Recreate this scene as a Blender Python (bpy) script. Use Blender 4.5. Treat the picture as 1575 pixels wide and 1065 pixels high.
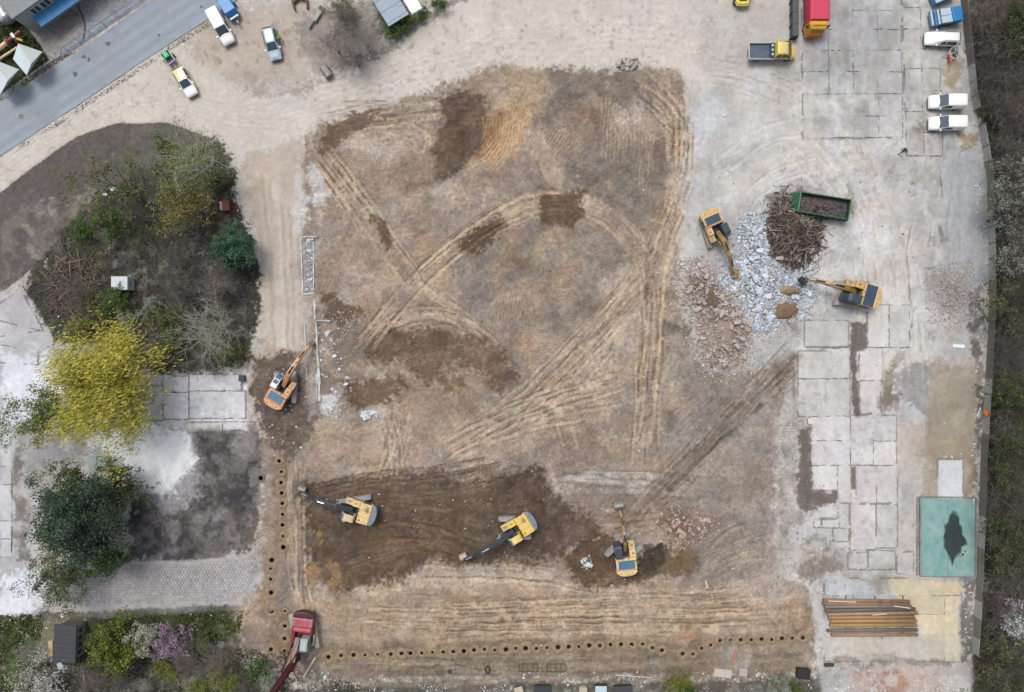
import bpy, bmesh, math, random
import numpy as np
from mathutils import Vector, Matrix, Euler
R = math.radians
for o in list(bpy.data.objects): bpy.data.objects.remove(o)
SC = bpy.context.scene
COL = SC.collection
# ---------------------------------------------------------------- camera, sky, sun, exposure
PXM = 11.4                 # photo pixels per metre on the ground
CX, CY = 787.5, 532.5
CAMH = 92.1
cam_d = bpy.data.cameras.new('camera'); cam = bpy.data.objects.new('camera', cam_d); COL.objects.link(cam)
cam.location = (0, 0, CAMH); cam.rotation_euler = (0, 0, 0)
cam_d.sensor_fit = 'HORIZONTAL'; cam_d.sensor_width = 36.0
cam_d.lens = 36.0 * CAMH / (1575 / PXM); cam_d.clip_end = 6000; cam_d.clip_start = 1.0
SC.camera = cam
wd = bpy.data.worlds.new('World'); SC.world = wd; wd.use_nodes = True
nt = wd.node_tree; nt.nodes.clear()
sky = nt.nodes.new('ShaderNodeTexSky'); sky.sky_type = 'NISHITA'; sky.sun_disc = False
SUN_EL, SUN_AZ = 62.0, -30.0     # azimuth measured clockwise from +Y (top of photo)
sky.sun_elevation = R(SUN_EL); sky.sun_rotation = R(SUN_AZ); sky.dust_density = 3.0; sky.ozone_density = 1.0
bw = nt.nodes.new('ShaderNodeRGBToBW'); mx = nt.nodes.new('ShaderNodeMixRGB'); mx.inputs[0].default_value = 0.72
bg = nt.nodes.new('ShaderNodeBackground'); bg.inputs[1].default_value = 0.15
wo = nt.nodes.new('ShaderNodeOutputWorld')
nt.links.new(sky.outputs[0], bw.inputs[0]); nt.links.new(sky.outputs[0], mx.inputs[1]); nt.links.new(bw.outputs[0], mx.inputs[2])
nt.links.new(mx.outputs[0], bg.inputs[0]); nt.links.new(bg.outputs[0], wo.inputs[0])
sl = bpy.data.lights.new('sun', 'SUN'); sl.energy = 1.5; sl.angle = R(24); sl.color = (1.0, 0.955, 0.89)
sun = bpy.data.objects.new('sun', sl); COL.objects.link(sun)
sd_ = Vector((math.sin(R(SUN_AZ)) * math.cos(R(SUN_EL)), math.cos(R(SUN_AZ)) * math.cos(R(SUN_EL)), math.sin(R(SUN_EL))))
sun.rotation_euler = sd_.to_track_quat('Z', 'Y').to_euler()
vs = SC.view_settings; vs.view_transform = 'Standard'; vs.look = 'None'; vs.exposure = 0.45; vs.gamma = 1.0; vs.use_curve_mapping = False
GAIN = 1.35                # what a flat open surface of albedo 1 shows as, at this light and exposure

# ---------------------------------------------------------------- helpers: coordinates, colours
def W(px, py): return ((px - CX) / PXM, (CY - py) / PXM)
def at(px, py, z=0.0):                 # the ground position below a point seen at a pixel at height z
    k = (CAMH - z) / CAMH
    return ((px - CX) / PXM * k, (CY - py) / PXM * k)
def PX(x, y): return (x * PXM + CX, CY - y * PXM)
def lin(c):
    return tuple((v / 255.0 / 12.92) if v / 255.0 <= 0.04045 else ((v / 255.0 + 0.055) / 1.055) ** 2.4 for v in c)
def alb(c): return tuple(min(0.85, v / GAIN) for v in lin(c))
rng = np.random.RandomState(7)
random.seed(7)
TAB = [np.random.RandomState(100 + i).rand(512, 512).astype(np.float32) for i in range(6)]
def vn(x, y, s, seed=0):               # value noise in 0..1, s = cell size in photo pixels
    t = TAB[seed % 6]; x = x / s + 37.3 * seed + 1000.0; y = y / s + 11.7 * seed + 1000.0
    xi = np.floor(x).astype(np.int64); yi = np.floor(y).astype(np.int64)
    fx = (x - xi).astype(np.float32); fy = (y - yi).astype(np.float32)
    fx = fx * fx * (3 - 2 * fx); fy = fy * fy * (3 - 2 * fy)
    a = t[yi & 511, xi & 511]; b = t[yi & 511, (xi + 1) & 511]; c = t[(yi + 1) & 511, xi & 511]; d = t[(yi + 1) & 511, (xi + 1) & 511]
    return a + (b - a) * fx + (c - a) * fy + (a - b - c + d) * fx * fy
def fbm(x, y, s, seed=0, o=4):
    v = 0; a = 0.5; tot = 0
    for i in range(o):
        v = v + a * vn(x, y, s / (2 ** i), seed + i); tot += a; a *= 0.55
    return v / tot
def sstep(a, b, x):
    t = np.clip((x - a) / (b - a), 0, 1); return t * t * (3 - 2 * t)

# ---------------------------------------------------------------- materials
MATS = {}
def mat(name, c, rough=0.6, metal=0.0, amt=0.12, scale=2.0, bump=0.0, spec=0.5, coat=0.0, dirt=None, dirt_amt=0.0, raw=False):
    if name in MATS: return MATS[name]
    m = bpy.data.materials.new(name); m.use_nodes = True; n = m.node_tree; b = n.nodes['Principled BSDF']
    col = tuple(c) if raw else alb(c)
    b.inputs['Roughness'].default_value = rough; b.inputs['Metallic'].default_value = metal
    b.inputs['Specular IOR Level'].default_value = spec; b.inputs['Coat Weight'].default_value = coat
    tc = n.nodes.new('ShaderNodeTexCoord'); nz = n.nodes.new('ShaderNodeTexNoise'); nz.inputs['Scale'].default_value = scale; nz.inputs['Detail'].default_value = 6; nz.inputs['Roughness'].default_value = 0.65
    n.links.new(tc.outputs['Object'], nz.inputs['Vector'])
    rp = n.nodes.new('ShaderNodeValToRGB'); rp.color_ramp.elements[0].position = 0.3; rp.color_ramp.elements[1].position = 0.7
    rp.color_ramp.elements[0].color = (*[v * (1 - amt) for v in col], 1); rp.color_ramp.elements[1].color = (*[min(1, v * (1 + amt)) for v in col], 1)
    n.links.new(nz.outputs['Fac'], rp.inputs['Fac']); out = rp.outputs[0]
    if dirt:
        n2 = n.nodes.new('ShaderNodeTexNoise'); n2.inputs['Scale'].default_value = scale * 0.6; n2.inputs['Detail'].default_value = 8; n2.inputs['Roughness'].default_value = 0.7
        n.links.new(tc.outputs['Object'], n2.inputs['Vector'])
        r2 = n.nodes.new('ShaderNodeValToRGB'); r2.color_ramp.elements[0].position = 0.62 - 0.35 * dirt_amt; r2.color_ramp.elements[1].position = 0.85 - 0.25 * dirt_amt
        n.links.new(n2.outputs['Fac'], r2.inputs['Fac'])
        mm = n.nodes.new('ShaderNodeMixRGB'); n.links.new(r2.outputs[0], mm.inputs[0]); n.links.new(out, mm.inputs[1]); mm.inputs[2].default_value = (*alb(dirt), 1); out = mm.outputs[0]
    n.links.new(out, b.inputs['Base Color'])
    if bump:
        bp = n.nodes.new('ShaderNodeBump'); bp.inputs['Strength'].default_value = bump; bp.inputs['Distance'].default_value = 0.03
        n.links.new(nz.outputs['Fac'], bp.inputs['Height']); n.links.new(bp.outputs[0], b.inputs['Normal'])
    MATS[name] = m; return m
def attr_mat(name, rough=0.95, fine=0.16, s1=1.4, s2=9.0, bump=0.35, spec=0.25):   # colour from the mesh attribute, finer grain from nodes
    if name in MATS: return MATS[name]
    m = bpy.data.materials.new(name); m.use_nodes = True; n = m.node_tree; b = n.nodes['Principled BSDF']
    b.inputs['Roughness'].default_value = rough; b.inputs['Specular IOR Level'].default_value = spec
    at_ = n.nodes.new('ShaderNodeAttribute'); at_.attribute_name = 'Col'
    geo = n.nodes.new('ShaderNodeNewGeometry')
    cur = at_.outputs['Color']; hs = []
    for s, k in ((s1, fine), (s2, fine * 1.1)):
        nz = n.nodes.new('ShaderNodeTexNoise'); nz.inputs['Scale'].default_value = s; nz.inputs['Detail'].default_value = 5; nz.inputs['Roughness'].default_value = 0.7
        n.links.new(geo.outputs['Position'], nz.inputs['Vector'])
        mr = n.nodes.new('ShaderNodeMapRange'); mr.inputs['From Min'].default_value = 0.3; mr.inputs['From Max'].default_value = 0.7; mr.inputs['To Min'].default_value = 1 - k; mr.inputs['To Max'].default_value = 1 + k
        n.links.new(nz.outputs['Fac'], mr.inputs['Value'])
        vm = n.nodes.new('ShaderNodeVectorMath'); vm.operation = 'SCALE'; n.links.new(cur, vm.inputs[0]); n.links.new(mr.outputs[0], vm.inputs['Scale']); cur = vm.outputs[0]; hs.append(nz)
    n.links.new(cur, b.inputs['Base Color'])
    if bump:
        bp = n.nodes.new('ShaderNodeBump'); bp.inputs['Strength'].default_value = bump; bp.inputs['Distance'].default_value = 0.06
        n.links.new(hs[1].outputs['Fac'], bp.inputs['Height']); n.links.new(bp.outputs[0], b.inputs['Normal'])
    MATS[name] = m; return m
def glass(name, c, rough=0.08):
    m = mat(name, c, rough=rough, amt=0.1, scale=1.0, spec=0.6); return m

# ---------------------------------------------------------------- mesh builder
class MB:
    def __init__(s): s.v = []; s.f = []
    def add(s, vs, fs):
        o = len(s.v); s.v += [tuple(p) for p in vs]; s.f += [tuple(i + o for i in f) for f in fs]; return s
    def box(s, x0, x1, y0, y1, z0, z1):
        return s.add([(x0, y0, z0), (x1, y0, z0), (x1, y1, z0), (x0, y1, z0), (x0, y0, z1), (x1, y0, z1), (x1, y1, z1), (x0, y1, z1)],
                     [(0, 3, 2, 1), (4, 5, 6, 7), (0, 1, 5, 4), (1, 2, 6, 5), (2, 3, 7, 6), (3, 0, 4, 7)])
    def loft(s, rings, cap=True, closed=True):
        n = len(rings[0]); o = []
        for r in rings: o += list(r)
        f = []
        for i in range(len(rings) - 1):
            for j in range(n if closed else n - 1):
                k = (j + 1) % n
                f.append((i * n + j, i * n + k, (i + 1) * n + k, (i + 1) * n + j))
        if cap: f.append(tuple(range(n))[::-1]); f.append(tuple((len(rings) - 1) * n + j for j in range(n)))
        return s.add(o, f)
    def tube(s, pts, rad, n=8, cap=True):
        pts = [Vector(p) for p in pts]; rings = []
        if not hasattr(rad, '__len__'): rad = [rad] * len(pts)
        for i, p in enumerate(pts):
            d = (pts[min(i + 1, len(pts) - 1)] - pts[max(i - 1, 0)]); d = d.normalized() if d.length > 1e-6 else Vector((0, 0, 1))
            a = d.cross(Vector((0, 0, 1)) if abs(d.z) < 0.95 else Vector((1, 0, 0))).normalized(); b = a.cross(d)
            rings.append([p + (a * math.cos(2 * math.pi * j / n) + b * math.sin(2 * math.pi * j / n)) * rad[i] for j in range(n)])
        return s.loft(rings, cap)
    def prism(s, poly, a0, a1, axis='z'):      # polygon extruded along an axis
        def mk(u, v, a): return {'z': (u, v, a), 'y': (u, a, v), 'x': (a, u, v)}[axis]
        n = len(poly); vs = [mk(u, v, a0) for u, v in poly] + [mk(u, v, a1) for u, v in poly]
        return s.add(vs, [tuple(range(n))[::-1], tuple(range(n, 2 * n))] + [(i, (i + 1) % n, n + (i + 1) % n, n + i) for i in range(n)])
    def xform(s, M, start=0):
        for i in range(start, len(s.v)): s.v[i] = tuple(M @ Vector(s.v[i]))
        return s
    def mesh(s, name, m, smooth=False):
        me = bpy.data.meshes.new(name); me.from_pydata(s.v, [], s.f)
        if m: me.materials.append(m)
        bm = bmesh.new(); bm.from_mesh(me); bmesh.ops.recalc_face_normals(bm, faces=bm.faces); bm.to_mesh(me); bm.free()
        if smooth: me.polygons.foreach_set('use_smooth', [True] * len(me.polygons))
        me.update(); return me
    def build(s, name, m, parent=None, bevel=0.0, smooth=False, loc=None, rz=0.0, seg=2):
        o = bpy.data.objects.new(name, s.mesh(name, m, smooth)); COL.objects.link(o); o.parent = parent
        if loc is not None: o.location = loc
        if rz: o.rotation_euler = (0, 0, rz)
        if bevel:
            b = o.modifiers.new('bevel', 'BEVEL'); b.width = bevel; b.segments = seg; b.limit_method = 'ANGLE'; b.angle_limit = R(35)
        return o
def tag(o, label=None, cat=None, group=None, kind=None):
    if label: o['label'] = label
    if cat: o['category'] = cat
    if group: o['group'] = group
    if kind: o['kind'] = kind
    return o
def thing(name, label, cat, loc, rz=0.0, group=None, scale=1.0):
    o = bpy.data.objects.new(name, None); COL.objects.link(o); o.empty_display_size = 0.2
    o.location = loc; o.rotation_euler = (0, 0, rz); o.scale = (scale,) * 3
    return tag(o, label, cat, group)
ORD = ['', 'first', 'second', 'third', 'fourth', 'fifth', 'sixth', 'seventh', 'eighth', 'ninth', 'tenth', 'eleventh', 'twelfth', 'thirteenth', 'fourteenth', 'fifteenth', 'sixteenth', 'seventeenth', 'eighteenth', 'nineteenth', 'twentieth']
TENS = {20: 'twenty', 30: 'thirty', 40: 'forty', 50: 'fifty', 60: 'sixty', 70: 'seventy', 80: 'eighty', 90: 'ninety', 100: 'hundred'}
def ordinal(n):
    if n <= 20: return ORD[n]
    t = n // 10 * 10; return (TENS[t] + '-' + ORD[n - t]) if n > t else TENS[t].replace('ty', 'tieth')

# ================================================================ GROUND: one sheet, relief and soil colours computed on a fine grid
STEP = 1.5
def axis(lo, hi):
    fine = np.arange(lo, hi + 0.1, STEP); g = STEP * np.cumsum(1.45 ** np.arange(1, 24)); g = g[g < 26000]
    return np.concatenate([(lo - g)[::-1], fine, hi + g])
GX = axis(-50, 1625); GY = axis(-50, 1115)
X, Y = np.meshgrid(GX, GY); X = X.astype(np.float32); Y = Y.astype(np.float32)
NW = [fbm(X, Y, 26, 0), fbm(X, Y, 26, 3), fbm(X, Y, 9, 1, 3), fbm(X, Y, 60, 2), fbm(X, Y, 5, 4, 2), fbm(X, Y, 150, 5), fbm(X, Y, 3.4, 5, 2)]
XW = X + (NW[0] - 0.5) * 26 + (NW[3] - 0.5) * 12; YW = Y + (NW[1] - 0.5) * 26 + (NW[5] - 0.5) * 12        # warped coordinates give ragged borders
C = np.zeros(X.shape + (3,), np.float32); Z = np.zeros(X.shape, np.float32); RG = np.zeros(X.shape, np.int8)
def L3(c): return np.array(alb(c), np.float32)
def sl_(pts, m):
    a = np.array(pts, float); x0, y0 = a.min(0) - m; x1, y1 = a.max(0) + m
    i0, i1 = np.searchsorted(GX, [x0, x1]); j0, j1 = np.searchsorted(GY, [y0, y1])
    return slice(j0, j1), slice(i0, i1)
def sdf(pts, x, y):
    d = np.full(x.shape, 1e9, np.float32); ins = np.zeros(x.shape, bool); n = len(pts)
    for i in range(n):
        ax, ay = pts[i]; bx, by = pts[(i + 1) % n]; ex, ey = bx - ax, by - ay; L = ex * ex + ey * ey + 1e-9
        t = np.clip(((x - ax) * ex + (y - ay) * ey) / L, 0, 1)
        d = np.minimum(d, (x - ax - t * ex) ** 2 + (y - ay - t * ey) ** 2)
        if ay != by: ins ^= ((ay > y) != (by > y)) & (x < (bx - ax) * (y - ay) / (by - ay) + ax)
    d = np.sqrt(d); return np.where(ins, -d, d)
def smooth_line(pts, k=6):
    p = [np.array(q, float) for q in pts]
    if len(p) < 3: return [tuple(q) for q in p]
    p = [2 * p[0] - p[1]] + p + [2 * p[-1] - p[-2]]; out = []
    for i in range(1, len(p) - 2):
        for j in range(k):
            t = j / k
            out.append(tuple(0.5 * (2 * p[i] + (p[i + 1] - p[i - 1]) * t + (2 * p[i - 1] - 5 * p[i] + 4 * p[i + 1] - p[i + 2]) * t * t + (3 * p[i] - p[i - 1] - 3 * p[i + 1] + p[i + 2]) * t ** 3)))
    out.append(tuple(p[-2])); return out
def sdl(pts, x, y):                     # distance to a polyline, arc length and side
    d = np.full(x.shape, 1e9, np.float32); s = np.zeros(x.shape, np.float32); sg = np.zeros(x.shape, np.float32); acc = 0.0
    for (ax, ay), (bx, by) in zip(pts[:-1], pts[1:]):
        ex, ey = bx - ax, by - ay; L = math.hypot(ex, ey) + 1e-6
        t = np.clip(((x - ax) * ex + (y - ay) * ey) / (L * L), 0, 1)
        q = (x - ax - t * ex) ** 2 + (y - ay - t * ey) ** 2; m = q < d
        d = np.where(m, q, d); s = np.where(m, acc + t * L, s); sg = np.where(m, np.sign(ex * (y - ay) - ey * (x - ax)), sg); acc += L
    return np.sqrt(d), s, sg, acc
def blend(sl, m, c):
    C[sl] += (L3(c) - C[sl]) * m[..., None]
def poly(pts, c, a=1.0, fe=4.0, rag=1.0, dz=0.0, patch=None, rid=None):
    sl = sl_(pts, fe + 14 * rag); 
    if C[sl].size == 0: return
    x = X[sl] + (XW[sl] - X[sl]) * rag; y = Y[sl] + (YW[sl] - Y[sl]) * rag
    d = sdf(pts, x, y) + ((NW[2][sl] - 0.5) * 13 + (NW[6][sl] - 0.5) * 9) * rag
    m = sstep(fe, -fe, d + (NW[6][sl] - 0.5) * fe * 1.6) * a * (1 - 0.22 * min(1, rag) * sstep(0.45, 0.7, NW[2][sl]))
    if patch: m = m * sstep(patch[1] - 0.09, patch[1] + 0.09, fbm(X[sl], Y[sl], patch[0], 2 + int(pts[0][0]) % 3))
    if c is not None: blend(sl, m, c)
    if dz: Z[sl] += dz * (m / max(a, 1e-3))
    if rid is not None: RG[sl] = np.where(d < 0, rid, RG[sl])
def stroke(pts, w, c, a=0.7, fe=2.0, dz=0.0, rag=0.3, brk=0.5, streak=0.0):
    pts = smooth_line(pts); sl = sl_(pts, w + fe + 8)
    if C[sl].size == 0: return
    x = X[sl] + (XW[sl] - X[sl]) * rag; y = Y[sl] + (YW[sl] - Y[sl]) * rag
    d, s, sg, L = sdl(pts, x, y)
    m = sstep(w + fe, w - fe, d) * a * sstep(0, 12, s) * sstep(0, 12, L - s)
    if brk: m = m * (1 - brk + brk * sstep(0.35, 0.6, NW[0][sl]))
    if streak: m = m * (1 - streak + streak * sstep(0.35, 0.65, vn(d * sg * 6, s * 0.35, 9, 3)))
    blend(sl, m, c)
    if dz: Z[sl] += dz * m / a
def ruts(pts, gauge=22, w=3.2, dark=(104, 86, 70), light=(184, 165, 143), a=0.6, dz=-0.07, cleat=5.0):   # twin crawler or wheel tracks with cleat prints
    pts = smooth_line(pts); sl = sl_(pts, gauge + 16)
    if C[sl].size == 0: return
    d, s, sg, L = sdl(pts, X[sl] + (XW[sl] - X[sl]) * 0.2, Y[sl] + (YW[sl] - Y[sl]) * 0.2); off = d * sg
    fade = sstep(0, 14, s) * sstep(0, 14, L - s) * (0.45 + 0.55 * sstep(0.3, 0.6, NW[3][sl]))
    for q in (-gauge / 2, gauge / 2):
        e = np.abs(off - q); m = sstep(w + 1.4, w - 1.4, e) * fade
        cl = 0.5 + 0.5 * np.sin(2 * np.pi * s / cleat)
        blend(sl, m * a * (0.45 + 0.55 * cl), light)
        ed = sstep(1.8, 0.2, np.abs(e - w - 0.6)) * fade * sstep(0.35, 0.55, NW[2][sl])
        blend(sl, ed * a * 0.9, dark)
        Z[sl] += dz * m * (0.7 + 0.3 * cl) + 0.035 * ed
def cleats(pts, ang=0.0, period=5.0, a=0.4, c=(180, 156, 128), center=None, dz=0.04, fe=6):                  # bucket teeth and crawler prints
    sl = sl_(pts, 14)
    if C[sl].size == 0: return
    x, y = XW[sl] * 0.35 + X[sl] * 0.65, YW[sl] * 0.35 + Y[sl] * 0.65
    m = sstep(fe, -fe, sdf(pts, XW[sl], YW[sl]) + (NW[2][sl] - 0.5) * 14) * sstep(0.3, 0.55, NW[0][sl] * 0.6 + NW[3][sl] * 0.4)
    ph = np.hypot(x - center[0], y - center[1]) if center else x * math.cos(R(ang)) + y * math.sin(R(ang))
    st = 0.5 + 0.5 * np.sin(2 * np.pi * ph / period)
    blend(sl, m * a * st, c); Z[sl] += dz * m * (st - 0.5)
PALE = (194, 188, 181); SAND = (206, 199, 191); SOIL = (157, 143, 131); GREY = (131, 121, 112); DAMP = (90, 75, 62); TAN = (178, 152, 122); DUST = (188, 189, 191); CONC = (188, 187, 186)
def blotch(pts, n, c, rmin, rmax, a=0.5, seed=1, elong=1.6, ang=None):    # n random stains inside a polygon
    rs = np.random.RandomState(seed); q = np.array(pts, float); k = 0
    while k < n:
        x, y = q.min(0) + rs.rand(2) * (q.max(0) - q.min(0))
        if sdf(pts, np.array([[x]]), np.array([[y]]))[0, 0] > 0: continue
        r = rmin + (rmax - rmin) * rs.rand() ** 2; th = rs.rand() * 6.28 if ang is None else R(ang) + rs.randn() * 0.15; e = 1 + rs.rand() * (elong - 1)
        pp = [(x + r * e * math.cos(t) * math.cos(th) - r * math.sin(t) * math.sin(th), y + r * e * math.cos(t) * math.sin(th) + r * math.sin(t) * math.cos(th)) for t in np.linspace(0, 6.28, 9)[:-1]]
        poly(pp, c, a * (0.4 + 0.6 * rs.rand()), fe=max(1.2, r * 0.35), rag=min(1.0, r / 10)); k += 1

def passes(pts, n, spread, seed, light=(190, 173, 152), dark=(112, 98, 87), wide=0, base=(178, 160, 140), ba=.5):   # many overlapping passes of wheels and crawlers
    rs = np.random.RandomState(seed); P = np.array(smooth_line(pts, 5)); T = np.gradient(P, axis=0); N = np.stack([-T[:, 1], T[:, 0]], 1); N /= np.linalg.norm(N, axis=1, keepdims=True) + 1e-9
    if wide: stroke(pts, wide, base, ba, wide * .45, rag=.8, streak=.5)
    for k in range(n):
        i0 = rs.randint(0, max(1, len(P) // 3)); i1 = len(P) - rs.randint(0, max(1, len(P) // 3)); o0, o1 = rs.randn(2) * spread; tt = np.linspace(0, 1, len(P))[:, None]; q = (P + N * (o0 + (o1 - o0) * tt + np.sin(tt * (3 + 5 * rs.rand()) + rs.rand() * 6) * 5 * rs.rand()))[i0:i1:4]
        if len(q) < 3: continue
        q = [tuple(v) for v in q]; u = rs.rand()
        if u < .34: ruts(q, 17 + rs.rand() * 9, 2.2 + rs.rand() * 1.6, dark, light, .5 + .4 * rs.rand(), -.05 - .05 * rs.rand(), 4 + rs.rand() * 2)
        else: stroke(q, .8 + rs.rand() ** 2 * 4, light if u < .68 else dark, .4 + .5 * rs.rand(), 1.0 + rs.rand(), rag=.4, brk=.75, dz=-.05 * rs.rand(), streak=.55)
def patches(pts, n, cols, rmin, rmax, a, seed):
    for i, c in enumerate(cols): blotch(pts, n // len(cols), c, rmin, rmax, a, seed + i, 2.2)
C[:] = L3(PALE)
poly([(-9000, -9000), (9000, -9000), (9000, 9000), (-9000, 9000)], (176, 168, 160), 0.6, patch=(70, 0.5))
# far surroundings outside the site
OUT = (92, 90, 78)
for q in ([(1500, -9000), (30000, -9000), (30000, 30000), (1490, 30000), (1496, 1000), (1524, 500), (1520, 300), (1500, 180), (1478, 40)],): poly(q, (84, 79, 72), 1, fe=4, rag=0.3, rid=4); poly(q, (70, 82, 48), 0.6, patch=(45, 0.56)); poly(q, (58, 54, 50), 0.5, patch=(20, 0.55))
poly([(-30000, 935), (60, 935), (380, 930), (372, 1000), (380, 1060), (520, 1050), (900, 1045), (1260, 1040), (1490, 1060), (1490, 30000), (-30000, 30000)], (94, 90, 80), 1, fe=5, rid=4)
# upper left compound: lawn, stone paving, asphalt
poly([(-9000, -9000), (240, -200), (225, 0), (0, 160), (-9000, 6000)], (150, 151, 153), 1, fe=1, rag=0.05, rid=0)
poly([(-9000, -9000), (-120, -200), (15, 0), (76, 92), (0, 146), (-9000, 6000)], (52, 62, 34), 1, fe=1, rag=0.1, rid=4)
poly([(-120, -200), (16, 0), (75, 90), (92, 84), (126, 64), (131, 40), (118, 4), (60, -100)], (152, 147, 144), 1, fe=0.8, rag=0.05, rid=3)
stroke([(110, -12), (120, 8), (130, 34), (130, 55), (124, 70)], 1.4, (62, 60, 60), 0.9, 0.8, rag=0.1, brk=0.2)
# haul road and parking apron
HAUL = [(-9000, 4000), (0, 292), (62, 246), (120, 206), (180, 188), (255, 187), (330, 212), (366, 262), (382, 330), (402, 470), (398, 560), (470, 560), (470, 250), (500, 190), (640, 150), (740, 110), (860, 100), (1045, 106), (1060, 240), (1130, 200), (1226, 110), (1228, 0), (1228, -9000), (720, -9000), (690, 5), (640, 50), (560, 104), (500, 128), (430, 138), (370, 132), (330, 100), (280, 70), (250, 75), (140, 150), (0, 242), (-9000, 3600)]
poly(HAUL, SAND, 0.75, fe=5, rag=0.4, rid=1)
poly([(0, 250), (130, 162), (230, 130), (330, 150), (420, 165), (640, 90), (800, 40), (1000, 30), (1160, 60), (1180, 100), (1060, 100), (860, 92), (740, 100), (620, 145), (480, 195), (400, 210), (300, 180), (180, 176), (60, 235), (0, 280)], (205, 198, 190), 0.7, fe=8)
poly([(300, 45), (350, 10), (480, 0), (520, 90), (440, 128), (370, 125), (300, 100)], (184, 172, 160), 0.9, fe=8, rid=1)
poly([(372, 235), (470, 215), (476, 300), (472, 560), (400, 560), (402, 430), (385, 300)], (186, 173, 159), 0.8, fe=6)
for i in range(9): stroke([(395 + i * 7, 250 + 9 * i), (405 + i * 6, 340), (412 + i * 5.5, 450), (418 + i * 5, 545)], 1.4, (160, 144, 128) if i % 2 else (206, 197, 187), 0.45, 1.6, rag=0.4)
stroke([(425, 260), (428, 400), (436, 550)], 6, (208, 198, 186), 0.7, 3)
for k in range(14):
    o = k * 6 - 40
    stroke([(-20, 270 + o * 0.5), (120, 190 + o * 0.4), (240, 150 + o * 0.4), (400, 178 + o * 0.5), (620, 118 + o * 0.6), (800, 66 + o * 0.6), (1000, 58 + o * 0.6), (1180, 90 + o)], 1.2, (172, 163, 154) if k % 3 else (216, 210, 202), 0.3, 1.6, rag=0.6, brk=0.9)
blotch([(300, 40), (480, 10), (520, 95), (400, 128), (300, 100)], 60, (138, 122, 108), 1.5, 7, 0.55, 3, 2.5, 60)
blotch([(430, 120), (640, 70), (800, 20), (1050, 20), (1050, 90), (740, 95), (520, 180)], 60, (150, 140, 130), 1.0, 3.5, 0.6, 4)
poly([(372, 128), (420, 140), (480, 132), (510, 116), (505, 128), (450, 148), (390, 146)], (150, 140, 130), 0.7, fe=4)
poly([(455, 40), (520, 0), (600, 0), (620, 40), (570, 95), (530, 110), (490, 110), (465, 80)], (146, 139, 132), 0.9, fe=10)
poly([(520, 108), (585, 72), (625, 45), (700, -5), (720, -5), (650, 45), (590, 85)], (130, 126, 124), 0.85, fe=3)
poly([(575, 5), (600, 0), (640, 25), (600, 55), (578, 60)], (70, 74, 52), 0.8, fe=4, rid=4)
# dark asphalt apron and the overgrown island
poly([(-9000, 3700), (0, 296), (62, 249), (120, 209), (180, 190), (255, 189), (328, 213), (300, 290), (150, 330), (70, 400), (0, 452), (-9000, 4200)], (97, 92, 89), 1, fe=1.2, rag=0.12, rid=3)
poly([(0, 330), (90, 300), (150, 290), (140, 340), (60, 410), (0, 440)], (126, 118, 110), 0.75, patch=(22, 0.5))
blotch([(30, 290), (200, 200), (320, 215), (250, 290), (60, 380)], 40, (140, 134, 128), 0.8, 3, 0.6, 5)
ISL = [(110, 330), (230, 260), (330, 215), (352, 240), (366, 290), (380, 350), (400, 420), (398, 480), (385, 560), (330, 577), (240, 577), (150, 530), (85, 525), (52, 478), (33, 446), (60, 410)]
poly(ISL, (74, 70, 65), 1, fe=4, rid=4); poly(ISL, (58, 56, 52), 0.7, patch=(26, 0.5)); poly(ISL, (78, 84, 52), 0.6, patch=(40, 0.56))
poly([(30, 440), (100, 385), (135, 400), (140, 460), (90, 500), (45, 470)], (74, 68, 64), 0.8, fe=8)
stroke([(366, 268), (374, 300), (384, 350), (400, 400)], 5, (196, 194, 192), 0.8, 3, rag=0.8)
# left concrete area, dust, dark lot
poly([(-9000, 600), (0, 452), (34, 448), (84, 524), (150, 560), (230, 580), (225, 660), (300, 660), (300, 720), (250, 770), (200, 760), (130, 690), (60, 720), (60, 870), (0, 880), (-9000, 1200)], (186, 186, 190), 1, fe=4, rag=0.4, rid=2)
poly([(20, 640), (120, 650), (125, 720), (60, 800), (30, 860), (18, 700)], (150, 146, 144), 0.8, fe=8)
poly([(18, 690), (34, 690), (50, 860), (20, 872)], (118, 110, 102), 0.85, fe=3, patch=(14, 0.42))
poly([(130, 670), (220, 650), (296, 670), (300, 720), (262, 762), (210, 750), (180, 700)], (240, 242, 248), 0.95, fe=9)
poly([(0, 540), (70, 545), (110, 580), (60, 640), (0, 650)], (210, 211, 216), 0.9, fe=9)
patches([(0, 455), (84, 524), (225, 580), (225, 660), (130, 690), (60, 720), (60, 870), (0, 880)], 60, [(222, 223, 228), (160, 156, 155), (140, 134, 130)], 3, 16, .5, 91)
DLOT = [(200, 770), (235, 755), (296, 725), (292, 665), (390, 656), (408, 690), (402, 780), (395, 835), (375, 856), (300, 863), (195, 865)]
poly(DLOT, (86, 83, 85), 1, fe=7, rag=1.0, rid=3); poly(DLOT, (120, 113, 109), 0.6, patch=(30, 0.54)); poly(DLOT, (58, 56, 60), 0.7, patch=(38, 0.55))
patches(DLOT, 60, [(132, 125, 121), (60, 58, 61), (160, 155, 153)], 2, 14, .5, 95); passes([(240, 720), (250, 800), (262, 875)], 9, 20, 41, light=(176, 174, 176), dark=(64, 62, 66)); poly([(240, 740), (300, 700), (310, 760), (262, 790), (230, 775)], (206, 206, 210), .5, fe=12)
poly([(225, 800), (262, 770), (275, 860), (232, 862)], (150, 146, 146), 0.4, patch=(12, 0.55))
poly([(-9000, 900), (0, 880), (60, 872), (200, 866), (375, 858), (398, 840), (402, 900), (385, 932), (60, 940), (0, 945), (-9000, 1000)], (174, 171, 172), 1, fe=2, rag=0.2, rid=2)
poly([(0, 882), (60, 876), (70, 920), (55, 938), (0, 944)], (198, 198, 202), 0.9, fe=4)
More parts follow.
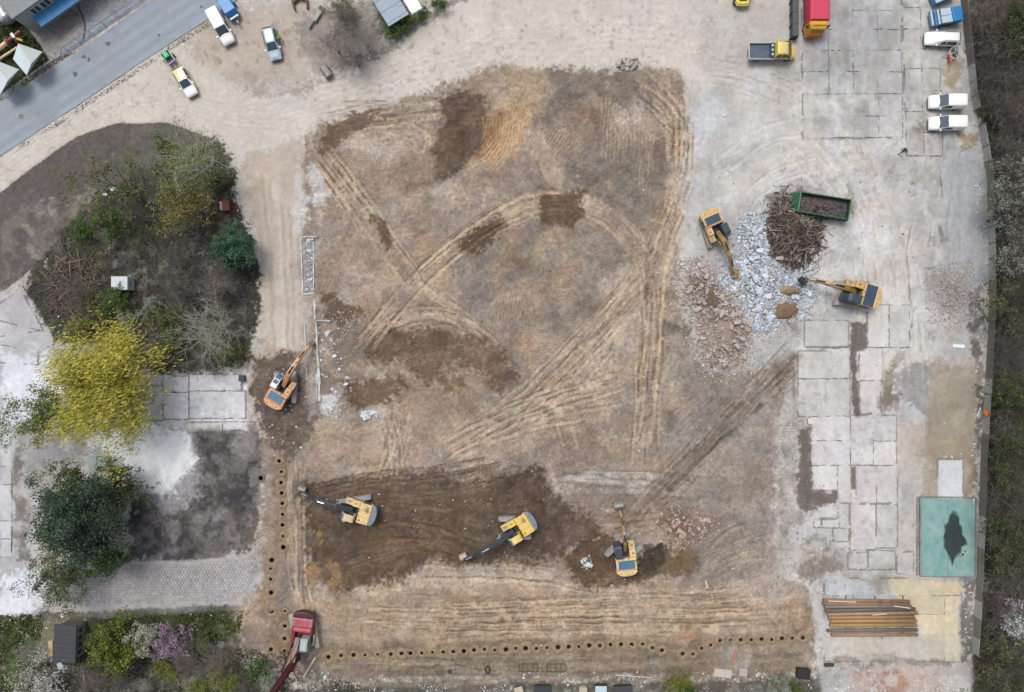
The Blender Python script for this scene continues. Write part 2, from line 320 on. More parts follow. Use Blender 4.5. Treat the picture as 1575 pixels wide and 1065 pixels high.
poly([(112, 946), (160, 938), (380, 930), (372, 938), (150, 950)], (122, 120, 120), 0.9, fe=2, rag=0.2)
poly([(200, 945), (375, 938), (368, 975), (300, 985), (130, 1000), (128, 952)], (64, 74, 44), 0.9, fe=5, rid=4)
poly([(0, 950), (60, 945), (70, 980), (45, 1065), (0, 1075)], (66, 82, 46), 0.9, fe=6, rid=4)
poly([(45, 950), (110, 945), (75, 1000), (60, 1040)], (140, 134, 112), 0.6, fe=6)
poly([(370, 945), (425, 940), (430, 1005), (375, 1005)], (176, 154, 130), 0.9, fe=5)
poly([(378, 948), (392, 945), (390, 960), (380, 962)], (176, 110, 72), 0.7, fe=3)
# main excavation field
FIELD = [(470, 215), (500, 188), (560, 172), (640, 150), (700, 128), (740, 108), (860, 102), (940, 110), (1045, 108), (1056, 150), (1060, 240), (1048, 330), (1040, 400), (1046, 470), (1070, 550), (1100, 572), (1180, 565), (1215, 540), (1200, 620), (1190, 700), (1200, 800), (1190, 890), (1246, 900), (1258, 1005), (1240, 1040), (900, 1045), (520, 1050), (450, 1040), (375, 1004), (372, 945), (404, 900), (402, 700), (396, 640), (385, 565), (415, 545), (470, 540), (480, 440), (462, 330)]
poly(FIELD, SOIL, 1, fe=5, rag=0.8, rid=5)
poly(FIELD, (143, 126, 112), 0.7, patch=(60, 0.5)); poly(FIELD, (166, 150, 135), 0.55, patch=(36, 0.55)); poly(FIELD, (128, 116, 107), 0.5, patch=(18, 0.56))
poly([(850, 104), (955, 112), (1028, 160), (1046, 260), (1030, 330), (1000, 385), (960, 330), (905, 300), (860, 270), (838, 200), (820, 140)], (125, 114, 104), 0.9, fe=8)
poly([(905, 130), (1000, 160), (1020, 230), (1000, 300), (930, 290)], (119, 109, 100), 0.7, fe=10)
poly([(500, 400), (600, 340), (640, 400), (560, 470), (500, 450)], (155, 141, 132), 0.8, fe=10)
poly([(480, 300), (520, 290), (600, 340), (520, 400), (480, 380)], (158, 143, 130), 0.7, fe=8)
poly([(560, 240), (650, 240), (660, 290), (620, 330), (560, 290)], (160, 143, 128), 0.7, fe=8)
poly([(690, 380), (860, 330), (960, 380), (985, 450), (940, 540), (800, 600), (740, 520), (700, 450)], (133, 122, 113), 0.75, fe=14)
poly([(760, 380), (860, 350), (900, 400), (850, 470), (760, 450)], (158, 139, 119), 0.6, fe=10, patch=(30, 0.46))
poly([(1020, 440), (1060, 520), (1090, 580), (1160, 590), (1120, 660), (1030, 700), (1015, 600)], (124, 115, 107), 0.85, fe=8)
poly([(640, 520), (800, 600), (780, 660), (660, 690), (600, 640)], (150, 131, 113), 0.7, fe=8)
poly([(480, 650), (640, 640), (660, 720), (580, 745), (500, 740), (470, 700)], (164, 146, 130), 0.8, fe=8)
poly([(820, 715), (1000, 720), (1180, 760), (1190, 880), (1080, 890), (1060, 830), (980, 790), (850, 770)], (132, 121, 112), 0.8, fe=8)
poly([(830, 722), (930, 724), (1000, 745), (930, 755), (840, 750)], (186, 182, 180), 0.6, fe=5, patch=(16, 0.48))
blotch(FIELD, 110, (112, 98, 86), 2, 9, 0.5, 11, 3); blotch(FIELD, 120, (178, 158, 136), 2, 12, 0.5, 12, 3); blotch(FIELD, 70, (190, 186, 182), 1.5, 6, 0.5, 13)
# sandy strip along the bottom
poly([(490, 925), (640, 885), (830, 880), (940, 915), (1190, 905), (1250, 930), (1255, 985), (1000, 995), (760, 1000), (520, 1000)], (156, 139, 122), 0.95, fe=6)
poly([(650, 870), (760, 875), (850, 885), (840, 905), (700, 905), (560, 925), (530, 910)], (180, 166, 152), 0.8, fe=5)
poly([(800, 925), (1000, 920), (1010, 980), (830, 990)], (182, 160, 134), 0.6, fe=8, patch=(24, 0.44))
poly([(1045, 965), (1080, 960), (1075, 985), (1055, 985)], (186, 140, 108), 0.6, fe=4)
for i, yy in enumerate((920, 929, 936, 943, 950, 958, 966, 975, 984)):
    stroke([(500 + 12 * (i % 3), yy + 6), (640, yy + 4), (800, yy), (950, yy - 3), (1100, yy - 4), (1240, yy - 8)], 1.5 + (i % 3) * 0.6, [(112, 97, 84), (182, 164, 142), (150, 124, 98)][i % 3], 0.5, 1.2, dz=-0.03 if i % 3 == 0 else 0.02, rag=0.35)
cleats([(500, 905), (860, 890), (1240, 910), (1250, 975), (500, 990)], ang=8, period=4.2, a=0.3, c=(186, 164, 138))
cleats([(560, 995), (1240, 985), (1240, 1035), (860, 1030), (560, 1035)], ang=2, period=4.0, a=0.3, c=(168, 150, 128))
poly([(480, 1000), (900, 1012), (1240, 1000), (1240, 1040), (900, 1042), (500, 1048)], (128, 116, 102), 0.7, fe=6)
stroke([(490, 1005), (620, 1003), (760, 998), (900, 994), (1010, 995), (1060, 1006), (1100, 988), (1240, 981)], 11, (126, 110, 90), 0.9, 4, rag=.6)
stroke([(430, 698), (434, 780), (436, 852)], 13, (128, 111, 88), 0.95, 4, rag=.6, dz=-.1); stroke([(417, 852), (417, 935), (420, 1005)], 12, (134, 116, 92), 0.9, 4, rag=.6); stroke([(440, 930), (438, 1015)], 11, (124, 107, 86), 0.9, 4, rag=.6)
for k in range(5): stroke([(446 + k * 3.4, 700), (452 + k * 3, 800), (458 + k * 3, 880), (470 + k * 4, 950)], 1.3, [(176, 164, 150), (120, 106, 92)][k % 2], 0.6, 1.2, rag=0.3)
stroke([(455, 780), (456, 880), (468, 940)], 5, (182, 158, 130), 0.7, 3)
patches(FIELD, 250, [(116, 106, 98), (184, 162, 136), (192, 181, 170), (146, 120, 96), (132, 121, 112)], 5, 32, .52, 61)
# haul tracks in the field
for q, g in (([(492, 236), (540, 300), (585, 365), (640, 440)], 24), ([(570, 520), (625, 450), (700, 378), (770, 332), (830, 308), (900, 312), (950, 345), (985, 385), (1000, 440), (1002, 560), (1000, 690)], 26),
             ([(1045, 150), (1050, 250), (1030, 330), (1010, 395), (1008, 500), (990, 600), (985, 700)], 22), ([(1040, 330), (990, 440), (900, 540), (800, 640), (690, 720)], 25), ([(1020, 400), (960, 500), (850, 620), (760, 690)], 26),
             ([(1230, 540), (1150, 620), (1060, 710), (980, 790)], 26), ([(1215, 560), (1120, 650), (1040, 735), (960, 810)], 24), ([(640, 440), (720, 500), (760, 540)], 24), ([(540, 560), (600, 500), (650, 485), (700, 490)], 24),
             ([(980, 110), (1020, 150), (1048, 200), (1052, 280)], 20), ([(610, 640), (606, 720)], 22), ([(700, 680), (800, 640), (900, 620), (960, 610)], 24), ([(520, 170), (640, 168), (700, 160)], 20), ([(880, 700), (870, 660), (860, 640)], 20)):
    ruts(q, g)
passes([(1045, 300), (1000, 420), (900, 530), (800, 630), (690, 715)], 26, 15, 1, wide=34, ba=.62)
passes([(1012, 380), (1000, 450), (998, 560), (990, 640), (985, 715)], 24, 11, 2, wide=28, ba=.55)
passes([(1235, 535), (1150, 620), (1060, 710), (965, 808)], 24, 11, 3, light=(184, 174, 162), dark=(106, 93, 83), wide=24, base=(140, 126, 114), ba=.6)
passes([(560, 535), (625, 450), (700, 380), (770, 334), (830, 312), (900, 318), (950, 350), (985, 395)], 20, 8, 4, wide=17, base=(170, 150, 128))
passes([(488, 232), (540, 300), (585, 365), (645, 445), (720, 500), (765, 560)], 14, 8, 5, wide=15, base=(152, 134, 116), ba=.55)
passes([(1048, 120), (1052, 220), (1040, 310), (1012, 390)], 16, 8, 6, wide=14, base=(168, 150, 132))
passes([(960, 108), (1010, 150), (1046, 200), (1054, 270)], 9, 7, 7)
passes([(560, 560), (600, 505), (660, 486), (720, 505), (770, 550)], 9, 8, 8)
passes([(690, 700), (760, 660), (860, 620), (960, 590)], 12, 12, 9, wide=20, base=(186, 164, 138), ba=.5)
passes([(600, 760), (612, 690), (606, 620)], 9, 12, 10); passes([(830, 735), (930, 738), (1040, 750), (1190, 770)], 12, 7, 11, light=(196, 192, 188)); passes([(500, 190), (600, 172), (700, 160), (800, 150)], 8, 9, 12); passes([(560, 200), (640, 205), (660, 230)], 5, 9, 13)
passes([(500, 955), (640, 955), (800, 952), (960, 948), (1100, 945), (1245, 938)], 30, 17, 14, light=(186, 166, 142), dark=(112, 97, 84)); passes([(640, 890), (760, 892), (860, 900), (960, 918), (1180, 912)], 10, 7, 15); passes([(500, 1020), (700, 1022), (900, 1020), (1230, 1012)], 16, 9, 16, light=(160, 146, 126), dark=(100, 90, 78))
passes([(1075, 880), (1120, 850), (1190, 840)], 8, 14, 17, light=(160, 150, 140)); passes([(800, 780), (880, 800), (980, 800), (1080, 780)], 10, 14, 18, light=(160, 144, 126)); passes([(940, 130), (960, 220), (955, 300)], 9, 22, 19, light=(148, 136, 124)); passes([(700, 740), (760, 790), (840, 780)], 6, 16, 20, light=(130, 110, 92), dark=(78, 65, 54)); passes([(455, 700), (457, 800), (462, 900), (480, 960)], 12, 5, 21); passes([(1100, 590), (1060, 640), (1030, 690)], 6, 12, 22, light=(150, 138, 126))
for (q, an, p) in (([(500, 370), (600, 340), (620, 430), (540, 470), (500, 440)], 28, 4.6), ([(740, 420), (800, 440), (830, 500), (760, 500)], 12, 5.0), ([(850, 400), (905, 370), (900, 420), (860, 470)], 75, 5.0), ([(800, 500), (900, 480), (920, 560), (820, 580)], 80, 4.4), ([(900, 340), (985, 380), (985, 470), (930, 440)], 62, 4.6),
                   ([(820, 200), (890, 200), (900, 240), (850, 250)], 35, 5.0), ([(600, 290), (670, 275), (660, 320), (630, 330)], 70, 4.2), ([(660, 640), (760, 620), (780, 690), (680, 700)], 30, 4.8), ([(860, 610), (950, 590), (950, 700), (880, 690)], 40, 4.6), ([(700, 690), (860, 700), (860, 760), (720, 750)], 60, 5.0),
                   ([(560, 890), (640, 875), (640, 930), (560, 925)], 50, 4.6), ([(920, 150), (1010, 180), (1010, 300), (930, 290)], 5, 6.0), ([(520, 380), (640, 400), (640, 520), (540, 500)], 20, 4.4), ([(1080, 820), (1190, 800), (1190, 890), (1080, 880)], 70, 5.5), ([(600, 520), (780, 540), (770, 600), (600, 570)], 35, 4.2)):
    cleats(q, an, p, a=0.4, c=(186, 166, 144))
# damp, freshly dug soil
poly([(668, 150), (720, 140), (745, 150), (752, 210), (720, 250), (690, 275), (665, 275), (662, 235), (680, 190)], DAMP, 0.95, fe=6, rag=0.7, dz=0.18)
poly([(745, 168), (775, 165), (790, 190), (770, 235), (735, 250), (722, 248), (740, 215)], (140, 104, 70), 0.85, fe=4, dz=0.1)
poly([(775, 165), (815, 150), (820, 190), (790, 240), (740, 256), (770, 225)], (176, 148, 116), 0.7, fe=5)
cleats([(745, 160), (820, 150), (815, 210), (760, 262), (720, 262)], center=(700, 190), period=5.2, a=0.6, c=(200, 172, 136))
poly([(487, 232), (500, 195), (545, 172), (582, 178), (575, 198), (530, 215), (510, 240)], (104, 86, 70), 0.9, fe=4)
poly([(640, 245), (668, 240), (668, 275), (640, 290), (612, 296)], (140, 122, 106), 0.8, fe=4)
poly([(700, 372), (770, 328), (782, 345), (765, 372), (722, 390), (704, 388)], (98, 82, 69), 0.92, fe=3)
poly([(828, 300), (895, 298), (897, 330), (870, 348), (832, 344)], (110, 92, 77), 0.9, fe=4)
poly([(570, 332), (582, 330), (604, 362), (590, 376), (580, 362)], (112, 84, 66), 0.9, fe=3)
poly([(500, 452), (515, 450), (530, 465), (562, 478), (560, 492), (530, 500), (515, 490), (500, 490)], (102, 84, 68), 0.9, fe=3, dz=0.08)
poly([(560, 540), (600, 505), (680, 500), (750, 520), (786, 560), (790, 595), (772, 605), (735, 570), (690, 560), (660, 590), (620, 560), (575, 560)], (98, 82, 68), 0.94, fe=9, dz=0.2)
poly([(524, 590), (580, 585), (620, 580), (622, 600), (600, 622), (560, 628), (530, 618)], (103, 84, 67), 0.9, fe=4, dz=0.08)
poly([(672, 578), (715, 570), (720, 590), (700, 604), (680, 598)], (106, 86, 68), 0.85, fe=4)
poly([(385, 560), (420, 545), (470, 552), (492, 600), (498, 640), (480, 665), (450, 700), (410, 690), (395, 640)], (98, 86, 77), 0.94, fe=6)
poly([(466, 745), (520, 740), (600, 735), (660, 720), (690, 735), (740, 740), (830, 712), (850, 760), (900, 790), (930, 830), (870, 850), (830, 872), (740, 868), (660, 866), (630, 890), (560, 905), (520, 915), (480, 900), (466, 830)], (88, 73, 60), 0.97, fe=10, rag=.8, dz=-0.22)
poly([(480, 790), (560, 810), (640, 800), (640, 870), (540, 900), (480, 880)], (108, 86, 64), 0.55, fe=8, patch=(34, 0.5))
for q in ([(472, 860), (480, 900), (488, 905), (484, 860)], [(500, 858), (520, 860), (525, 905), (505, 912)], [(485, 820), (500, 822), (492, 836)]): poly(q, (164, 132, 92), 0.7, fe=4)
poly([(858, 862), (890, 838), (945, 825), (960, 870), (1020, 835), (1030, 855), (1070, 850), (1072, 880), (1010, 890), (945, 906), (895, 903)], (90, 72, 56), 0.96, fe=6, rag=.8, dz=-0.15)
poly([(995, 835), (1025, 832), (1034, 855), (1020, 872), (965, 885), (975, 865)], (66, 58, 50), 0.9, fe=3)
poly([(1025, 845), (1068, 846), (1072, 880), (1040, 888), (1015, 880)], (122, 100, 76), 0.8, fe=4)
poly([(1020, 790), (1060, 783), (1092, 800), (1096, 822), (1065, 838), (1030, 830)], (122, 98, 80), 0.85, fe=4, dz=0.15)
# right-hand yard
YARD = [(1062, 130), (1130, 120), (1226, 100), (1226, -9000), (1478, -9000), (1480, 40), (1500, 180), (1518, 300), (1520, 480), (1510, 600), (1500, 760), (1498, 890), (1490, 1020), (1490, 1075), (1262, 1075), (1262, 1000), (1246, 900), (1192, 888), (1200, 700), (1218, 560), (1190, 545), (1180, 480), (1050, 400), (1060, 250)]
poly(YARD, CONC, 1, fe=7, rag=0.8, rid=2); poly(YARD, (204, 202, 200), 0.7, patch=(60, 0.5)); poly(YARD, (160, 156, 152), 0.5, patch=(34, 0.56)); poly(YARD, (168, 160, 150), 0.5, patch=(16, 0.58))
patches(YARD, 170, [(214, 212, 210), (206, 198, 188), (160, 157, 154), (150, 143, 136), (220, 222, 226)], 4, 32, .42, 81)
passes([(1160, 110), (1250, 190), (1320, 280), (1362, 380), (1372, 500), (1370, 620)], 26, 26, 31, light=(214, 210, 205), dark=(176, 169, 161)); passes([(1060, 105), (1180, 130), (1300, 200), (1360, 330)], 18, 22, 32, light=(214, 210, 205), dark=(178, 171, 163)); passes([(1090, 330), (1150, 260), (1250, 230), (1340, 260)], 10, 24, 33, light=(216, 213, 209), dark=(176, 170, 163)); passes([(1480, 225), (1474, 320), (1478, 430)], 14, 14, 34, light=(196, 197, 199), dark=(150, 152, 155)); passes([(1270, 520), (1240, 600), (1300, 700), (1330, 800)], 10, 24, 35, light=(212, 210, 208), dark=(172, 166, 160))
poly([(1080, 0), (1226, 0), (1226, 130), (1080, 110)], (176, 172, 166), 0.6, fe=10)
poly([(1232, 0), (1400, 0), (1400, 200), (1240, 190)], (168, 169, 171), 0.7, fe=14)
stroke([(1150, 150), (1240, 200), (1310, 270), (1360, 360), (1372, 480), (1370, 600)], 34, (203, 198, 191), 0.8, 18)
stroke([(1060, 110), (1180, 140), (1290, 190)], 30, (200, 195, 188), 0.7, 16)
poly([(1050, 410), (1110, 330), (1180, 290), (1260, 290), (1320, 330), (1310, 410), (1240, 450), (1200, 560), (1080, 570)], (176, 174, 173), 0.8, fe=10)
poly([(1110, 390), (1190, 370), (1250, 420), (1240, 480), (1180, 490), (1100, 440)], (176, 186, 197), 0.85, fe=8)
poly([(1052, 420), (1090, 415), (1110, 450), (1095, 480), (1060, 470)], (122, 98, 80), 0.7, fe=5); poly([(1070, 480), (1140, 470), (1150, 560), (1085, 565)], (148, 128, 114), 0.85, fe=5, dz=0.1)
poly([(1190, 462), (1232, 460), (1228, 478), (1210, 496), (1196, 490)], (140, 98, 56), 0.85, fe=3); poly([(1210, 490), (1240, 490), (1240, 525), (1225, 530)], (128, 124, 120), 0.8, fe=4)
poly([(1120, 110), (1240, 110), (1300, 240), (1240, 290), (1130, 320), (1062, 330), (1064, 200)], (204, 201, 197), 0.5, fe=14, patch=(44, 0.47))
poly([(1400, 270), (1448, 260), (1450, 330), (1410, 340)], (170, 164, 154), 0.7, fe=6, patch=(20, 0.44))
poly([(1450, 210), (1512, 230), (1518, 430), (1500, 450), (1450, 420)], (170, 172, 175), 0.9, fe=5)
for k in range(0): stroke([(1452 + k * 3.6, 240), (1458 + k * 3.2, 320), (1452 + k * 3.4, 430)], 1.1, (190, 191, 193) if k % 2 else (150, 152, 155), 0.5, 1.2, rag=0.8)
poly([(1432, 425), (1488, 415), (1495, 470), (1470, 495), (1436, 480)], (163, 156, 152), 0.9, fe=5)
stroke([(1401, 335), (1399, 380), (1398, 430), (1402, 470), (1404, 530)], 1.1, (104, 98, 92), 0.8, 0.8, rag=0.6, brk=0.7); stroke([(1446, 265), (1449, 310)], 1.4, (92, 88, 84), 0.8, 0.8); stroke([(1446, 340), (1450, 375)], 3, (120, 114, 108), 0.8, 1.5)
poly([(1490, 440), (1500, 440), (1512, 470), (1514, 600), (1502, 760), (1490, 765), (1496, 600)], (92, 84, 76), 0.85, fe=3, patch=(12, 0.36))
poly([(1366, 560), (1378, 535), (1396, 536), (1382, 600), (1376, 635), (1356, 632), (1356, 605)], (122, 112, 98), 0.9, fe=2)
poly([(1382, 565), (1440, 562), (1438, 640), (1410, 655), (1382, 610)], (146, 145, 147), 0.9, fe=4)
poly([(1436, 565), (1500, 560), (1500, 705), (1430, 706), (1424, 650)], (160, 150, 134), 0.95, fe=3, rag=0.4); poly([(1420, 640), (1436, 660), (1500, 690), (1500, 768), (1418, 768), (1420, 706)], (158, 144, 124), 0.8, fe=3)
poly([(1380, 620), (1402, 614), (1426, 640), (1415, 652), (1380, 640)], (196, 197, 199), 0.9, fe=2); poly([(1376, 646), (1420, 650), (1428, 690), (1420, 715), (1378, 712)], (182, 168, 152), 0.8, fe=4)
poly([(1305, 500), (1333, 498), (1333, 532), (1318, 540), (1320, 640), (1312, 642), (1306, 610), (1312, 570), (1306, 550)], (112, 104, 97), 0.92, fe=1.8, rag=0.5)
stroke([(1258, 537), (1290, 535), (1312, 533)], 1.6, (118, 108, 100), 0.9, 0.8, rag=0.3); stroke([(1222, 545), (1222, 600), (1222, 645)], 3.5, (126, 114, 102), 0.8, 1.5)
poly([(1228, 660), (1246, 655), (1248, 760), (1288, 755), (1288, 778), (1240, 790), (1222, 775), (1228, 700)], (108, 101, 95), 0.9, fe=2.5)
poly([(1200, 640), (1232, 640), (1225, 760), (1215, 890), (1196, 890)], (164, 158, 150), 0.7, fe=5); poly([(1195, 690), (1225, 700), (1240, 800), (1200, 840)], (126, 116, 106), 0.6, patch=(20, 0.5))
poly([(1240, 830), (1275, 810), (1305, 855), (1305, 885), (1240, 895), (1225, 860)], (122, 113, 102), 0.85, fe=5)
poly([(1200, 855), (1240, 840), (1230, 890), (1196, 892)], (186, 180, 172), 0.6, fe=4)
poly([(1256, 890), (1370, 884), (1480, 888), (1482, 900), (1400, 905), (1260, 915)], (150, 143, 134), 0.7, fe=4)
poly([(1262, 890), (1330, 892), (1350, 915), (1270, 930)], (188, 191, 196), 0.8, fe=5); poly([(1365, 886), (1478, 895), (1478, 1010), (1440, 1015), (1400, 950)], (210, 196, 164), 0.9, fe=6)
poly([(1268, 975), (1470, 975), (1478, 1016), (1270, 1018)], (200, 192, 180), 0.8, fe=5)
poly([(1280, 1016), (1400, 1010), (1460, 1018), (1460, 1026), (1280, 1026)], (140, 130, 122), 0.85, fe=3)
poly([(1300, 1025), (1410, 1022), (1450, 1030), (1450, 1080), (1300, 1080)], (188, 172, 164), 0.9, fe=4); poly([(1318, 1028), (1400, 1030), (1405, 1075), (1318, 1075)], (160, 122, 106), 0.75, fe=4, patch=(14, 0.5))
poly([(1478, 890), (1500, 890), (1492, 1020), (1478, 1018)], (112, 106, 104), 0.9, fe=3)
blotch([(1235, 0), (1440, 0), (1440, 230), (1235, 200)], 70, (132, 128, 124), 1.5, 9, 0.4, 21); blotch(YARD, 120, (134, 124, 114), 1.5, 10, 0.45, 22, 2.5); blotch(YARD, 90, (212, 210, 208), 2, 12, 0.5, 23, 2.5)
for q, c in (([(1345, 140), (1372, 145), (1362, 160)], (134, 118, 100)), ([(1322, 160), (1337, 162), (1336, 182), (1324, 178)], (132, 126, 120)), ([(1455, 80), (1478, 90), (1475, 140), (1452, 130)], (158, 138, 108)), ([(1480, 205), (1502, 205), (1500, 232), (1484, 230)], (150, 122, 84)), ([(1410, 190), (1425, 190), (1424, 208), (1408, 205)], (120, 112, 104)), ([(1300, 265), (1312, 290), (1318, 340), (1308, 330)], (132, 118, 104)), ([(1178, 300), (1230, 290), (1262, 340), (1255, 395), (1200, 408), (1186, 370)], (104, 92, 84))): poly(q, c, 0.75, fe=4)
poly([(470, 270), (476, 255), (502, 270), (508, 300), (490, 315), (480, 312)], (200, 200, 202), 0.8, fe=4); poly([(455, 250), (466, 300), (470, 345), (455, 362), (452, 320)], (206, 205, 206), 0.8, fe=4)
poly([(462, 365), (490, 362), (492, 640), (470, 640), (466, 480)], (168, 160, 154), 0.7, fe=5); poly([(490, 495), (545, 490), (560, 530), (520, 600), (500, 640), (490, 600)], (120, 106, 96), 0.8, fe=5, patch=(20, 0.4)); poly([(490, 618), (518, 612), (524, 630), (505, 638)], (196, 196, 198), 0.8, fe=3)
# late touches over everything
for q, g_ in (([(560, 535), (625, 452), (700, 382), (770, 334), (830, 310), (900, 316), (950, 350), (985, 395), (1000, 450), (1003, 560)], 25), ([(490, 236), (540, 302), (585, 367), (640, 440)], 25), ([(1052, 180), (1048, 290), (1016, 392), (1006, 500), (995, 620)], 22)): ruts(q, g_, 3.4, (98, 84, 73), (194, 172, 144), .85, -.1, 4.6)
for q in ([(828, 300), (895, 298), (897, 330), (870, 348), (832, 344)], [(700, 372), (770, 328), (782, 345), (765, 372), (722, 390), (704, 388)], [(570, 332), (582, 330), (604, 362), (590, 376), (580, 362)]): poly(q, (98, 81, 67), .85, fe=5, rag=.6)
patches([(1062, 130), (1226, 110), (1400, 200), (1400, 480), (1220, 540), (1180, 480), (1060, 330)], 60, [(220, 219, 219), (214, 207, 198), (166, 158, 150), (206, 212, 220)], 4, 30, .5, 63); patches([(1230, 500), (1410, 500), (1410, 880), (1200, 880)], 90, [(226, 225, 226), (150, 142, 135), (206, 196, 186), (172, 166, 160)], 2, 18, .5, 65); patches([(1400, 190), (1450, 200), (1450, 520), (1400, 520)], 40, [(150, 140, 128), (206, 205, 206), (128, 120, 112)], 2, 14, .5, 66); patches([(1232, 0), (1400, 0), (1400, 210), (1232, 200)], 50, [(150, 148, 146), (196, 196, 196), (140, 134, 126)], 2, 16, .45, 67)
passes([(1235, 540), (1150, 624), (1062, 712), (950, 822)], 10, 8, 71, light=(120, 106, 95), dark=(86, 74, 65), wide=17, base=(116, 101, 90), ba=.5)
poly([(1075, 580), (1180, 575), (1205, 640), (1195, 880), (1090, 885), (1040, 770), (1020, 700)], (146, 138, 131), .55, fe=16, rag=1.2)
passes([(1232, 540), (1150, 622), (1060, 712), (955, 818)], 16, 9, 51, light=(150, 138, 126), dark=(92, 80, 71)); passes([(1205, 560), (1110, 655), (1020, 750), (960, 820)], 10, 8, 52, light=(150, 138, 126), dark=(96, 84, 75))
passes([(900, 790), (950, 800), (1000, 770)], 5, 10, 53, light=(120, 106, 92), dark=(84, 72, 62)); passes([(490, 770), (600, 760), (720, 760), (830, 740)], 10, 20, 54, light=(118, 100, 84), dark=(72, 61, 52)); passes([(520, 860), (640, 830), (760, 850)], 8, 16, 55, light=(120, 98, 78), dark=(72, 61, 52)); cleats([(600, 735), (840, 715), (850, 780), (640, 790)], 55, 4.6, a=.35, c=(132, 112, 94)); cleats([(880, 860), (950, 850), (960, 905), (890, 900)], center=(958, 845), period=4.4, a=.4, c=(128, 104, 80)); cleats([(580, 520), (780, 520), (785, 600), (600, 570)], center=(690, 640), period=4.6, a=.4, c=(134, 116, 98)); cleats([(668, 160), (750, 150), (745, 240), (670, 270)], 85, 4.4, a=.25, c=(116, 98, 80))
patches([(470, 740), (660, 725), (840, 720), (920, 830), (740, 866), (480, 900)], 50, [(112, 94, 78), (74, 62, 52), (126, 108, 92)], 3, 16, .45, 57)
poly([(1190, 640), (1246, 640), (1246, 655), (1226, 700), (1222, 800), (1196, 840)], (196, 191, 185), .5, fe=10, patch=(16, .45)); poly([(1378, 640), (1420, 700), (1418, 880), (1380, 880)], (186, 180, 174), .6, fe=8, rag=1)
poly([(1243, 638), (1380, 638), (1382, 776), (1310, 776), (1246, 756)], (214, 212, 213), .62, fe=5, rag=.4); poly([(1252, 778), (1380, 778), (1378, 846), (1300, 880), (1256, 815)], (206, 203, 203), .55, fe=6, rag=.7)
poly([(1318, 500), (1400, 498), (1402, 536), (1378, 545), (1352, 610), (1354, 636), (1320, 638)], (212, 210, 210), .6, fe=6, rag=.6); poly([(1228, 492), (1306, 494), (1308, 640), (1228, 640)], (206, 203, 200), .6, fe=6, rag=.6)
poly([(1228, 660), (1246, 655), (1247, 758), (1287, 755), (1288, 776), (1240, 788), (1224, 775), (1228, 700)], (106, 99, 93), 0.92, fe=2, rag=.5); poly([(1309, 718), (1316, 718), (1316, 753), (1309, 753)], (120, 112, 100), .95, fe=.8, rag=.05)
poly([(1305, 498), (1333, 497), (1333, 533), (1318, 540), (1320, 640), (1311, 642), (1306, 610), (1312, 570), (1306, 550)], (110, 102, 95), 0.92, fe=1.5, rag=0.4); stroke([(1256, 537), (1290, 536), (1312, 533)], 1.5, (112, 102, 94), 0.95, .8, rag=.3, brk=.2)
poly([(1442, 707), (1481, 707), (1481, 768), (1442, 768)], (206, 209, 214), .95, fe=1, rag=.05)
poly([(135, 672), (220, 655), (288, 668), (298, 715), (268, 758), (222, 752), (190, 715)], (252, 253, 255), 1, fe=9, rag=.9); poly([(0, 545), (75, 548), (110, 590), (50, 640), (0, 645)], (226, 228, 236), .9, fe=12); poly([(222, 576), (382, 576), (380, 666), (222, 650)], (222, 222, 228), .85, fe=4, rag=.5)
poly([(0, 690), (20, 690), (20, 855), (0, 860)], (206, 208, 212), .85, fe=3, rag=.4); poly([(0, 884), (58, 878), (66, 920), (50, 938), (0, 944)], (228, 230, 238), .9, fe=6)
patches([(20, 380), (60, 300), (150, 285), (140, 345), (70, 400)], 40, [(150, 142, 134), (170, 160, 150), (80, 74, 70)], 2, 10, .55, 97)
patches([(1406, 560), (1500, 560), (1500, 700), (1420, 706)], 16, [(146, 136, 120), (176, 168, 156)], 3, 14, .5, 99)
# grain on everything: cloudy mottling, streaks, clods and grit
wx = X + (fbm(X, Y, 40, 1) - 0.5) * 70; wy = Y + (fbm(X, Y, 40, 4) - 0.5) * 70
mot = fbm(wx, wy, 24, 2, 5) - 0.5; mot2 = fbm(wy, wx, 13, 3, 4) - 0.5
soft = (RG == 5).astype(np.float32)
C *= (1 + mot * (0.24 + 0.42 * soft) + mot2 * (0.10 + 0.30 * soft))[..., None]
C *= 1 + (soft * (fbm(wx, wy, 34, 5) - 0.5))[..., None] * np.array([0.13, 0.01, -0.14], np.float32)
th_f = (fbm(X, Y, 120, 3, 2) - .5) * 9; sx = (X * np.cos(th_f) + Y * np.sin(th_f)); sy = (-X * np.sin(th_f) + Y * np.cos(th_f)); sc_ = vn(sx, sy * .13, 2.4, 2) * .6 + vn(sx, sy * .1, 4.5, 4) * .4 - .5; C *= (1 + soft * sc_ * .42 * sstep(.35, .6, NW[3]))[..., None]; Z += (soft * sc_ * .05).astype(np.float32)
st = vn(X + (NW[0] - .5) * 30, Y * 0.12, 5, 1) + vn(X + (NW[1] - .5) * 30, Y * 0.1, 2.6, 2) - 1
C *= (1 + st * np.where(RG == 2, 0.10, 0.0))[..., None]
hard = np.where((RG == 1) | (RG == 2), 0.35, 1.0).astype(np.float32); vor = vn(X, Y, 2.6, 3); C *= (1 + hard * (0.34 * sstep(0.80, 0.97, vor) * (0.3 + NW[2]) - 0.26 * sstep(0.2, 0.04, vor) * (0.3 + NW[0])))[..., None]
dk = sstep(0.64, 0.74, fbm(X, Y, 7, 2, 3)) * sstep(0.42, 0.6, NW[5]); C *= (1 - 0.22 * dk)[..., None]
g1 = (fbm(X, Y, 4.5, 1, 3) - 0.5) * 0.38 * hard + (NW[0] - 0.5) * 0.16 + (NW[5] - 0.5) * 0.12
C *= (1 + g1)[..., None]; C *= 1 + (NW[3] - 0.5)[..., None] * np.array([0.06, 0.0, -0.06], np.float32)
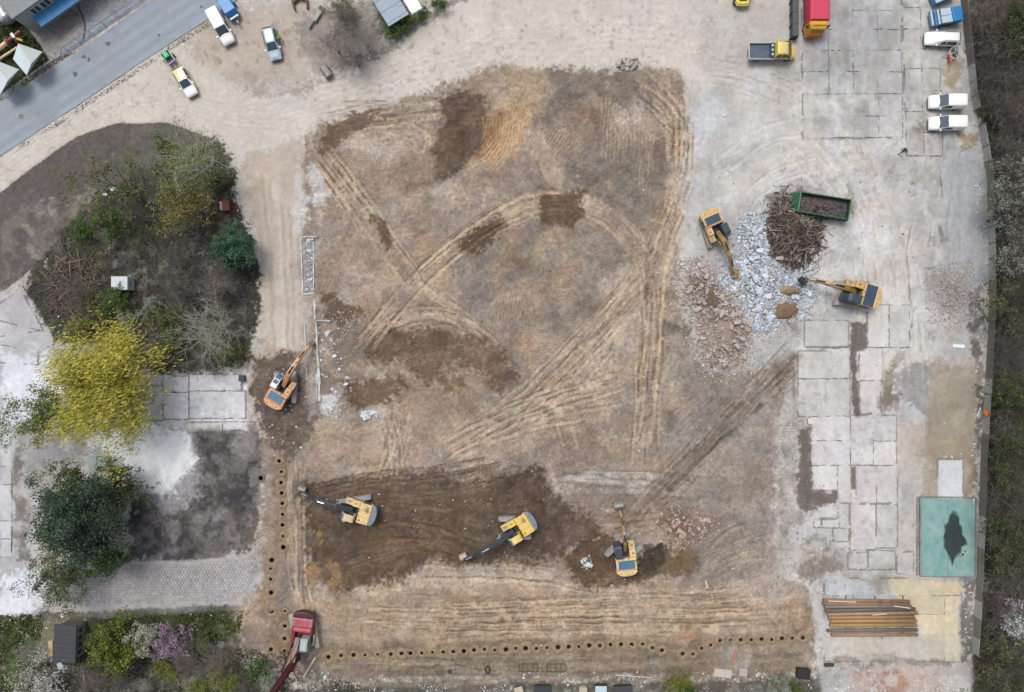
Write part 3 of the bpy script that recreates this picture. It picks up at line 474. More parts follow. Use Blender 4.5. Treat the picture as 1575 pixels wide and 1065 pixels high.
C = np.clip(C, 0.012, 0.8)
relief = sstep(0, 1, (RG == 5).astype(np.float32)) * 0.14 + 0.03
Z += (NW[0] - 0.5) * relief + (NW[4] - 0.5) * (0.05 + relief * 0.25) + (fbm(X, Y, 3.2, 2, 2) - 0.5) * (0.03 + relief * 0.2)
Z += (NW[5] - 0.5) * 0.3 * (RG == 5)
inner = (X > -60) & (X < 1640) & (Y > -60) & (Y < 1130)
Z = np.where(inner, Z, Z * 0.2).astype(np.float32)
def samp(A, px, py):
    i = np.clip(np.searchsorted(GX, px) - 1, 0, len(GX) - 2); j = np.clip(np.searchsorted(GY, py) - 1, 0, len(GY) - 2)
    u = (px - GX[i]) / (GX[i + 1] - GX[i]); v = (py - GY[j]) / (GY[j + 1] - GY[j])
    if A.ndim == 3: u = np.asarray(u)[..., None]; v = np.asarray(v)[..., None]
    return A[j, i] * (1 - u) * (1 - v) + A[j, i + 1] * u * (1 - v) + A[j + 1, i] * (1 - u) * v + A[j + 1, i + 1] * u * v
CS = C.copy()                                   # colours as they lie on slabs too
SLABZ = 0.07
SLABS = []                                      # (group, four corners in photo pixels)
def rects(g, xs, ys, skew=0.0):
    for j in range(len(ys) - 1):
        for i in range(len(xs) - 1):
            k = skew * (ys[j] + ys[j + 1]) * 0.5
            jt = lambda: random.uniform(-.5, .5); SLABS.append((g, [(xs[i] + k + .45 + jt(), ys[j] + .45 + jt()), (xs[i + 1] + k - .45 + jt(), ys[j] + .45 + jt()), (xs[i + 1] + k - .45 + jt(), ys[j + 1] - .45 + jt()), (xs[i] + k + .45 + jt(), ys[j + 1] - .45 + jt())]))
rects('yard', [1233, 1273, 1311, 1349, 1385], [-48, -14, 17, 46, 78, 111, 145, 179, 212], 0.012)
rects('yard', [1388, 1414, 1442], [-20, 12, 45, 76, 106, 140, 172, 205, 240], 0.03)
def slab(g, x0, y0, x1, y1): SLABS.append((g, [(x0, y0), (x1, y0), (x1, y1), (x0, y1)]))
for r in ((1247, 641, 1307, 677), (1247, 678.5, 1307, 715), (1308.5, 640, 1342, 715), (1343.5, 640, 1378, 678), (1343.5, 679.5, 1378, 715), (1249, 717, 1287, 754), (1288.5, 717, 1308, 773), (1316.5, 717, 1347, 773), (1348.5, 717, 1379, 773), (1309, 754, 1315.5, 773), (1308, 777, 1346, 845), (1349, 777, 1379, 842), (1253, 779, 1288, 796.5), (1253, 800, 1262, 811), (1264.5, 800, 1290, 811), (1282, 814, 1304, 832), (1305, 851, 1333, 875), (1336, 848, 1376, 875), (1380, 850, 1404, 882)): slab('floor', *r)
for r in ((1238, 494, 1304, 533), (1228, 541, 1306, 582), (1228, 584, 1306, 640), (1334.5, 470, 1366, 534), (1368, 470, 1398, 534), (1322, 536, 1356, 585), (1322, 587, 1354, 636)): slab('upper', *r)
rects('cream', [1268, 1312, 1356, 1398, 1452, 1478], [890, 916, 945, 976, 1017])
slab('white', 1443, 708, 1480, 767)
for r in ((220, 595, 250, 607), (220, 608.5, 236, 620), (237.5, 608.5, 250, 620), (220, 621.5, 250, 646), (252, 580, 290, 603), (252, 604.5, 290, 644), (292, 577, 371, 601), (292, 602.5, 377, 643), (290, 651, 342, 664), (343.5, 650, 395, 662)): slab('house', *r)
SLABS += [('left', [(-30, 486), (32, 448), (52, 482), (66, 508)]), ('left', [(-30, 524), (67, 509.5), (84, 528), (60, 541)]), ('left', [(-30, 526), (58, 541), (58, 560), (-30, 556)])]
for j in range(6): slab('blocks', -22, 690 + j * 28, -1, 716.5 + j * 28); slab('blocks', 0, 690 + j * 28, 18, 716.5 + j * 28)
SMASK = np.zeros(X.shape, bool); DEEP = np.zeros(X.shape, bool)
for g, q in SLABS:
    s = sl_(q, 4); mm_ = sdf(q, X[s], Y[s]) < 2.2; SMASK[s] |= mm_
    if g in ('floor', 'house', 'upper'): DEEP[s] |= mm_
Z = np.where(SMASK, -0.02 + (fbm(X, Y, 22, 4, 3) - 0.36) * 0.42, Z).astype(np.float32); Z = np.where(DEEP, np.minimum(Z, -.02 + (fbm(X, Y, 12, 2, 3) - .44) * .5), Z); Z = np.where(SMASK, np.minimum(Z, SLABZ - 0.015), Z).astype(np.float32)
jm = SMASK & (Z < 0.03)
C[jm] = C[jm] * 0.35 + L3((118, 111, 105)) * 0.65
# drilled pile holes: the sheet is opened there
HOLES = []
for x, y in ((332, 110), (351, 203), (347, 297), (353, 387), (358, 477), (361, 572), (359, 664), (364, 760), (367, 855)): HOLES.append(('left', 370 + x / 5.607, 690 + y / 5.607))
for x, y in ((70, 265), (64, 315), (65, 380), (66, 462), (67, 537), (70, 572), (67, 803)): HOLES.append(('outer', 400 + x / 3.9375, 795 + y / 3.9375))
for x, y in ((152, 572), (152, 662), (150, 738), (148, 812), (157, 857), (200, 857)): HOLES.append(('inner', 400 + x / 3.9375, 795 + y / 3.9375))
for x, y in ((100, 103), (176, 92), (250, 92), (321, 91), (398, 86), (478, 84), (543, 79), (597, 79), (665, 77), (730, 73), (795, 71), (856, 70), (920, 67), (981, 60), (1045, 57), (1107, 60), (1175, 57), (1234, 50), (1295, 50), (1358, 50), (1423, 46), (1490, 43), (1555, 41)): HOLES.append(('bottom', 480 + x / 3.9375, 985 + y / 3.9375))
for x, y in ((41, 138), (105, 131), (168, 132), (233, 125), (297, 124), (361, 126), (427, 122), (486, 144), (545, 160), (671, 183), (733, 184), (786, 150), (841, 130), (897, 102), (959, 100), (1022, 97), (1087, 98), (1148, 92), (1209, 95), (1270, 88), (1333, 87), (1396, 84)): HOLES.append(('bottom', 880 + x / 3.9375, 960 + y / 3.9375))
HOLES.append(('bottom', 1202.5, 982.2)); HOLES.append(('bottom', 1218.5, 981.8)); HOLES.append(('bottom', 1234.3, 981))
HOLES = [h for i, h in enumerate(HOLES) if all(math.hypot(h[1] - k[1], h[2] - k[2]) > 8 for k in HOLES[:i])]
HOLES.append(('lone', 401.2, 735.8))
fx = (X[:-1, :-1] + X[1:, 1:]) / 2; fy = (Y[:-1, :-1] + Y[1:, 1:]) / 2
keep = np.ones(fx.shape, bool)
for _, hx, hy in HOLES:
    s = sl_([(hx, hy)], 9); s = (slice(s[0].start, s[0].stop), slice(s[1].start, s[1].stop)); keep[s] &= np.hypot(fx[s] - hx, fy[s] - hy) > 3.9
def zt(px, py): return float(samp(Z, np.float64(px), np.float64(py)))
def ground_z(px, py):
    for g, q in SLABS:
        if sdf(q, np.array([[px]]), np.array([[py]]))[0, 0] < 1: return SLABZ
    return zt(px, py)
def mesh_np(name, v, q, cols, m):
    me = bpy.data.meshes.new(name); n = len(q)
    me.vertices.add(len(v)); me.vertices.foreach_set('co', v.astype(np.float32).ravel())
    me.loops.add(n * 4); me.loops.foreach_set('vertex_index', q.astype(np.int32).ravel())
    me.polygons.add(n); me.polygons.foreach_set('loop_start', np.arange(0, n * 4, 4, dtype=np.int32)); 
    me.update(calc_edges=True); me.polygons.foreach_set('use_smooth', np.ones(n, bool))
    a = me.color_attributes.new('Col', 'FLOAT_COLOR', 'POINT'); a.data.foreach_set('color', np.concatenate([cols, np.ones((len(cols), 1), np.float32)], 1).astype(np.float32).ravel())
    me.materials.append(m); me.update(); return me
VX = (X - CX) / PXM; VY = (CY - Y) / PXM
allv = np.stack([VX, VY, Z], -1).reshape(-1, 3); allc = C.reshape(-1, 3)
nx = X.shape[1]; jj, ii = np.meshgrid(np.arange(X.shape[0] - 1), np.arange(nx - 1), indexing='ij')
quads = np.stack([(jj + 1) * nx + ii, (jj + 1) * nx + ii + 1, jj * nx + ii + 1, jj * nx + ii], -1)
frg = RG[:-1, :-1]
MG = attr_mat('soil_surface', fine=0.21, s1=2.2, s2=6.5, bump=0.6); MGH = attr_mat('hard_surface', fine=0.085, s1=1.1, s2=6.0, bump=0.2)
for name, ids in (('ground', (0, 5)), ('dirt_road', (1,)), ('concrete_yard', (2,)), ('asphalt_lot', (3,)), ('overgrown_ground', (4,))):
    k = keep & np.isin(frg, ids); q = quads[k]; u, inv = np.unique(q, return_inverse=True)
    o = bpy.data.objects.new(name, mesh_np(name, allv[u], inv.reshape(-1, 4), allc[u], MGH if name in ('dirt_road', 'concrete_yard') else MG)); COL.objects.link(o); tag(o, kind='structure')
YARD_O = bpy.data.objects['concrete_yard']
# slabs: each a piece with its own edges, the same stains lying across them
MS = attr_mat('slab_surface', rough=0.9, fine=0.10, bump=0.15)
def slab_piece(q, ztop, parent, name='slab', seed=0):
    rs = np.random.RandomState(seed); w = math.hypot(q[1][0] - q[0][0], q[1][1] - q[0][1]); h = math.hypot(q[3][0] - q[0][0], q[3][1] - q[0][1])
    n, m = max(2, int(w / 3)), max(2, int(h / 3)); U, V = np.meshgrid(np.linspace(0, 1, n + 1), np.linspace(0, 1, m + 1))
    qa = np.array(q, float); P = (qa[0] * ((1 - U) * (1 - V))[..., None] + qa[1] * (U * (1 - V))[..., None] + qa[2] * (U * V)[..., None] + qa[3] * ((1 - U) * V)[..., None])
    edge = (U == 0) | (U == 1) | (V == 0) | (V == 1); P += rs.randn(*P.shape) * np.where(edge, 0.5, 0)[..., None]
    tint = (0.93 + 0.14 * rs.rand()) * (1 + (rs.rand(3) - .5) * 0.03)
    cc = samp(CS, P[..., 0], P[..., 1]) * tint; tz = ztop + rs.randn() * 0.008 + (U - .5) * rs.randn() * 0.012 + (V - .5) * rs.randn() * 0.012
    top = np.stack([(P[..., 0] - CX) / PXM, (CY - P[..., 1]) / PXM, tz], -1).reshape(-1, 3); N = n + 1
    q1 = [(b * N + a, (b + 1) * N + a, (b + 1) * N + a + 1, b * N + a + 1) for b in range(m) for a in range(n)]
    loop = [a for a in range(N)] + [b * N + n for b in range(1, m + 1)] + [m * N + a for a in range(n - 1, -1, -1)] + [b * N for b in range(m - 1, 0, -1)]
    bot = top[loop].copy(); bot[:, 2] -= 0.16; T = len(top); K = len(loop)
    q1 += [(loop[k], loop[(k + 1) % K], T + (k + 1) % K, T + k) for k in range(K)]
    cols = np.concatenate([cc.reshape(-1, 3), cc.reshape(-1, 3)[loop]]).astype(np.float32)
    me = mesh_np(name, np.concatenate([top, bot]), np.array(q1), cols, MS); me.polygons.foreach_set('use_smooth', np.zeros(len(me.polygons), bool))
    o = bpy.data.objects.new(name, me); COL.objects.link(o); o.parent = parent; return o
for k, (g, q) in enumerate(SLABS): slab_piece(q, SLABZ, YARD_O, seed=k)
# ================================================================ ROAD, KERBS, PATHS, WALLS
def sheet(name, pts, z, m, thick=0.03, parent=None):
    mb = MB(); mb.prism([W(*p) for p in pts], z - thick, z); return mb.build(name, m, parent)
ASPH = mat('road_asphalt', (152, 163, 174), 0.85, amt=0.07, scale=0.35, bump=0.1, dirt=(132, 132, 134), dirt_amt=0.35)
road_pts = [(-1500, 1230 + 10), (-1500, 1148 + 10), (0, 160), (122, 80), (222, 8), (1600, -985), (1600, -885 + 5), (356, 0), (330, 24), (254, 72), (142, 148), (0, 241)]
rd = MB()
for a, b in (((-1500, 1152, 1236), (0, 160, 241)), ((0, 160, 241), (122, 80, 161)), ((122, 80, 161), (222, 8, 93)), ((222, 8, 93), (330, -66, 24)), ((330, -66, 24), (1700, -1000, -890))):
    rd.add([(*W(a[0], a[2]), .075), (*W(b[0], b[2]), .075), (*W(b[0], b[1]), .075), (*W(a[0], a[1]), .075)], [(0, 1, 2, 3)])
ro = tag(rd.build('road', ASPH), kind='structure')
# darker tyre lanes, a seam and repair patches as thin sheets on the road
ASPD = mat('worn_lane_asphalt', (143, 154, 166), 0.85, amt=0.08, scale=0.5, bump=0.1, dirt=(150, 153, 157), dirt_amt=0.5)
def para(p0, p1, w, z, m, name, parent):
    a = Vector(W(*p0)); b = Vector(W(*p1)); d = (b - a).normalized(); n = Vector((-d.y, d.x)) * w / 2
    return MB().add([(*(a - n), z), (*(b - n), z), (*(b + n), z), (*(a + n), z)], [(0, 1, 2, 3)]).build(name, m, parent)
for dy in (-20, 2, 24): para((-40, 226 + dy + 2), (122, 122 + dy), 0.8, .079, ASPD, 'tyre_lane', ro); para((122, 122 + dy), (330, -22 + dy), 0.8, .079, ASPD, 'tyre_lane', ro)
TAR = mat('tar_patch', (96, 99, 103), 0.8, amt=0.1)
for (x, y, a, b) in ((130, 88, .5, .25), (137, 92, .3, .3), (167, 68, .5, .3), (116, 115, .45, .4), (245, 55, .25, .2), (310, 11, .25, .2)): MB().prism([(W(x, y)[0] + a * math.cos(t + x) * (0.7 + 0.3 * math.sin(3 * t + x)), W(x, y)[1] + b * math.sin(t + x)) for t in np.linspace(0, 6.28, 9)[:-1]], .07, .083).build('tar_patch', TAR, ro)
def manhole(px, py, z, label, r=0.32):
    x, y = W(px, py); t = thing('manhole_cover', label, 'manhole', (x, y, z))
    MB().tube([(0, 0, 0), (0, 0, .012)], r, 18).build('frame', mat('iron_frame', (104, 106, 108), 0.6, 0.4), t)
    mb = MB().tube([(0, 0, .012), (0, 0, .02)], r * .84, 18)
    for i in range(-3, 4): mb.box(-r * .6, r * .6, i * r * .2 - .015, i * r * .2 + .015, .02, .028)
    mb.build('lid', mat('iron_lid', (112, 115, 119), 0.55, 0.4), t)
manhole(33, 180, .079, 'round iron manhole cover in the asphalt road near the left edge', .36)
KERB = mat('kerb_stone', (150, 148, 144), 0.9, amt=0.18, scale=3, dirt=(98, 96, 84), dirt_amt=0.6)
def kerb(pts, name, w=0.16, h=0.12, m=KERB, step=1.0, z0=0.0):          # a row of separate kerb stones
    pts = smooth_line(pts, 8) if len(pts) > 2 else pts
    root = None; P = [Vector(W(*p)) for p in pts]; k = 0
    root = bpy.data.objects.new(name, None); COL.objects.link(root); tag(root, kind='structure'); me = {}
    seg = []; carry = 0.0
    for a, b in zip(P[:-1], P[1:]):
        L = (b - a).length; d = (b - a) / max(L, 1e-6); t = -carry
        while t + step <= L + 1e-6:
            if t >= 0: seg.append((a + d * t, a + d * (t + step)))
            t += step
        carry = L - t if t < L else 0.0; carry = max(0.0, carry)
    base = MB().box(-step / 2 + .01, step / 2 - .01, -w / 2, w / 2, -0.1, h).mesh('kerb_stone', m)
    for a, b in seg:
        o = bpy.data.objects.new('kerb_stone', base); COL.objects.link(o); o.parent = root; c = (a + b) / 2; d = b - a
        o.location = (c.x, c.y, z0 + random.uniform(-.02, .01)); o.rotation_euler = (random.uniform(-.02, .02), random.uniform(-.01, .01), math.atan2(d.y, d.x) + random.uniform(-.012, .012))
    return root
kerb([(-40, 269), (0, 243), (142, 150), (254, 74.5), (330, 26.5), (372, -4)], 'road_kerb', step=2.0)
kerb([(-40, 185), (0, 158), (122, 78), (222, 6), (250, -14)], 'road_kerb', step=2.0)
kerb([(-30, 316), (0, 295), (62, 248), (120, 207), (180, 189), (222, 186), (262, 191)], 'apron_kerb', w=.2, step=1.5, z0=-.01, m=mat('pale_kerb', (200, 196, 190), .9, amt=.15, dirt=(150, 140, 128), dirt_amt=.5))
kerb([(195, 866), (300, 863.5), (352, 859), (378, 851), (392, 838)], 'lot_kerb', w=.17, step=1.2, z0=-.02, m=MATS['pale_kerb'])
kerb([(60, 942), (160, 934), (260, 929), (345, 927)], 'path_kerb', w=.15, step=1.5, z0=-.02, m=MATS['pale_kerb'])
# verge of weeds along the road
def tufts(name, polys, n, cols, h=(.08, .3), kind='stuff', seed=1, w=.05, label=None):
    rs = np.random.RandomState(seed); V = []; CC = []; cols = [np.array(alb(c)) for c in cols]
    for pts, frac in polys:
        q = np.array(pts, float); k = 0; tot = int(n * frac); tries = 0
        while k < tot and tries < 40:
            tries += 1; xy = q.min(0) + rs.rand(tot * 2, 2) * (q.max(0) - q.min(0)); dd = sdf(pts, xy[:, :1], xy[:, 1:])[:, 0]
            nv = fbm(xy[:, 0], xy[:, 1], 22, 3, 3); xy = xy[(dd < 0) & (nv + rs.randn(len(nv)) * .05 > .44)][:tot - k]
            for px, py in xy:
                z = zt(px, py); x, y = W(px, py); hh = h[0] + (h[1] - h[0]) * rs.rand(); a = rs.rand() * 6.28; l = rs.randn(2) * hh * .6; ww = w * (0.6 + rs.rand())
                c = cols[rs.randint(len(cols))] * (0.7 + 0.6 * rs.rand())
                V += [(x - math.cos(a) * ww, y - math.sin(a) * ww, z), (x + math.cos(a) * ww, y + math.sin(a) * ww, z), (x + l[0] + math.cos(a) * ww * .5, y + l[1] + math.sin(a) * ww * .5, z + hh), (x + l[0] - math.cos(a) * ww * .5, y + l[1] - math.sin(a) * ww * .5, z + hh)]; CC += [c] * 4
            k += len(xy)
    V = np.array(V); q = np.arange(len(V)).reshape(-1, 4)
    o = bpy.data.objects.new(name, mesh_np(name, V, q, np.array(CC, np.float32), attr_mat('leaf_surface', rough=.8, fine=.1, bump=0))); COL.objects.link(o); return tag(o, label, None, None, kind)
tufts('verge_weeds', [([(0, 244), (142, 151), (254, 76), (330, 28), (333, 33), (256, 83), (144, 158), (0, 252)], .55), ([(0, 156), (120, 78), (90, 88), (0, 146)], .45)], 1500, [(142, 136, 122), (146, 138, 122), (116, 116, 94), (160, 152, 138)], (.03, .12), seed=2, w=.07)
GREENS = [(70, 92, 40), (86, 104, 48), (60, 78, 38), (100, 108, 64), (112, 104, 78)]
BROWN = [(112, 102, 90), (96, 88, 78), (128, 118, 104), (84, 78, 68), (92, 98, 60)]
tufts('grass', [([(0, 945), (68, 945), (60, 1000), (40, 1080), (0, 1090), (-40, 1090), (-40, 950)], .3), ([(130, 955), (375, 938), (368, 980), (300, 1000), (130, 1010)], .4), ([(-40, 10), (15, 0), (76, 92), (0, 146), (-40, 170)], .3)], 16000, GREENS, (.05, .22), seed=3, w=.08)
tufts('undergrowth', [(ISL, .16), ([(130, 990), (440, 1000), (470, 1040), (600, 1060), (700, 1090), (0, 1090), (60, 1020)], .26), ([(1486, -40), (1620, -40), (1620, 1100), (1490, 1100), (1500, 1000), (1528, 500), (1524, 280)], .44)], 36000, [(104, 98, 90), (92, 87, 80), (122, 115, 105), (84, 80, 73), (92, 98, 68)], (.06, .3), seed=4, w=.09)
# hexagonal pavers of the path: far too small to pick apart, one part
def hexes(pts, pitch, z, name, parent, cols, seed=5, skip=0.06):
    rs = np.random.RandomState(seed); mb = MB(); V = []; Q = []; CC = []; q = np.array(pts, float); x0, y0 = q.min(0); x1, y1 = q.max(0); row = 0; y = y0
    while y < y1:
        x = x0 + (row % 2) * pitch / 2
        while x < x1:
            if sdf(pts, np.array([[x]]), np.array([[y]]))[0, 0] < -1 and rs.rand() > skip:
                cx, cy = W(x, y); r = pitch / PXM * .5; o = len(V); zz = z + rs.randn() * .012; c = samp(CS, np.float64(x), np.float64(y)) * (0.86 + .24 * rs.rand())
                for k in range(6): V.append((cx + r * math.cos(k * 1.0472 + .5236), cy + r * math.sin(k * 1.0472 + .5236), zz - .03))
                for k in range(6): V.append((cx + r * .72 * math.cos(k * 1.0472 + .5236), cy + r * .72 * math.sin(k * 1.0472 + .5236), zz + .02))
                Q += [(o + k, o + (k + 1) % 6, o + 6 + (k + 1) % 6, o + 6 + k) for k in range(6)] + [(o + 6, o + 7, o + 8, o + 9), (o + 6, o + 9, o + 10, o + 11)]; CC += [c * .83] * 6 + [np.minimum(c * 1.05, .8)] * 6
            x += pitch
        y += pitch * .866; row += 1
    me = mesh_np(name, np.array(V), np.array(Q), np.array(CC, np.float32), MS); me.polygons.foreach_set('use_smooth', np.zeros(len(me.polygons), bool)); o = bpy.data.objects.new(name, me); COL.objects.link(o); o.parent = parent; tag(o, kind='stuff'); return o
hexes([(70, 934), (85, 900), (150, 872), (300, 866), (368, 860), (392, 846), (398, 880), (372, 918), (345, 925), (200, 930)], 4.9, .05, 'hexagonal_pavers', YARD_O, None)
hexes([(1200, 650), (1226, 645), (1224, 760), (1212, 850), (1196, 850)], 4.9, .05, 'hexagonal_pavers', YARD_O, None, 6, .35)
hexes([(1230, 592), (1290, 600), (1280, 632), (1232, 632)], 4.9, .085, 'hexagonal_pavers', YARD_O, None, 7, .55)
# boundary wall of concrete panels
WALLC = [mat('wall_concrete', (170, 171, 168), .9, amt=.12, scale=1.2, bump=.2, dirt=(120, 122, 108), dirt_amt=.4), mat('wall_concrete_mossy', (140, 139, 130), .9, amt=.15, scale=1.2, bump=.2, dirt=(96, 104, 76), dirt_amt=.7), mat('wall_concrete_dark', (118, 117, 112), .9, amt=.15, scale=1.2, bump=.2, dirt=(86, 86, 78), dirt_amt=.6)]
def wall(pts, label, h=1.3, seed=1, dark=()):
    P = [Vector(W(*p)) for p in pts]; rs = random.Random(seed); root = thing('concrete_wall', label, 'wall', (P[0].x, P[0].y, 0)); base = P[0]; k = 0
    for a, b in zip(P[:-1], P[1:]):
        n = max(1, round((b - a).length / 2.4)); L = (b - a).length / n; d = (b - a).normalized(); ang = math.atan2(d.y, d.x)
        for i in range(n):
            c = a + d * L * (i + .5) - base; hh = h + rs.uniform(-.05, .05); m = WALLC[2] if k in dark else WALLC[rs.choice((0, 0, 0, 1))]
            mb = MB(); g = .02
            for j in range(3): mb.box(-L / 2 + .08, L / 2 - .08, -.05, .05, -.2 if j == 0 else hh * j / 3 + g, hh * (j + 1) / 3)
            o = mb.build('panel', m, root, bevel=.012); o.location = (c.x, c.y, 0); o.rotation_euler = (rs.uniform(-.03, .03), 0, ang)
            p = MB().box(-.075, .075, -.085, .085, -.2, hh + .06).build('post', WALLC[1], root); q = a + d * L * i - base; p.location = (q.x, q.y, 0); p.rotation_euler = (0, 0, ang); k += 1
    return root
wall([(1470, -70), (1478, 0), (1483, 50), (1491.5, 128), (1498, 171)], 'grey concrete panel wall beside the parked white vans, up to the gap', dark=(0, 1, 2, 3, 4, 5, 6), seed=2)
wall([(1505.6, 194), (1511, 227), (1518.8, 273), (1519.5, 325), (1521.5, 400), (1522, 465), (1518.8, 534), (1514.5, 606), (1509, 698), (1506, 792), (1502, 892), (1495.5, 1005)], 'long pale concrete panel wall along the wood, from the gap to the bottom', seed=3, dark=(11, 12, 13, 14, 18, 19, 20, 21))
# teal basin floor with rims and a puddle
TEAL = mat('teal_paint', (118, 164, 162), .75, amt=.2, scale=.9, bump=.1, dirt=(160, 182, 174), dirt_amt=.62)
RIM = mat('rim_concrete', (150, 148, 143), .9, amt=.2, scale=2, dirt=(104, 98, 88), dirt_amt=.5)
bx_, by_ = W(1456, 826); bas = thing('painted_basin', 'shallow teal painted concrete basin holding a dark puddle', 'basin', (bx_, by_, 0))
def rel(px, py): x, y = W(px, py); return (x - bx_, y - by_)
def tilequad(a, b, c, d, z, name, m): return MB().prism([rel(*a), rel(*b), rel(*c), rel(*d)], z - .12, z).build(name, m, bas)
tilequad((1416, 766), (1457, 767), (1457, 886), (1416, 884), .085, 'floor_panel', TEAL); tilequad((1457.6, 767), (1499, 768), (1498, 887), (1457.6, 886), .085, 'floor_panel', TEAL)
tilequad((1409.5, 764), (1412, 764), (1412, 884), (1409, 884), .22, 'rim', RIM); tilequad((1413, 764), (1415.2, 764), (1415.2, 884), (1413, 884), .3, 'rim', RIM); tilequad((1415, 763), (1500, 764.5), (1500, 766), (1415, 765.4), .16, 'rim', RIM); tilequad((1499.5, 766), (1502, 766), (1501, 888), (1498.6, 888), .18, 'rim', RIM); tilequad((1415, 885.5), (1498, 887.6), (1498, 889.5), (1415, 887), .12, 'rim', RIM)
PUD = [(1466, 789), (1470, 793), (1475, 797), (1474, 806), (1478, 813), (1479, 822), (1484, 829), (1485, 836), (1478, 841), (1477, 848), (1470, 853), (1467, 860), (1464.5, 868), (1462, 858), (1456, 849), (1452, 840), (1453, 832), (1450.5, 825), (1454, 817), (1453, 810), (1458, 804), (1460, 795)]
DMP = mat('damp_teal', (84, 116, 112), .45, amt=.2, scale=1.0)
pc_ = np.array(PUD).mean(0); MB().prism([rel(*(pc_ + (np.array(p) - pc_) * (1.1 + .09 * math.sin(i * 2.1)))) for i, p in enumerate(PUD)], .05, .0872).build('damp_margin', DMP, bas)
tag(MB().prism([W(*p) for p in PUD], .08, .0895).build('puddle', mat('puddle_water', (62, 72, 70), .04, amt=.15, scale=.5, spec=.5)), kind='structure')
for (x, y, r) in ((1480, 853, .18), (1484, 848, .12), (1476, 856, .1)): tag(MB().prism([(W(x, y)[0] + r * math.cos(t) * (1 + .3 * math.sin(2 * t)), W(x, y)[1] + r * math.sin(t)) for t in np.linspace(0, 6.28, 10)[:-1]], .08, .0895).build('puddle', MATS['puddle_water']), kind='structure')
# drilled holes: collar of spoil and a dark shaft
SPOIL = mat('drill_spoil', (166, 146, 118), .95, amt=.25, scale=3, bump=.5, dirt=(118, 101, 84), dirt_amt=.7); SHAFT = mat('shaft_soil', (70, 60, 52), .95, amt=.2)
def ringm(r0, r1, seed):
    rs = np.random.RandomState(seed); n = 20; mb = MB(); rings = []
    for rr, z in ((r0, -1.6), (r0, -.02), (r0 * 1.12, .05), (r0 + (r1 - r0) * .42, .085), (r0 + (r1 - r0) * .75, .03), (r1, -.07)):
        rings.append([((rr * (1 + .06 * math.sin(3 * t + seed) + rs.randn() * (.07 if z > 0 or rr == r1 else 0))) * math.cos(t), rr * math.sin(t), z + (rs.randn() * .012 if z > 0 else 0)) for t in np.linspace(0, 2 * math.pi, n + 1)[:-1]])
    return rings
HM = []
for s in range(9):
    rg = ringm(.2 + .018 * (s % 5), .66 + .08 * (s % 4), s); HM.append((MB().loft(rg[1:], cap=False).mesh('collar', SPOIL, True), MB().loft(rg[:2], cap=False).add([p for p in rg[0]], [tuple(range(20))]).mesh('shaft', SHAFT)))
rg = ringm(.24, .5, 3); HLONE = (MB().loft([[(p[0], p[1], p[2] * .4) for p in r_] for r_ in rg[1:]], cap=False).mesh('collar', mat('lone_hole_rim', (112, 106, 102), .95, amt=.2), True), MB().loft(rg[:2], cap=False).add([p for p in rg[0]], [tuple(range(20))]).mesh('shaft', mat('black_shaft', (34, 32, 32), .95)))
cnt = {}
PHR = {'left': 'pile hole from the top of the single file right of the dark lot', 'outer': 'pile hole from the top of the outer lower left file', 'inner': 'pile hole from the top of the file by the red drill rig', 'bottom': 'pile hole from the left in the long bottom row'}
HOLES_S = [h for h in HOLES if h[0] != 'bottom'] + sorted([h for h in HOLES if h[0] == 'bottom'], key=lambda h: h[1])
for i, (g, px, py) in enumerate(HOLES_S):
    x, y = W(px, py); cnt[g] = cnt.get(g, 0) + 1
    lab = 'lone wide round hole at the edge of the dark lot' if g == 'lone' else ordinal(cnt[g]) + ' ' + PHR[g]
    t = thing('drill_hole', lab, 'hole', (x, y, zt(px + 5, py)), random.random() * 6, 'drilled pile holes in rows', random.uniform(.75, 1.3) if g != 'lone' else 1.3)
    for nm, me in zip(('collar', 'shaft'), HM[(i * 7 + i // 3) % 9] if g != 'lone' else HLONE):
        o = bpy.data.objects.new(nm, me); COL.objects.link(o); o.parent = t
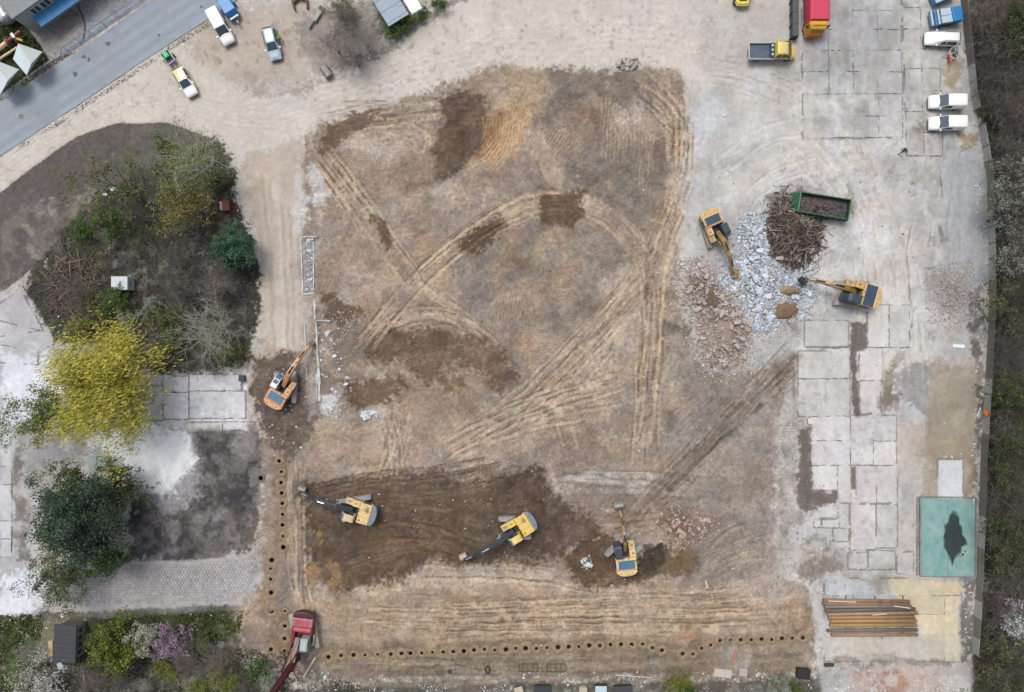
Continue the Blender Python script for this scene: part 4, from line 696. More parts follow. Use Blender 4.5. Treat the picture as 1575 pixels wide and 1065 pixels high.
# ================================================================ MACHINES AND VEHICLES
STEEL = mat('track_steel', (172, 172, 170), .7, .2, amt=.2, scale=4, dirt=(148, 136, 122), dirt_amt=.5)
DARK = mat('dark_machine_parts', (48, 50, 54), .6, amt=.2, scale=3)
BLACK = mat('black_rubber', (40, 40, 42), .8, amt=.15)
CHROME = mat('chrome_rod', (235, 238, 240), .2, .6, amt=.03)
GLS = glass('tinted_glass', (58, 78, 96)); GLB = glass('sky_glass', (82, 118, 150)); GLT = glass('teal_glass', (54, 122, 142))
BUCK = mat('worn_bucket_steel', (150, 148, 144), .55, .4, amt=.2, scale=3, dirt=(122, 106, 90), dirt_amt=.5)
def bucket_mesh(parent, m, w=1.25, name='bucket', loc=(0, 0, 0), rot=(0, 0, 0), s=1.0):
    pr = [(0, 0), (.30, .12), (.62, -.02), (.88, -.32), (.92, -.66), (.74, -.95), (.42, -1.08), (.05, -1.02)]; inn = [(x * .9 + .02, z * .9 - .05) for x, z in pr]
    mb = MB(); n = len(pr)
    for i in range(n - 1):                 # curved shell
        a, b, c, d = pr[i], pr[i + 1], inn[i + 1], inn[i]
        mb.add([(a[0], -w / 2, a[1]), (b[0], -w / 2, b[1]), (c[0], -w / 2, c[1]), (d[0], -w / 2, d[1]), (a[0], w / 2, a[1]), (b[0], w / 2, b[1]), (c[0], w / 2, c[1]), (d[0], w / 2, d[1])], [(0, 1, 5, 4), (3, 2, 6, 7), (0, 1, 2, 3), (4, 5, 6, 7), (0, 3, 7, 4), (1, 2, 6, 5)])
    for y in (-w / 2, w / 2 - .03): mb.prism(pr, y, y + .03, 'y')
    for y in (-.16, .13): mb.prism([(-.12, -.1), (.1, .22), (.34, .2), (.3, .0)], y, y + .03, 'y')
    o = mb.build(name, m, parent); o.location = loc; o.rotation_euler = rot; o.scale = (s,) * 3
    for i in range(5):
        y = -w / 2 + .08 + i * (w - .16) / 4
        MB().prism([(-.22, -1.06), (.06, -1.08), (.08, -.98)], y - .045, y + .045, 'y').build('tooth', STEEL, o)
    return o
def excavator(px, py, head, trk, label, paint, cabm, deck, cw, boomm, reach=7.0, s=1.0, byaw=0.0, bucketm=None, hatch=None, roofglass=None, boomtip=None, az=1.3, brot=0.0, panel=True, gw=.28, rise=3.6, bsc=1.0, pw=0.0):
    z0 = ground_z(px, py) + .02; x, y = W(px, py)
    t = thing('excavator', label, 'excavator', (x, y, z0), R(head), 'tracked excavators on the site', s); dr = R(trk - head); Mt = Matrix.Rotation(dr, 4, 'Z')
    for sd in (-1, 1):
        L, hh, wd_ = 2.15, .45, .31; prof = [(L * k - hh * k + hh * k + (hh * math.sin(a) * k), hh - hh * math.cos(a)) for k in (1,) for a in np.linspace(0, math.pi, 9)]
        prof = [(L - hh + hh * math.sin(a), hh - hh * math.cos(a)) for a in np.linspace(0, math.pi, 9)] + [(-(L - hh) - hh * math.sin(a), hh + hh * math.cos(a)) for a in np.linspace(0, math.pi, 9)]
        mb = MB().prism(prof, sd * 1.2 - wd_, sd * 1.2 + wd_, 'y')
        for i in range(24):
            u = -L + .3 + i * (2 * L - .6) / 23; mb.box(u - .03, u + .03, sd * 1.2 - wd_ + .01, sd * 1.2 + wd_ - .01, .88, .935)
        for i in range(5):
            a = math.pi * (i + .5) / 5
            for e in (-1, 1): cx_, cz_ = e * (L - hh + (hh + .02) * math.sin(a)), hh - (hh + .02) * math.cos(a); mb.box(cx_ - .04, cx_ + .04, sd * 1.2 - wd_ + .01, sd * 1.2 + wd_ - .01, cz_ - .04, cz_ + .04)
        mb.xform(Mt).build('track', STEEL, t)
    MB().box(-1.1, 1.1, -.95, .95, .4, .8).tube([(0, 0, .75), (0, 0, 1.05)], .75, 20).xform(Mt).build('undercarriage', DARK, t)
    MB().box(-2.35, .75, -1.38, 1.38, 1.04, 1.28).box(.75, 1.5, .45, 1.38, 1.04, 1.26).box(.75, 1.4, -1.38, -.5, 1.04, 1.26).build('platform', DARK, t, .02)
    h = MB().prism([(-2.25, 1.28), (-2.3, 2.05), (-2.15, 2.22), (-.75, 2.22), (-.62, 2.1), (-.62, 1.28)], -1.36, 1.36, 'y').build('engine_hood', paint, t, .05)
    if panel:
        pm = MB().box(-2.05 - pw * .14, -.9 + pw * .05, -1.08 - pw * .22, 1.05 + pw * .25, 2.222, 2.26); pm.build('top_panel', deck, h, .015)
        MB().tube([(-.95, -1.2, 2.2), (-.95, -1.2, 2.5)], .07, 10).build('exhaust', DARK, h)
    else:
        mb = MB()
        for i in range(5): mb.box(-1.9 + i * .09, -1.86 + i * .09, -.9, -.3, 2.222, 2.24)
        mb.build('grille', DARK, h); MB().tube([(-1.0, .9, 2.2), (-1.0, .9, 2.45)], .08, 10).build('exhaust', DARK, h)
        for yy in (-.45, .45): MB().box(-2.1, -.8, yy - .012, yy + .012, 2.222, 2.232).build('hood_seam', DARK, h)
    mb = MB().prism([(-2.3, -1.38), (-2.3, 1.38)] + [(-2.42 - .62 * math.cos(a) , 1.38 * math.sin(a)) for a in np.linspace(math.pi / 2.15, -math.pi / 2.15, 11)], 1.0, 2.06); c = mb.build('counterweight', cw, t, .06)
    for yy in (-.7, .7): MB().tube([(-2.62, yy, 2.05), (-2.62, yy, 2.14)], .07, 8).build('lifting_eye', DARK, c)
    for yy in (-.95, -.2, .55): MB().box(-2.28, -2.24, yy, yy + .5, 1.45, 1.9).build('vent', DARK, h)
    for yy in (-1.372, 1.372): MB().box(-1.9, -.9, yy - .012, yy + .012, 1.5, 2.0).build('side_door', DARK, h)
    for yy in (-.3, .3): MB().box(-.78, -.68, yy - .08, yy + .08, 2.23, 2.36).build('work_light', STEEL, h)
    # right side: tank and tool box with a step
    rb = MB().prism([(-.6, 1.28), (-.6, 2.12), (.45, 2.12), (.55, 1.78), (1.42, 1.72), (1.5, 1.28)], -1.36, -.56, 'y').build('side_box', paint, t, .04)
    MB().box(.72, 1.26, -1.2, -.74, 1.75, 1.79).build('step_plate', STEEL, rb); MB().tube([(.0, -1.0, 2.1), (.0, -1.0, 2.2)], .09, 10).build('filler_cap', DARK, rb)
    hr = MB()
    for q in ([(.5, -1.3, 2.0), (.5, -1.3, 2.6), (-.5, -1.3, 2.65), (-.5, -1.3, 2.1)], [(1.35, -1.3, 1.7), (1.35, -1.3, 2.3), (.6, -1.3, 2.35)]): hr.tube(q, .025, 6)
    hr.build('handrail', paint, rb)
    # cab
    cz = 2.95
    cabp = [(-.42, 1.28), (-.42, cz - .12), (-.3, cz), (.95, cz), (1.2, cz - .15), (1.55, 1.95), (1.55, 1.28)]
    cb = MB().prism(cabp, .46, 1.38, 'y').build('cab', cabm, t, .05)
    MB().add([(1.0, .54, cz + .012), (1.0, 1.3, cz + .012), (1.56, 1.3, 1.98), (1.56, .54, 1.98), (1.225, .54, cz - .14), (1.225, 1.3, cz - .14)], [(0, 1, 5, 4), (4, 5, 2, 3)]).build('windscreen', roofglass or GLS, cb)
    MB().box(.3, .85, .6, 1.24, cz + .004, cz + .03).build('roof_hatch', hatch or GLS, cb, .01)
    for yy in (.452, 1.384): MB().prism([(-.2, 2.0), (-.2, cz - .22), (.85, cz - .22), (1.28, 2.0)], yy - .006, yy + .006, 'y').build('side_window', GLS, cb)
    MB().tube([(1.35, 1.42, 2.3), (1.55, 1.6, 2.5)], .02, 5).box(1.5, 1.56, 1.5, 1.66, 2.35, 2.65).build('mirror', DARK, cb)
    # boom, arm, bucket, seen mostly from above
    arm_r = reach - .4; bt = boomtip or reach * .62; bz = rise; bx0, bz0 = .45, 1.75; mx_, mz = (bx0 + bt) * .46, max(bz + .35, 2.6)
    up = [(bx0 - .2, bz0 + .3), (mx_ - .3, mz + .38), (mx_ + .35, mz + .34), (bt + .1, bz + .18)]; lo = [(bt + .05, bz - .2), (mx_ + .3, mz - .42), (mx_ - .2, mz - .45), (bx0 + .1, bz0 - .3)]
    bo = MB().prism(up + lo, -gw, gw, 'y').build('boom', boomm, t, .03)
    MB().box(bx0 - .35, bx0 + .35, -.34, .34, 1.28, 1.95).build('boom_bracket', BLACK, t)
    for sd in (-1, 1):
        cy = MB().tube([(1.2, sd * .4, 1.3), (1.2 + (mx_ - 1.2) * .62, sd * .4, 1.3 + (mz - 1.5) * .62)], .1, 8).build('hydraulic_cylinder', boomm, bo)
        MB().tube([(1.2 + (mx_ - 1.2) * .62, sd * .4, 1.3 + (mz - 1.5) * .62), (mx_, sd * .4, mz - .2)], .055, 8).build('rod', CHROME, cy)
    e0 = Vector((mx_ + .1, 0, mz + .45)); e1 = Vector((bt - .2, 0, bz + .62)); em = e0.lerp(e1, .58)
    cy = MB().tube([e0, em], .1, 8).build('hydraulic_cylinder', DARK, bo); MB().tube([em, e1], .06, 8).build('rod', CHROME, cy)
    hs = MB()
    for yy in (-.12, .12): hs.tube([(bx0, yy, bz0 + .42), (mx_ - .2, yy, mz + .43), (mx_ + .6, yy, mz + .38)], .03, 5)
    hs.build('hose', BLACK, bo)
    ax, azz = arm_r, az
    d = Vector((ax - bt, 0, azz - bz)); dn = d.normalized(); nrm = Vector((-dn.z, 0, dn.x)); nrm = nrm if nrm.z > 0 or abs(nrm.x) > .5 else -nrm
    A = Vector((bt, 0, bz)); tail = A - dn * .55 + nrm * .25; pts = [tail + nrm * .12, A + nrm * .42, A + d + nrm * .14, A + d - nrm * .12, A - nrm * .22, tail - nrm * .16]
    ar = MB().prism([(p.x, p.z) for p in pts], -gw * .72, gw * .72, 'y').build('arm', boomm if boomm != DARK else DARK, t, .02)
    k0 = A + nrm * .5 + dn * .1; k1 = A + d * .86 + nrm * .36; km = k0.lerp(k1, .55)
    cy = MB().tube([k0, km], .08, 8).build('hydraulic_cylinder', DARK, ar); MB().tube([km, k1], .05, 8).build('rod', CHROME, cy)
    MB().tube([k1, A + d + Vector((.15, 0, -.15))], .07, 6).build('linkage', DARK, ar)
    bk = bucket_mesh(t, bucketm or BUCK, 1.25, 'bucket', (ax + .05, 0, azz + .02), (0, R(brot), 0), bsc); bk.rotation_euler = Euler((0, R(brot), R(byaw)), 'XYZ')
    MB().tube([(ax, -.3, azz), (ax, .3, azz)], .1, 8).build('pin', DARK, ar)
    return t
def paint(name, c, dirt=(158, 138, 112), da=.42): return mat(name, c, .5, amt=.09, scale=1.9, dirt=dirt, dirt_amt=da, coat=.15)
Y1, Y2, Y3, Y4, OR1 = paint('machine_yellow_ochre', (218, 184, 122)), paint('machine_yellow_deep', (214, 174, 98)), paint('machine_yellow_pale', (232, 202, 142)), paint('machine_yellow_bright', (236, 200, 104), da=.25), paint('machine_orange', (224, 168, 112))
BOOMD = mat('slate_boom_paint', (66, 76, 88), .35, amt=.12, scale=2, dirt=(96, 98, 100), dirt_amt=.3, coat=.2); OCH = paint('worn_ochre_boom', (176, 138, 70), (92, 76, 56), .5)
DKC = mat('dark_cab_paint', (58, 72, 80), .35, amt=.1, coat=.2); WHC = mat('white_cab_paint', (232, 238, 242), .35, amt=.03, coat=.2); CW1 = mat('slate_counterweight', (124, 136, 156), .4, amt=.08, coat=.2, dirt=(140, 132, 124), dirt_amt=.2)
DKP = mat('dark_engine_panel', (60, 74, 100), .3, amt=.12, scale=1.2, coat=.3); BLP = mat('blue_grey_panel', (82, 118, 146), .3, amt=.15, scale=1.0, coat=.3)
CREAMC = paint('cream_cab_paint', (226, 200, 158))
excavator(1096, 357, -66, -73, 'ochre excavator with dark cab reaching onto the pale rubble heap', Y1, DKC, DKP, Y1, OCH, 6.9, .95, 70, OCH, MATS['dark_cab_paint'], rise=2.2, az=.9)
excavator(1306, 452, 164, 178, 'deep yellow excavator on concrete, boom pointing left over the rusty rubble', Y2, DKC, DKP, Y1, OCH, 6.6, 1.08, 60, DARK, GLS, rise=2.3, az=1.3, bsc=.75, pw=1.0)
excavator(441, 596, 59, 90, 'orange excavator with white cab beside the dug out foundation', OR1, WHC, BLP, OR1, OR1, 7.3, .97, 0, mat('muddy_bucket', (128, 112, 98), .8, amt=.2), mat('slate_hatch', (86, 100, 120), .3), roofglass=GLB, rise=2.3, az=.9, bsc=.55)
excavator(549, 781, 163, 9, 'yellow excavator with slate boom stretched left towards the pile holes', Y3, CREAMC, Y3, CW1, BOOMD, 8.1, 1.0, -95, BUCK, mat('cream_hatch', (214, 196, 168), .4), roofglass=GLB, panel=False, rise=2.2, az=.9, bsc=.8)
excavator(792, 811, 211.5, 180, 'bright yellow excavator with slate boom in the middle of the brown pit', Y4, Y4, Y4, CW1, BOOMD, 8.3, 1.0, -95, mat('pinkish_bucket', (182, 160, 152), .6, amt=.15), mat('pale_hatch', (240, 210, 140), .4), roofglass=GLT, panel=False, rise=2.2, az=.9, bsc=.8)
excavator(958, 845, 96, 46, 'pale yellow excavator on diagonal tracks at the damp dark hole', Y3, DKC, BLP, Y3, OCH, 6.0, 1.0, 4, BUCK, GLS, roofglass=DKC, rise=2.6, az=.9, gw=.2, boomtip=3.6)
# red drill rig with a tall mast
RED = paint('rig_red', (122, 38, 50), (96, 56, 56), .4); REDL = paint('rig_red_light', (190, 84, 88), (140, 76, 76), .4); REDD = paint('rig_red_dark', (78, 28, 38), (70, 34, 40), .3); RIGG = mat('rig_cab_grey', (168, 180, 176), .4, amt=.06); TRT = mat('rig_track_dust', (176, 164, 144), .9, amt=.15, scale=4)
x, y = W(471, 968); rig = thing('drill_rig', 'red piling drill rig with tall mast and grey cab', 'drill rig', (x, y, zt(471, 968) + .02), R(263), None, 1.0)
for sd in (-1, 1):
    mb = MB().prism([(2.2 + .4 * math.sin(a), .45 - .45 * math.cos(a)) for a in np.linspace(0, math.pi, 8)] + [(-2.2 - .4 * math.sin(a), .45 + .45 * math.cos(a)) for a in np.linspace(0, math.pi, 8)], sd * 1.35 - .3, sd * 1.35 + .3, 'y')
    for i in range(24): mb.box(-2.2 + i * .19, -2.14 + i * .19, sd * 1.35 - .29, sd * 1.35 + .29, .88, .94)
    mb.xform(Matrix.Rotation(R(18), 4, 'Z')).build('track', TRT, rig)
MB().box(-1.2, 1.2, -1.1, 1.1, .4, .85).tube([(0, 0, .8), (0, 0, 1.1)], .8, 20).build('undercarriage', DARK, rig)
MB().box(-2.5, 1.2, -1.4, 1.4, 1.08, 1.35).build('platform', REDD, rig, .03)
MB().prism([(-2.5, -1.4), (-2.5, 1.4)] + [(-2.6 - .55 * math.cos(a), 1.4 * math.sin(a)) for a in np.linspace(1.45, -1.45, 9)], 1.1, 2.3).build('counterweight', REDD, rig, .06)
h = MB().prism([(-2.4, 1.35), (-2.4, 2.3), (-2.2, 2.42), (-1.35, 2.42), (-1.2, 2.3), (-1.2, 1.35)], -1.32, 1.32, 'y').build('engine_hood', mat('rig_faded_pink', (170, 112, 122), .5, amt=.1, scale=1.5, dirt=(120, 50, 60), dirt_amt=.4), rig, .06)
for i in range(3): MB().box(-2.2, -1.4, -.9 + i * .65, -.45 + i * .65, 2.425, 2.45).build('hatch', REDL, h, .01)
MB().tube([(-.75, -1.15, 1.9), (-.75, 1.15, 1.9)], .38, 16).build('winch_drum', REDL, rig)
MB().box(-1.1, -.4, -1.34, -1.18, 1.35, 2.3).box(-1.1, -.4, 1.18, 1.34, 1.35, 2.3).build('winch_frame', RED, rig, .03)
cb = MB().prism([(.05, 1.35), (.05, 2.85), (1.7, 2.85), (2.0, 2.0), (2.0, 1.35)], .12, 1.12, 'y').build('cab', RIGG, rig, .05)
MB().add([(1.72, .18, 2.84), (1.72, 1.06, 2.84), (2.01, 1.06, 2.02), (2.01, .18, 2.02)], [(0, 1, 2, 3)]).build('windscreen', GLS, cb); MB().box(.3, 1.4, 1.122, 1.13, 2.0, 2.7).build('side_window', GLS, cb); MB().box(.2, 1.5, .3, .95, 2.86, 2.9).build('roof_panel', mat('rig_roof_pale', (186, 200, 194), .4), cb, .02)
MB().box(.1, 1.5, 1.2, 1.6, 1.0, 1.3).build('walkway', STEEL, rig)
MB().box(-.5, 1.8, -1.35, -.9, 1.35, 2.0).build('hydraulic_box', RED, rig, .04)
MB().prism([(.3, 1.4), (.2, 2.2), (3.0, 3.4), (3.3, 3.0), (1.2, 1.4)], -.75, -.1, 'y').build('kinematic_arm', REDD, rig, .03)
ms = MB()
for u in (3.1, 3.65):
    for v in (-.75, -.2): ms.tube([(u, v, .3), (u, v, 16)], .07, 6)
for k in range(24):
    z = .6 + k * .64
    for a, b in (((3.1, -.75), (3.65, -.75)), ((3.65, -.75), (3.65, -.2)), ((3.65, -.2), (3.1, -.2)), ((3.1, -.2), (3.1, -.75))): ms.tube([(*a, z), (*b, z + .64)], .035, 4)
ma = ms.build('mast', RED, rig)
MB().box(3.12, 3.63, -.7, -.25, .4, 16).build('leader', REDD, ma); MB().box(3.55, 4.25, -.85, -.1, 2.2, 3.4).build('rotary_drive', REDL, ma, .05); MB().box(3.55, 4.1, -.8, -.15, 7.6, 8.5).build('crowd_sledge', RED, ma, .05)
kb = MB().tube([(4.0, -.48, .1), (4.0, -.48, 14.5)], .16, 10)
for k in range(60):
    a = k * .5; kb.box(4.0 + .2 * math.cos(a) - .08, 4.0 + .2 * math.cos(a) + .08, -.48 + .2 * math.sin(a) - .08, -.48 + .2 * math.sin(a) + .08, .15 + k * .12, .2 + k * .12)
kb.build('auger', DARK, rig); MB().tube([(3.0, -.2, 15.5), (-.7, .2, 2.3)], .025, 5).build('cable', BLACK, rig)
for sd in (-1.1, .15): MB().tube([(1.0, sd, 1.5), (3.1, sd * .4 - .45, 6.0)], .1, 8).build('back_strut', REDD, rig)

# ---------------- road vehicles
TYRE = mat('tyre_rubber', (44, 44, 46), .85); RIMM = mat('wheel_rim', (150, 152, 156), .4, .6); LAMP = mat('headlamp', (214, 222, 228), .15); TAIL = mat('tail_lamp', (150, 40, 36), .3); PLAST = mat('bumper_plastic', (56, 62, 72), .6)
def wheels(t, xs, yw, r=.32, w=.2):
    for x in xs:
        for sd in (-1, 1):
            wl = MB().tube([(x, sd * yw - w / 2, r), (x, sd * yw + w / 2, r)], r, 16).build('wheel', TYRE, t); MB().tube([(x, sd * (yw + w / 2 + .004), r), (x, sd * (yw + w / 2 - .03), r)], r * .6, 12).build('rim', RIMM, wl)
def ring(x, w, wt, z0, zs, z1, r=.1):       # body cross-section with rounded roof edge
    return [(x, -w * .96, z0), (x, -w, (z0 + zs) * .5), (x, -w * .99, zs), (x, -wt - r * .35, z1 - r), (x, -wt + r * .5, z1), (x, 0, z1 + .015), (x, wt - r * .5, z1), (x, wt + r * .35, z1 - r), (x, w * .99, zs), (x, w, (z0 + zs) * .5), (x, w * .96, z0)]
def quadpanel(t, name, m, a, b, c, d, off=.014, inset=.06):
    p = [Vector(q) for q in (a, b, c, d)]; ce = sum(p, Vector()) / 4; n = (p[1] - p[0]).cross(p[3] - p[0]).normalized()
    if n.dot(ce - Vector((0, 0, .6))) < 0: n = -n
    p = [q + (ce - q) * inset + n * off for q in p]; mb = MB().add([q - n * .012 for q in p] + p, [(0, 1, 2, 3), (4, 5, 6, 7), (0, 1, 5, 4), (1, 2, 6, 5), (2, 3, 7, 6), (3, 0, 4, 7)]); return mb.build(name, m, t)
def car(px, py, head, label, body, kind='hatch', L=4.4, Wd=1.78, H=1.5, roofm=None, cat='car', hoodm=None, group='cars and vans parked on the site', name=None, racks=False):
    x, y = at(px, py, .8); qx, qy = PX(x, y); t = thing(name or ('parked_car' if cat == 'car' else 'parked_van'), label, cat, (x, y, ground_z(qx, qy)), R(head), group)
    h = L / 2; w = Wd / 2; B = .92 if kind == 'hatch' else 1.02
    if kind == 'hatch':
        st = [(-h, w * .82, w * .7, .42, .6, .78), (-h + .06, w * .93, w * .78, .3, .82, .98), (-h + .22, w * .97, w * .70, .26, B, H * .86), (-h + .55, w, w * .70, .24, B + .02, H * .985), (-.35, w, w * .70, .22, B + .02, H), (h - 2.05, w, w * .69, .22, B + .01, H * .97), (h - 1.22, w, w * .80, .22, B, B + .1), (h - .5, w * .98, w * .80, .24, B - .12, B - .02), (h - .12, w * .92, w * .72, .28, B - .25, B - .12), (h, w * .8, w * .62, .4, .5, .62)]
        ia, ib, ir = 5, 6, 2
    else:
        st = [(-h, w * .9, w * .8, .36, B, H * .93), (-h + .05, w * .97, w * .84, .28, B + .05, H * .985), (-h + .3, w, w * .85, .26, B + .08, H), (0, w, w * .85, .24, B + .08, H + .01), (h - 2.0, w, w * .83, .24, B + .06, H * .985), (h - 1.15, w, w * .84, .24, B, B + .12), (h - .4, w * .97, w * .8, .26, B - .14, B), (h - .08, w * .9, w * .7, .3, B - .3, B - .14), (h, w * .8, w * .6, .42, .5, .66)]
        ia, ib, ir = 4, 5, 0
    rings = [ring(*q) for q in st]; bd = MB().loft(rings).build('body', body, t, smooth=False)
    bd.modifiers.new('sub', 'SUBSURF').levels = 1; bd.modifiers['sub'].render_levels = 2
    bd.data.polygons.foreach_set('use_smooth', [True] * len(bd.data.polygons))
    def tp(i, sd, dz=0.0): return (st[i][0], sd * (st[i][2]), st[i][5] + dz)
    A, Bq = st[ia], st[ib]
    quadpanel(t, 'windscreen', GLS, (A[0] - .05, -A[2] * .97, A[5] + .005), (A[0] - .05, A[2] * .97, A[5] + .005), (Bq[0] + .04, Bq[2] * .97, Bq[5] + .02), (Bq[0] + .04, -Bq[2] * .97, Bq[5] + .02), .03, .03)
    for sd in (-1, 1):
        spans = [(3, 4), (4, 5)] if kind == 'hatch' else [(ia - .55, ia + .35)]
        if kind == 'hatch':
            for a, b in spans:
                p, q = st[a], st[b]; quadpanel(t, 'side_window', GLS, (p[0] + .05, sd * (p[2] + .05), p[5] - .14), (q[0] - .03, sd * (q[2] + .05), q[5] - .14), (q[0] + (.25 if b == 5 else -.03), sd * (q[1] * .99), q[4] + .02), (p[0] + .05, sd * (p[1] * .99), p[4] + .02), .03, .04)
        else:
            quadpanel(t, 'side_window', GLS, (A[0] - .75, sd * (A[2] + .045), A[5] - .16), (A[0] + .02, sd * (A[2] + .045), A[5] - .18), (A[0] + .62, sd * w, B + .06), (A[0] - .75, sd * w, B + .1), .03, .05)
        MB().box(Bq[0] - .25, Bq[0] - .1, sd * (w + .02) - .02, sd * (w + .2), B + .02, B + .17).build('mirror', body, t, .02) if sd > 0 else MB().box(Bq[0] - .25, Bq[0] - .1, -w - .2, -w + .0, B + .02, B + .17).build('mirror', body, t, .02)
        MB().box(h - .24, h - .06, sd * w * .58 - .16, sd * w * .58 + .16, .62, B - .18).build('headlight', LAMP, t, .03); MB().box(-h - .01, -h + .08, sd * w * .76 - .1, sd * w * .76 + .1, .75, 1.05).build('tail_light', TAIL, t, .02)
    p, q = st[0 if kind != 'hatch' else 1], st[1 if kind != 'hatch' else 3]
    if kind == 'hatch': quadpanel(t, 'rear_window', GLS, (st[2][0] - .02, -st[2][2], st[2][5] - .1), (st[2][0] - .02, st[2][2], st[2][5] - .1), (st[3][0] - .12, st[3][2] * .95, st[3][5] - .03), (st[3][0] - .12, -st[3][2] * .95, st[3][5] - .03), .04, .06)
    MB().prism([(h - .2, -w * .86), (h - .02, -w * .7), (h + .03, 0), (h - .02, w * .7), (h - .2, w * .86), (h - .3, 0)], .3, .52).build('front_bumper', PLAST, t, .04); MB().box(-h - .04, -h + .14, -w * .88, w * .88, .32, .55).build('rear_bumper', PLAST, t, .04)
    if racks:
        for sd in (-1, 1): MB().tube([(-h + .6, sd * st[4][2] * .92, H + .03), (.2, sd * st[4][2] * .92, H + .04)], .025, 6).build('roof_rail', PLAST, t)
    wheels(t, (-h + .85, h - .85), w - .12); return t
WHITE = mat('white_car_paint', (255, 255, 255), .3, amt=.015, coat=.4); SILV = mat('silver_car_paint', (186, 200, 212), .3, .2, amt=.03, coat=.4)
v1 = car(340, 42, -62, 'white van parked beside the blue tarpaulin trailer', WHITE, 'van', 4.9, 1.84, 1.82, cat='van')
car(418, 67, -76, 'silver estate car with a worker in a yellow vest beside it', SILV, 'hatch', 4.5, 1.8, 1.5)
yc = car(284.5, 126, -61, 'white car with yellow roof panels towing a small trailer', WHITE, 'hatch', 4.2, 1.74, 1.5)
YEL = mat('yellow_wrap', (240, 222, 96), .35, amt=.03, coat=.3)
for sd in (-1, 1): MB().add([(-1.62, sd * .06, 1.545), (-1.6, sd * .58, 1.50), (.1, sd * .60, 1.515), (.1, sd * .36, 1.54)], [(0, 1, 2, 3)]).build('yellow_roof_panel', YEL, yc); MB().box(-1.5, 1.2, sd * .9 - .006, sd * .9 + .006, .5, .85).build('yellow_door_panel', YEL, yc)
car(1449, 60, 178, 'white hatchback between the blue trailer and the cable reel', WHITE, 'hatch', 4.6, 1.8, 1.55, racks=True)
car(1455.5, 157, 180, 'white van with dark bumper, upper of the parked pair by the wall', WHITE, 'van', 4.6, 1.86, 1.8, cat='van')
car(1455.5, 190, 180, 'white van with dark bumper, lower of the parked pair by the wall', WHITE, 'van', 4.6, 1.86, 1.8, cat='van')
# trailers
BLUE = mat('blue_tarpaulin', (34, 128, 196), .45, amt=.1, scale=1.2, bump=.2, coat=.1); BLUS = mat('blue_steel', (58, 128, 180), .5, amt=.1, scale=2, dirt=(150, 160, 168), dirt_amt=.3); PANE = mat('pale_blue_panels', (186, 206, 216), .4, amt=.05); GALV = mat('galvanised_steel', (176, 182, 188), .45, .4, amt=.1)
x, y = at(351, 12, .9); tr = thing('covered_trailer', 'blue tarpaulin covered trailer with drawbar beside the white van', 'trailer', (x, y, zt(351, 12)), R(-57))
MB().box(-1.6, 1.2, -.85, .85, .45, .75).build('chassis', GALV, tr); MB().loft([[(-1.62, -.86, .7), (-1.62, .86, .7), (-1.62, .8, 1.65), (-1.62, -.8, 1.65)], [(1.0, -.86, .7), (1.0, .86, .7), (1.0, .78, 1.72), (1.0, -.78, 1.72)], [(1.5, -.8, .7), (1.5, .8, .7), (1.3, .7, 1.2), (1.3, -.7, 1.2)]]).build('tarpaulin', BLUE, tr, .07)
MB().box(1.28, 1.62, -.62, .62, .72, .98).build('front_rack', GALV, tr); MB().tube([(1.2, 0, .5), (2.5, 0, .45)], .05, 8).tube([(1.2, .5, .5), (2.1, 0, .48)], .04, 6).tube([(1.2, -.5, .5), (2.1, 0, .48)], .04, 6).build('drawbar', GALV, tr); MB().box(2.35, 2.6, -.1, .1, .38, .58).build('hitch', DARK, tr); wheels(tr, (-.3,), .95, .3)
for k in range(3): MB().box(-1.1 + k * .9, -1.06 + k * .9, -.84, .84, 1.66, 1.70).build('tarpaulin_bow', BLUE, tr, .01)
x, y = at(260, 90, .5); tg = thing('small_trailer', 'small grey trailer with a bright green crate, hitched behind the yellow-white car', 'trailer', (x, y, zt(260, 90)), R(-53))
MB().box(-.95, .85, -.6, -.55, .5, .85).box(-.95, .85, .55, .6, .5, .85).box(-.95, -.9, -.55, .55, .5, .85).box(.8, .85, -.55, .55, .5, .85).build('side_boards', GALV, tg); MB().box(-.9, .8, -.55, .55, .45, .52).build('bed', DARK, tg); MB().tube([(.8, 0, .45), (1.75, 0, .45)], .04, 6).build('drawbar', GALV, tg); wheels(tg, (-.1,), .72, .26, .16)
gcx = tag(MB().box(-.4, .4, -.33, .33, 0, .45).box(-.32, .32, -.25, .25, .45, .5).build('green_crate', mat('bright_green_plastic', (40, 190, 104), .45, amt=.05), None, .03), 'bright green plastic crate lying in the small trailer', 'crate'); gcx.location = (x - .38 * math.cos(R(-53)), y - .38 * math.sin(R(-53)), zt(260, 90) + .53); gcx.rotation_euler = (0, 0, R(-53))
x, y = at(1452, 27, .6); tb = thing('glazing_trailer', 'blue and pale panelled trailer parked above the white hatchback', 'trailer', (x, y, .07), R(9))
MB().box(-2.0, 2.0, -1.02, 1.02, .5, .72).build('chassis', BLUS, tb, .02); MB().box(.75, 2.05, -.98, .98, .74, 1.25).build('blue_cover', BLUE, tb, .06)
for a in (0, 1): MB().box(-.72, .68, -.95 + a * .98, -.03 + a * .98, 1.08, 1.14).build('pale_panel', PANE, tb, .02)
MB().box(-.8, .74, -1.0, 1.0, .74, 1.07).build('crate_body', BLUS, tb, .02)
for k in range(3): MB().box(-1.95 + k * .42, -1.72 + k * .42, -.98, .95, .74, .92 + .06 * k).build('stacked_board', PANE if k != 1 else BLUS, tb, .02)
wheels(tb, (-.4, .5), 1.0, .3)
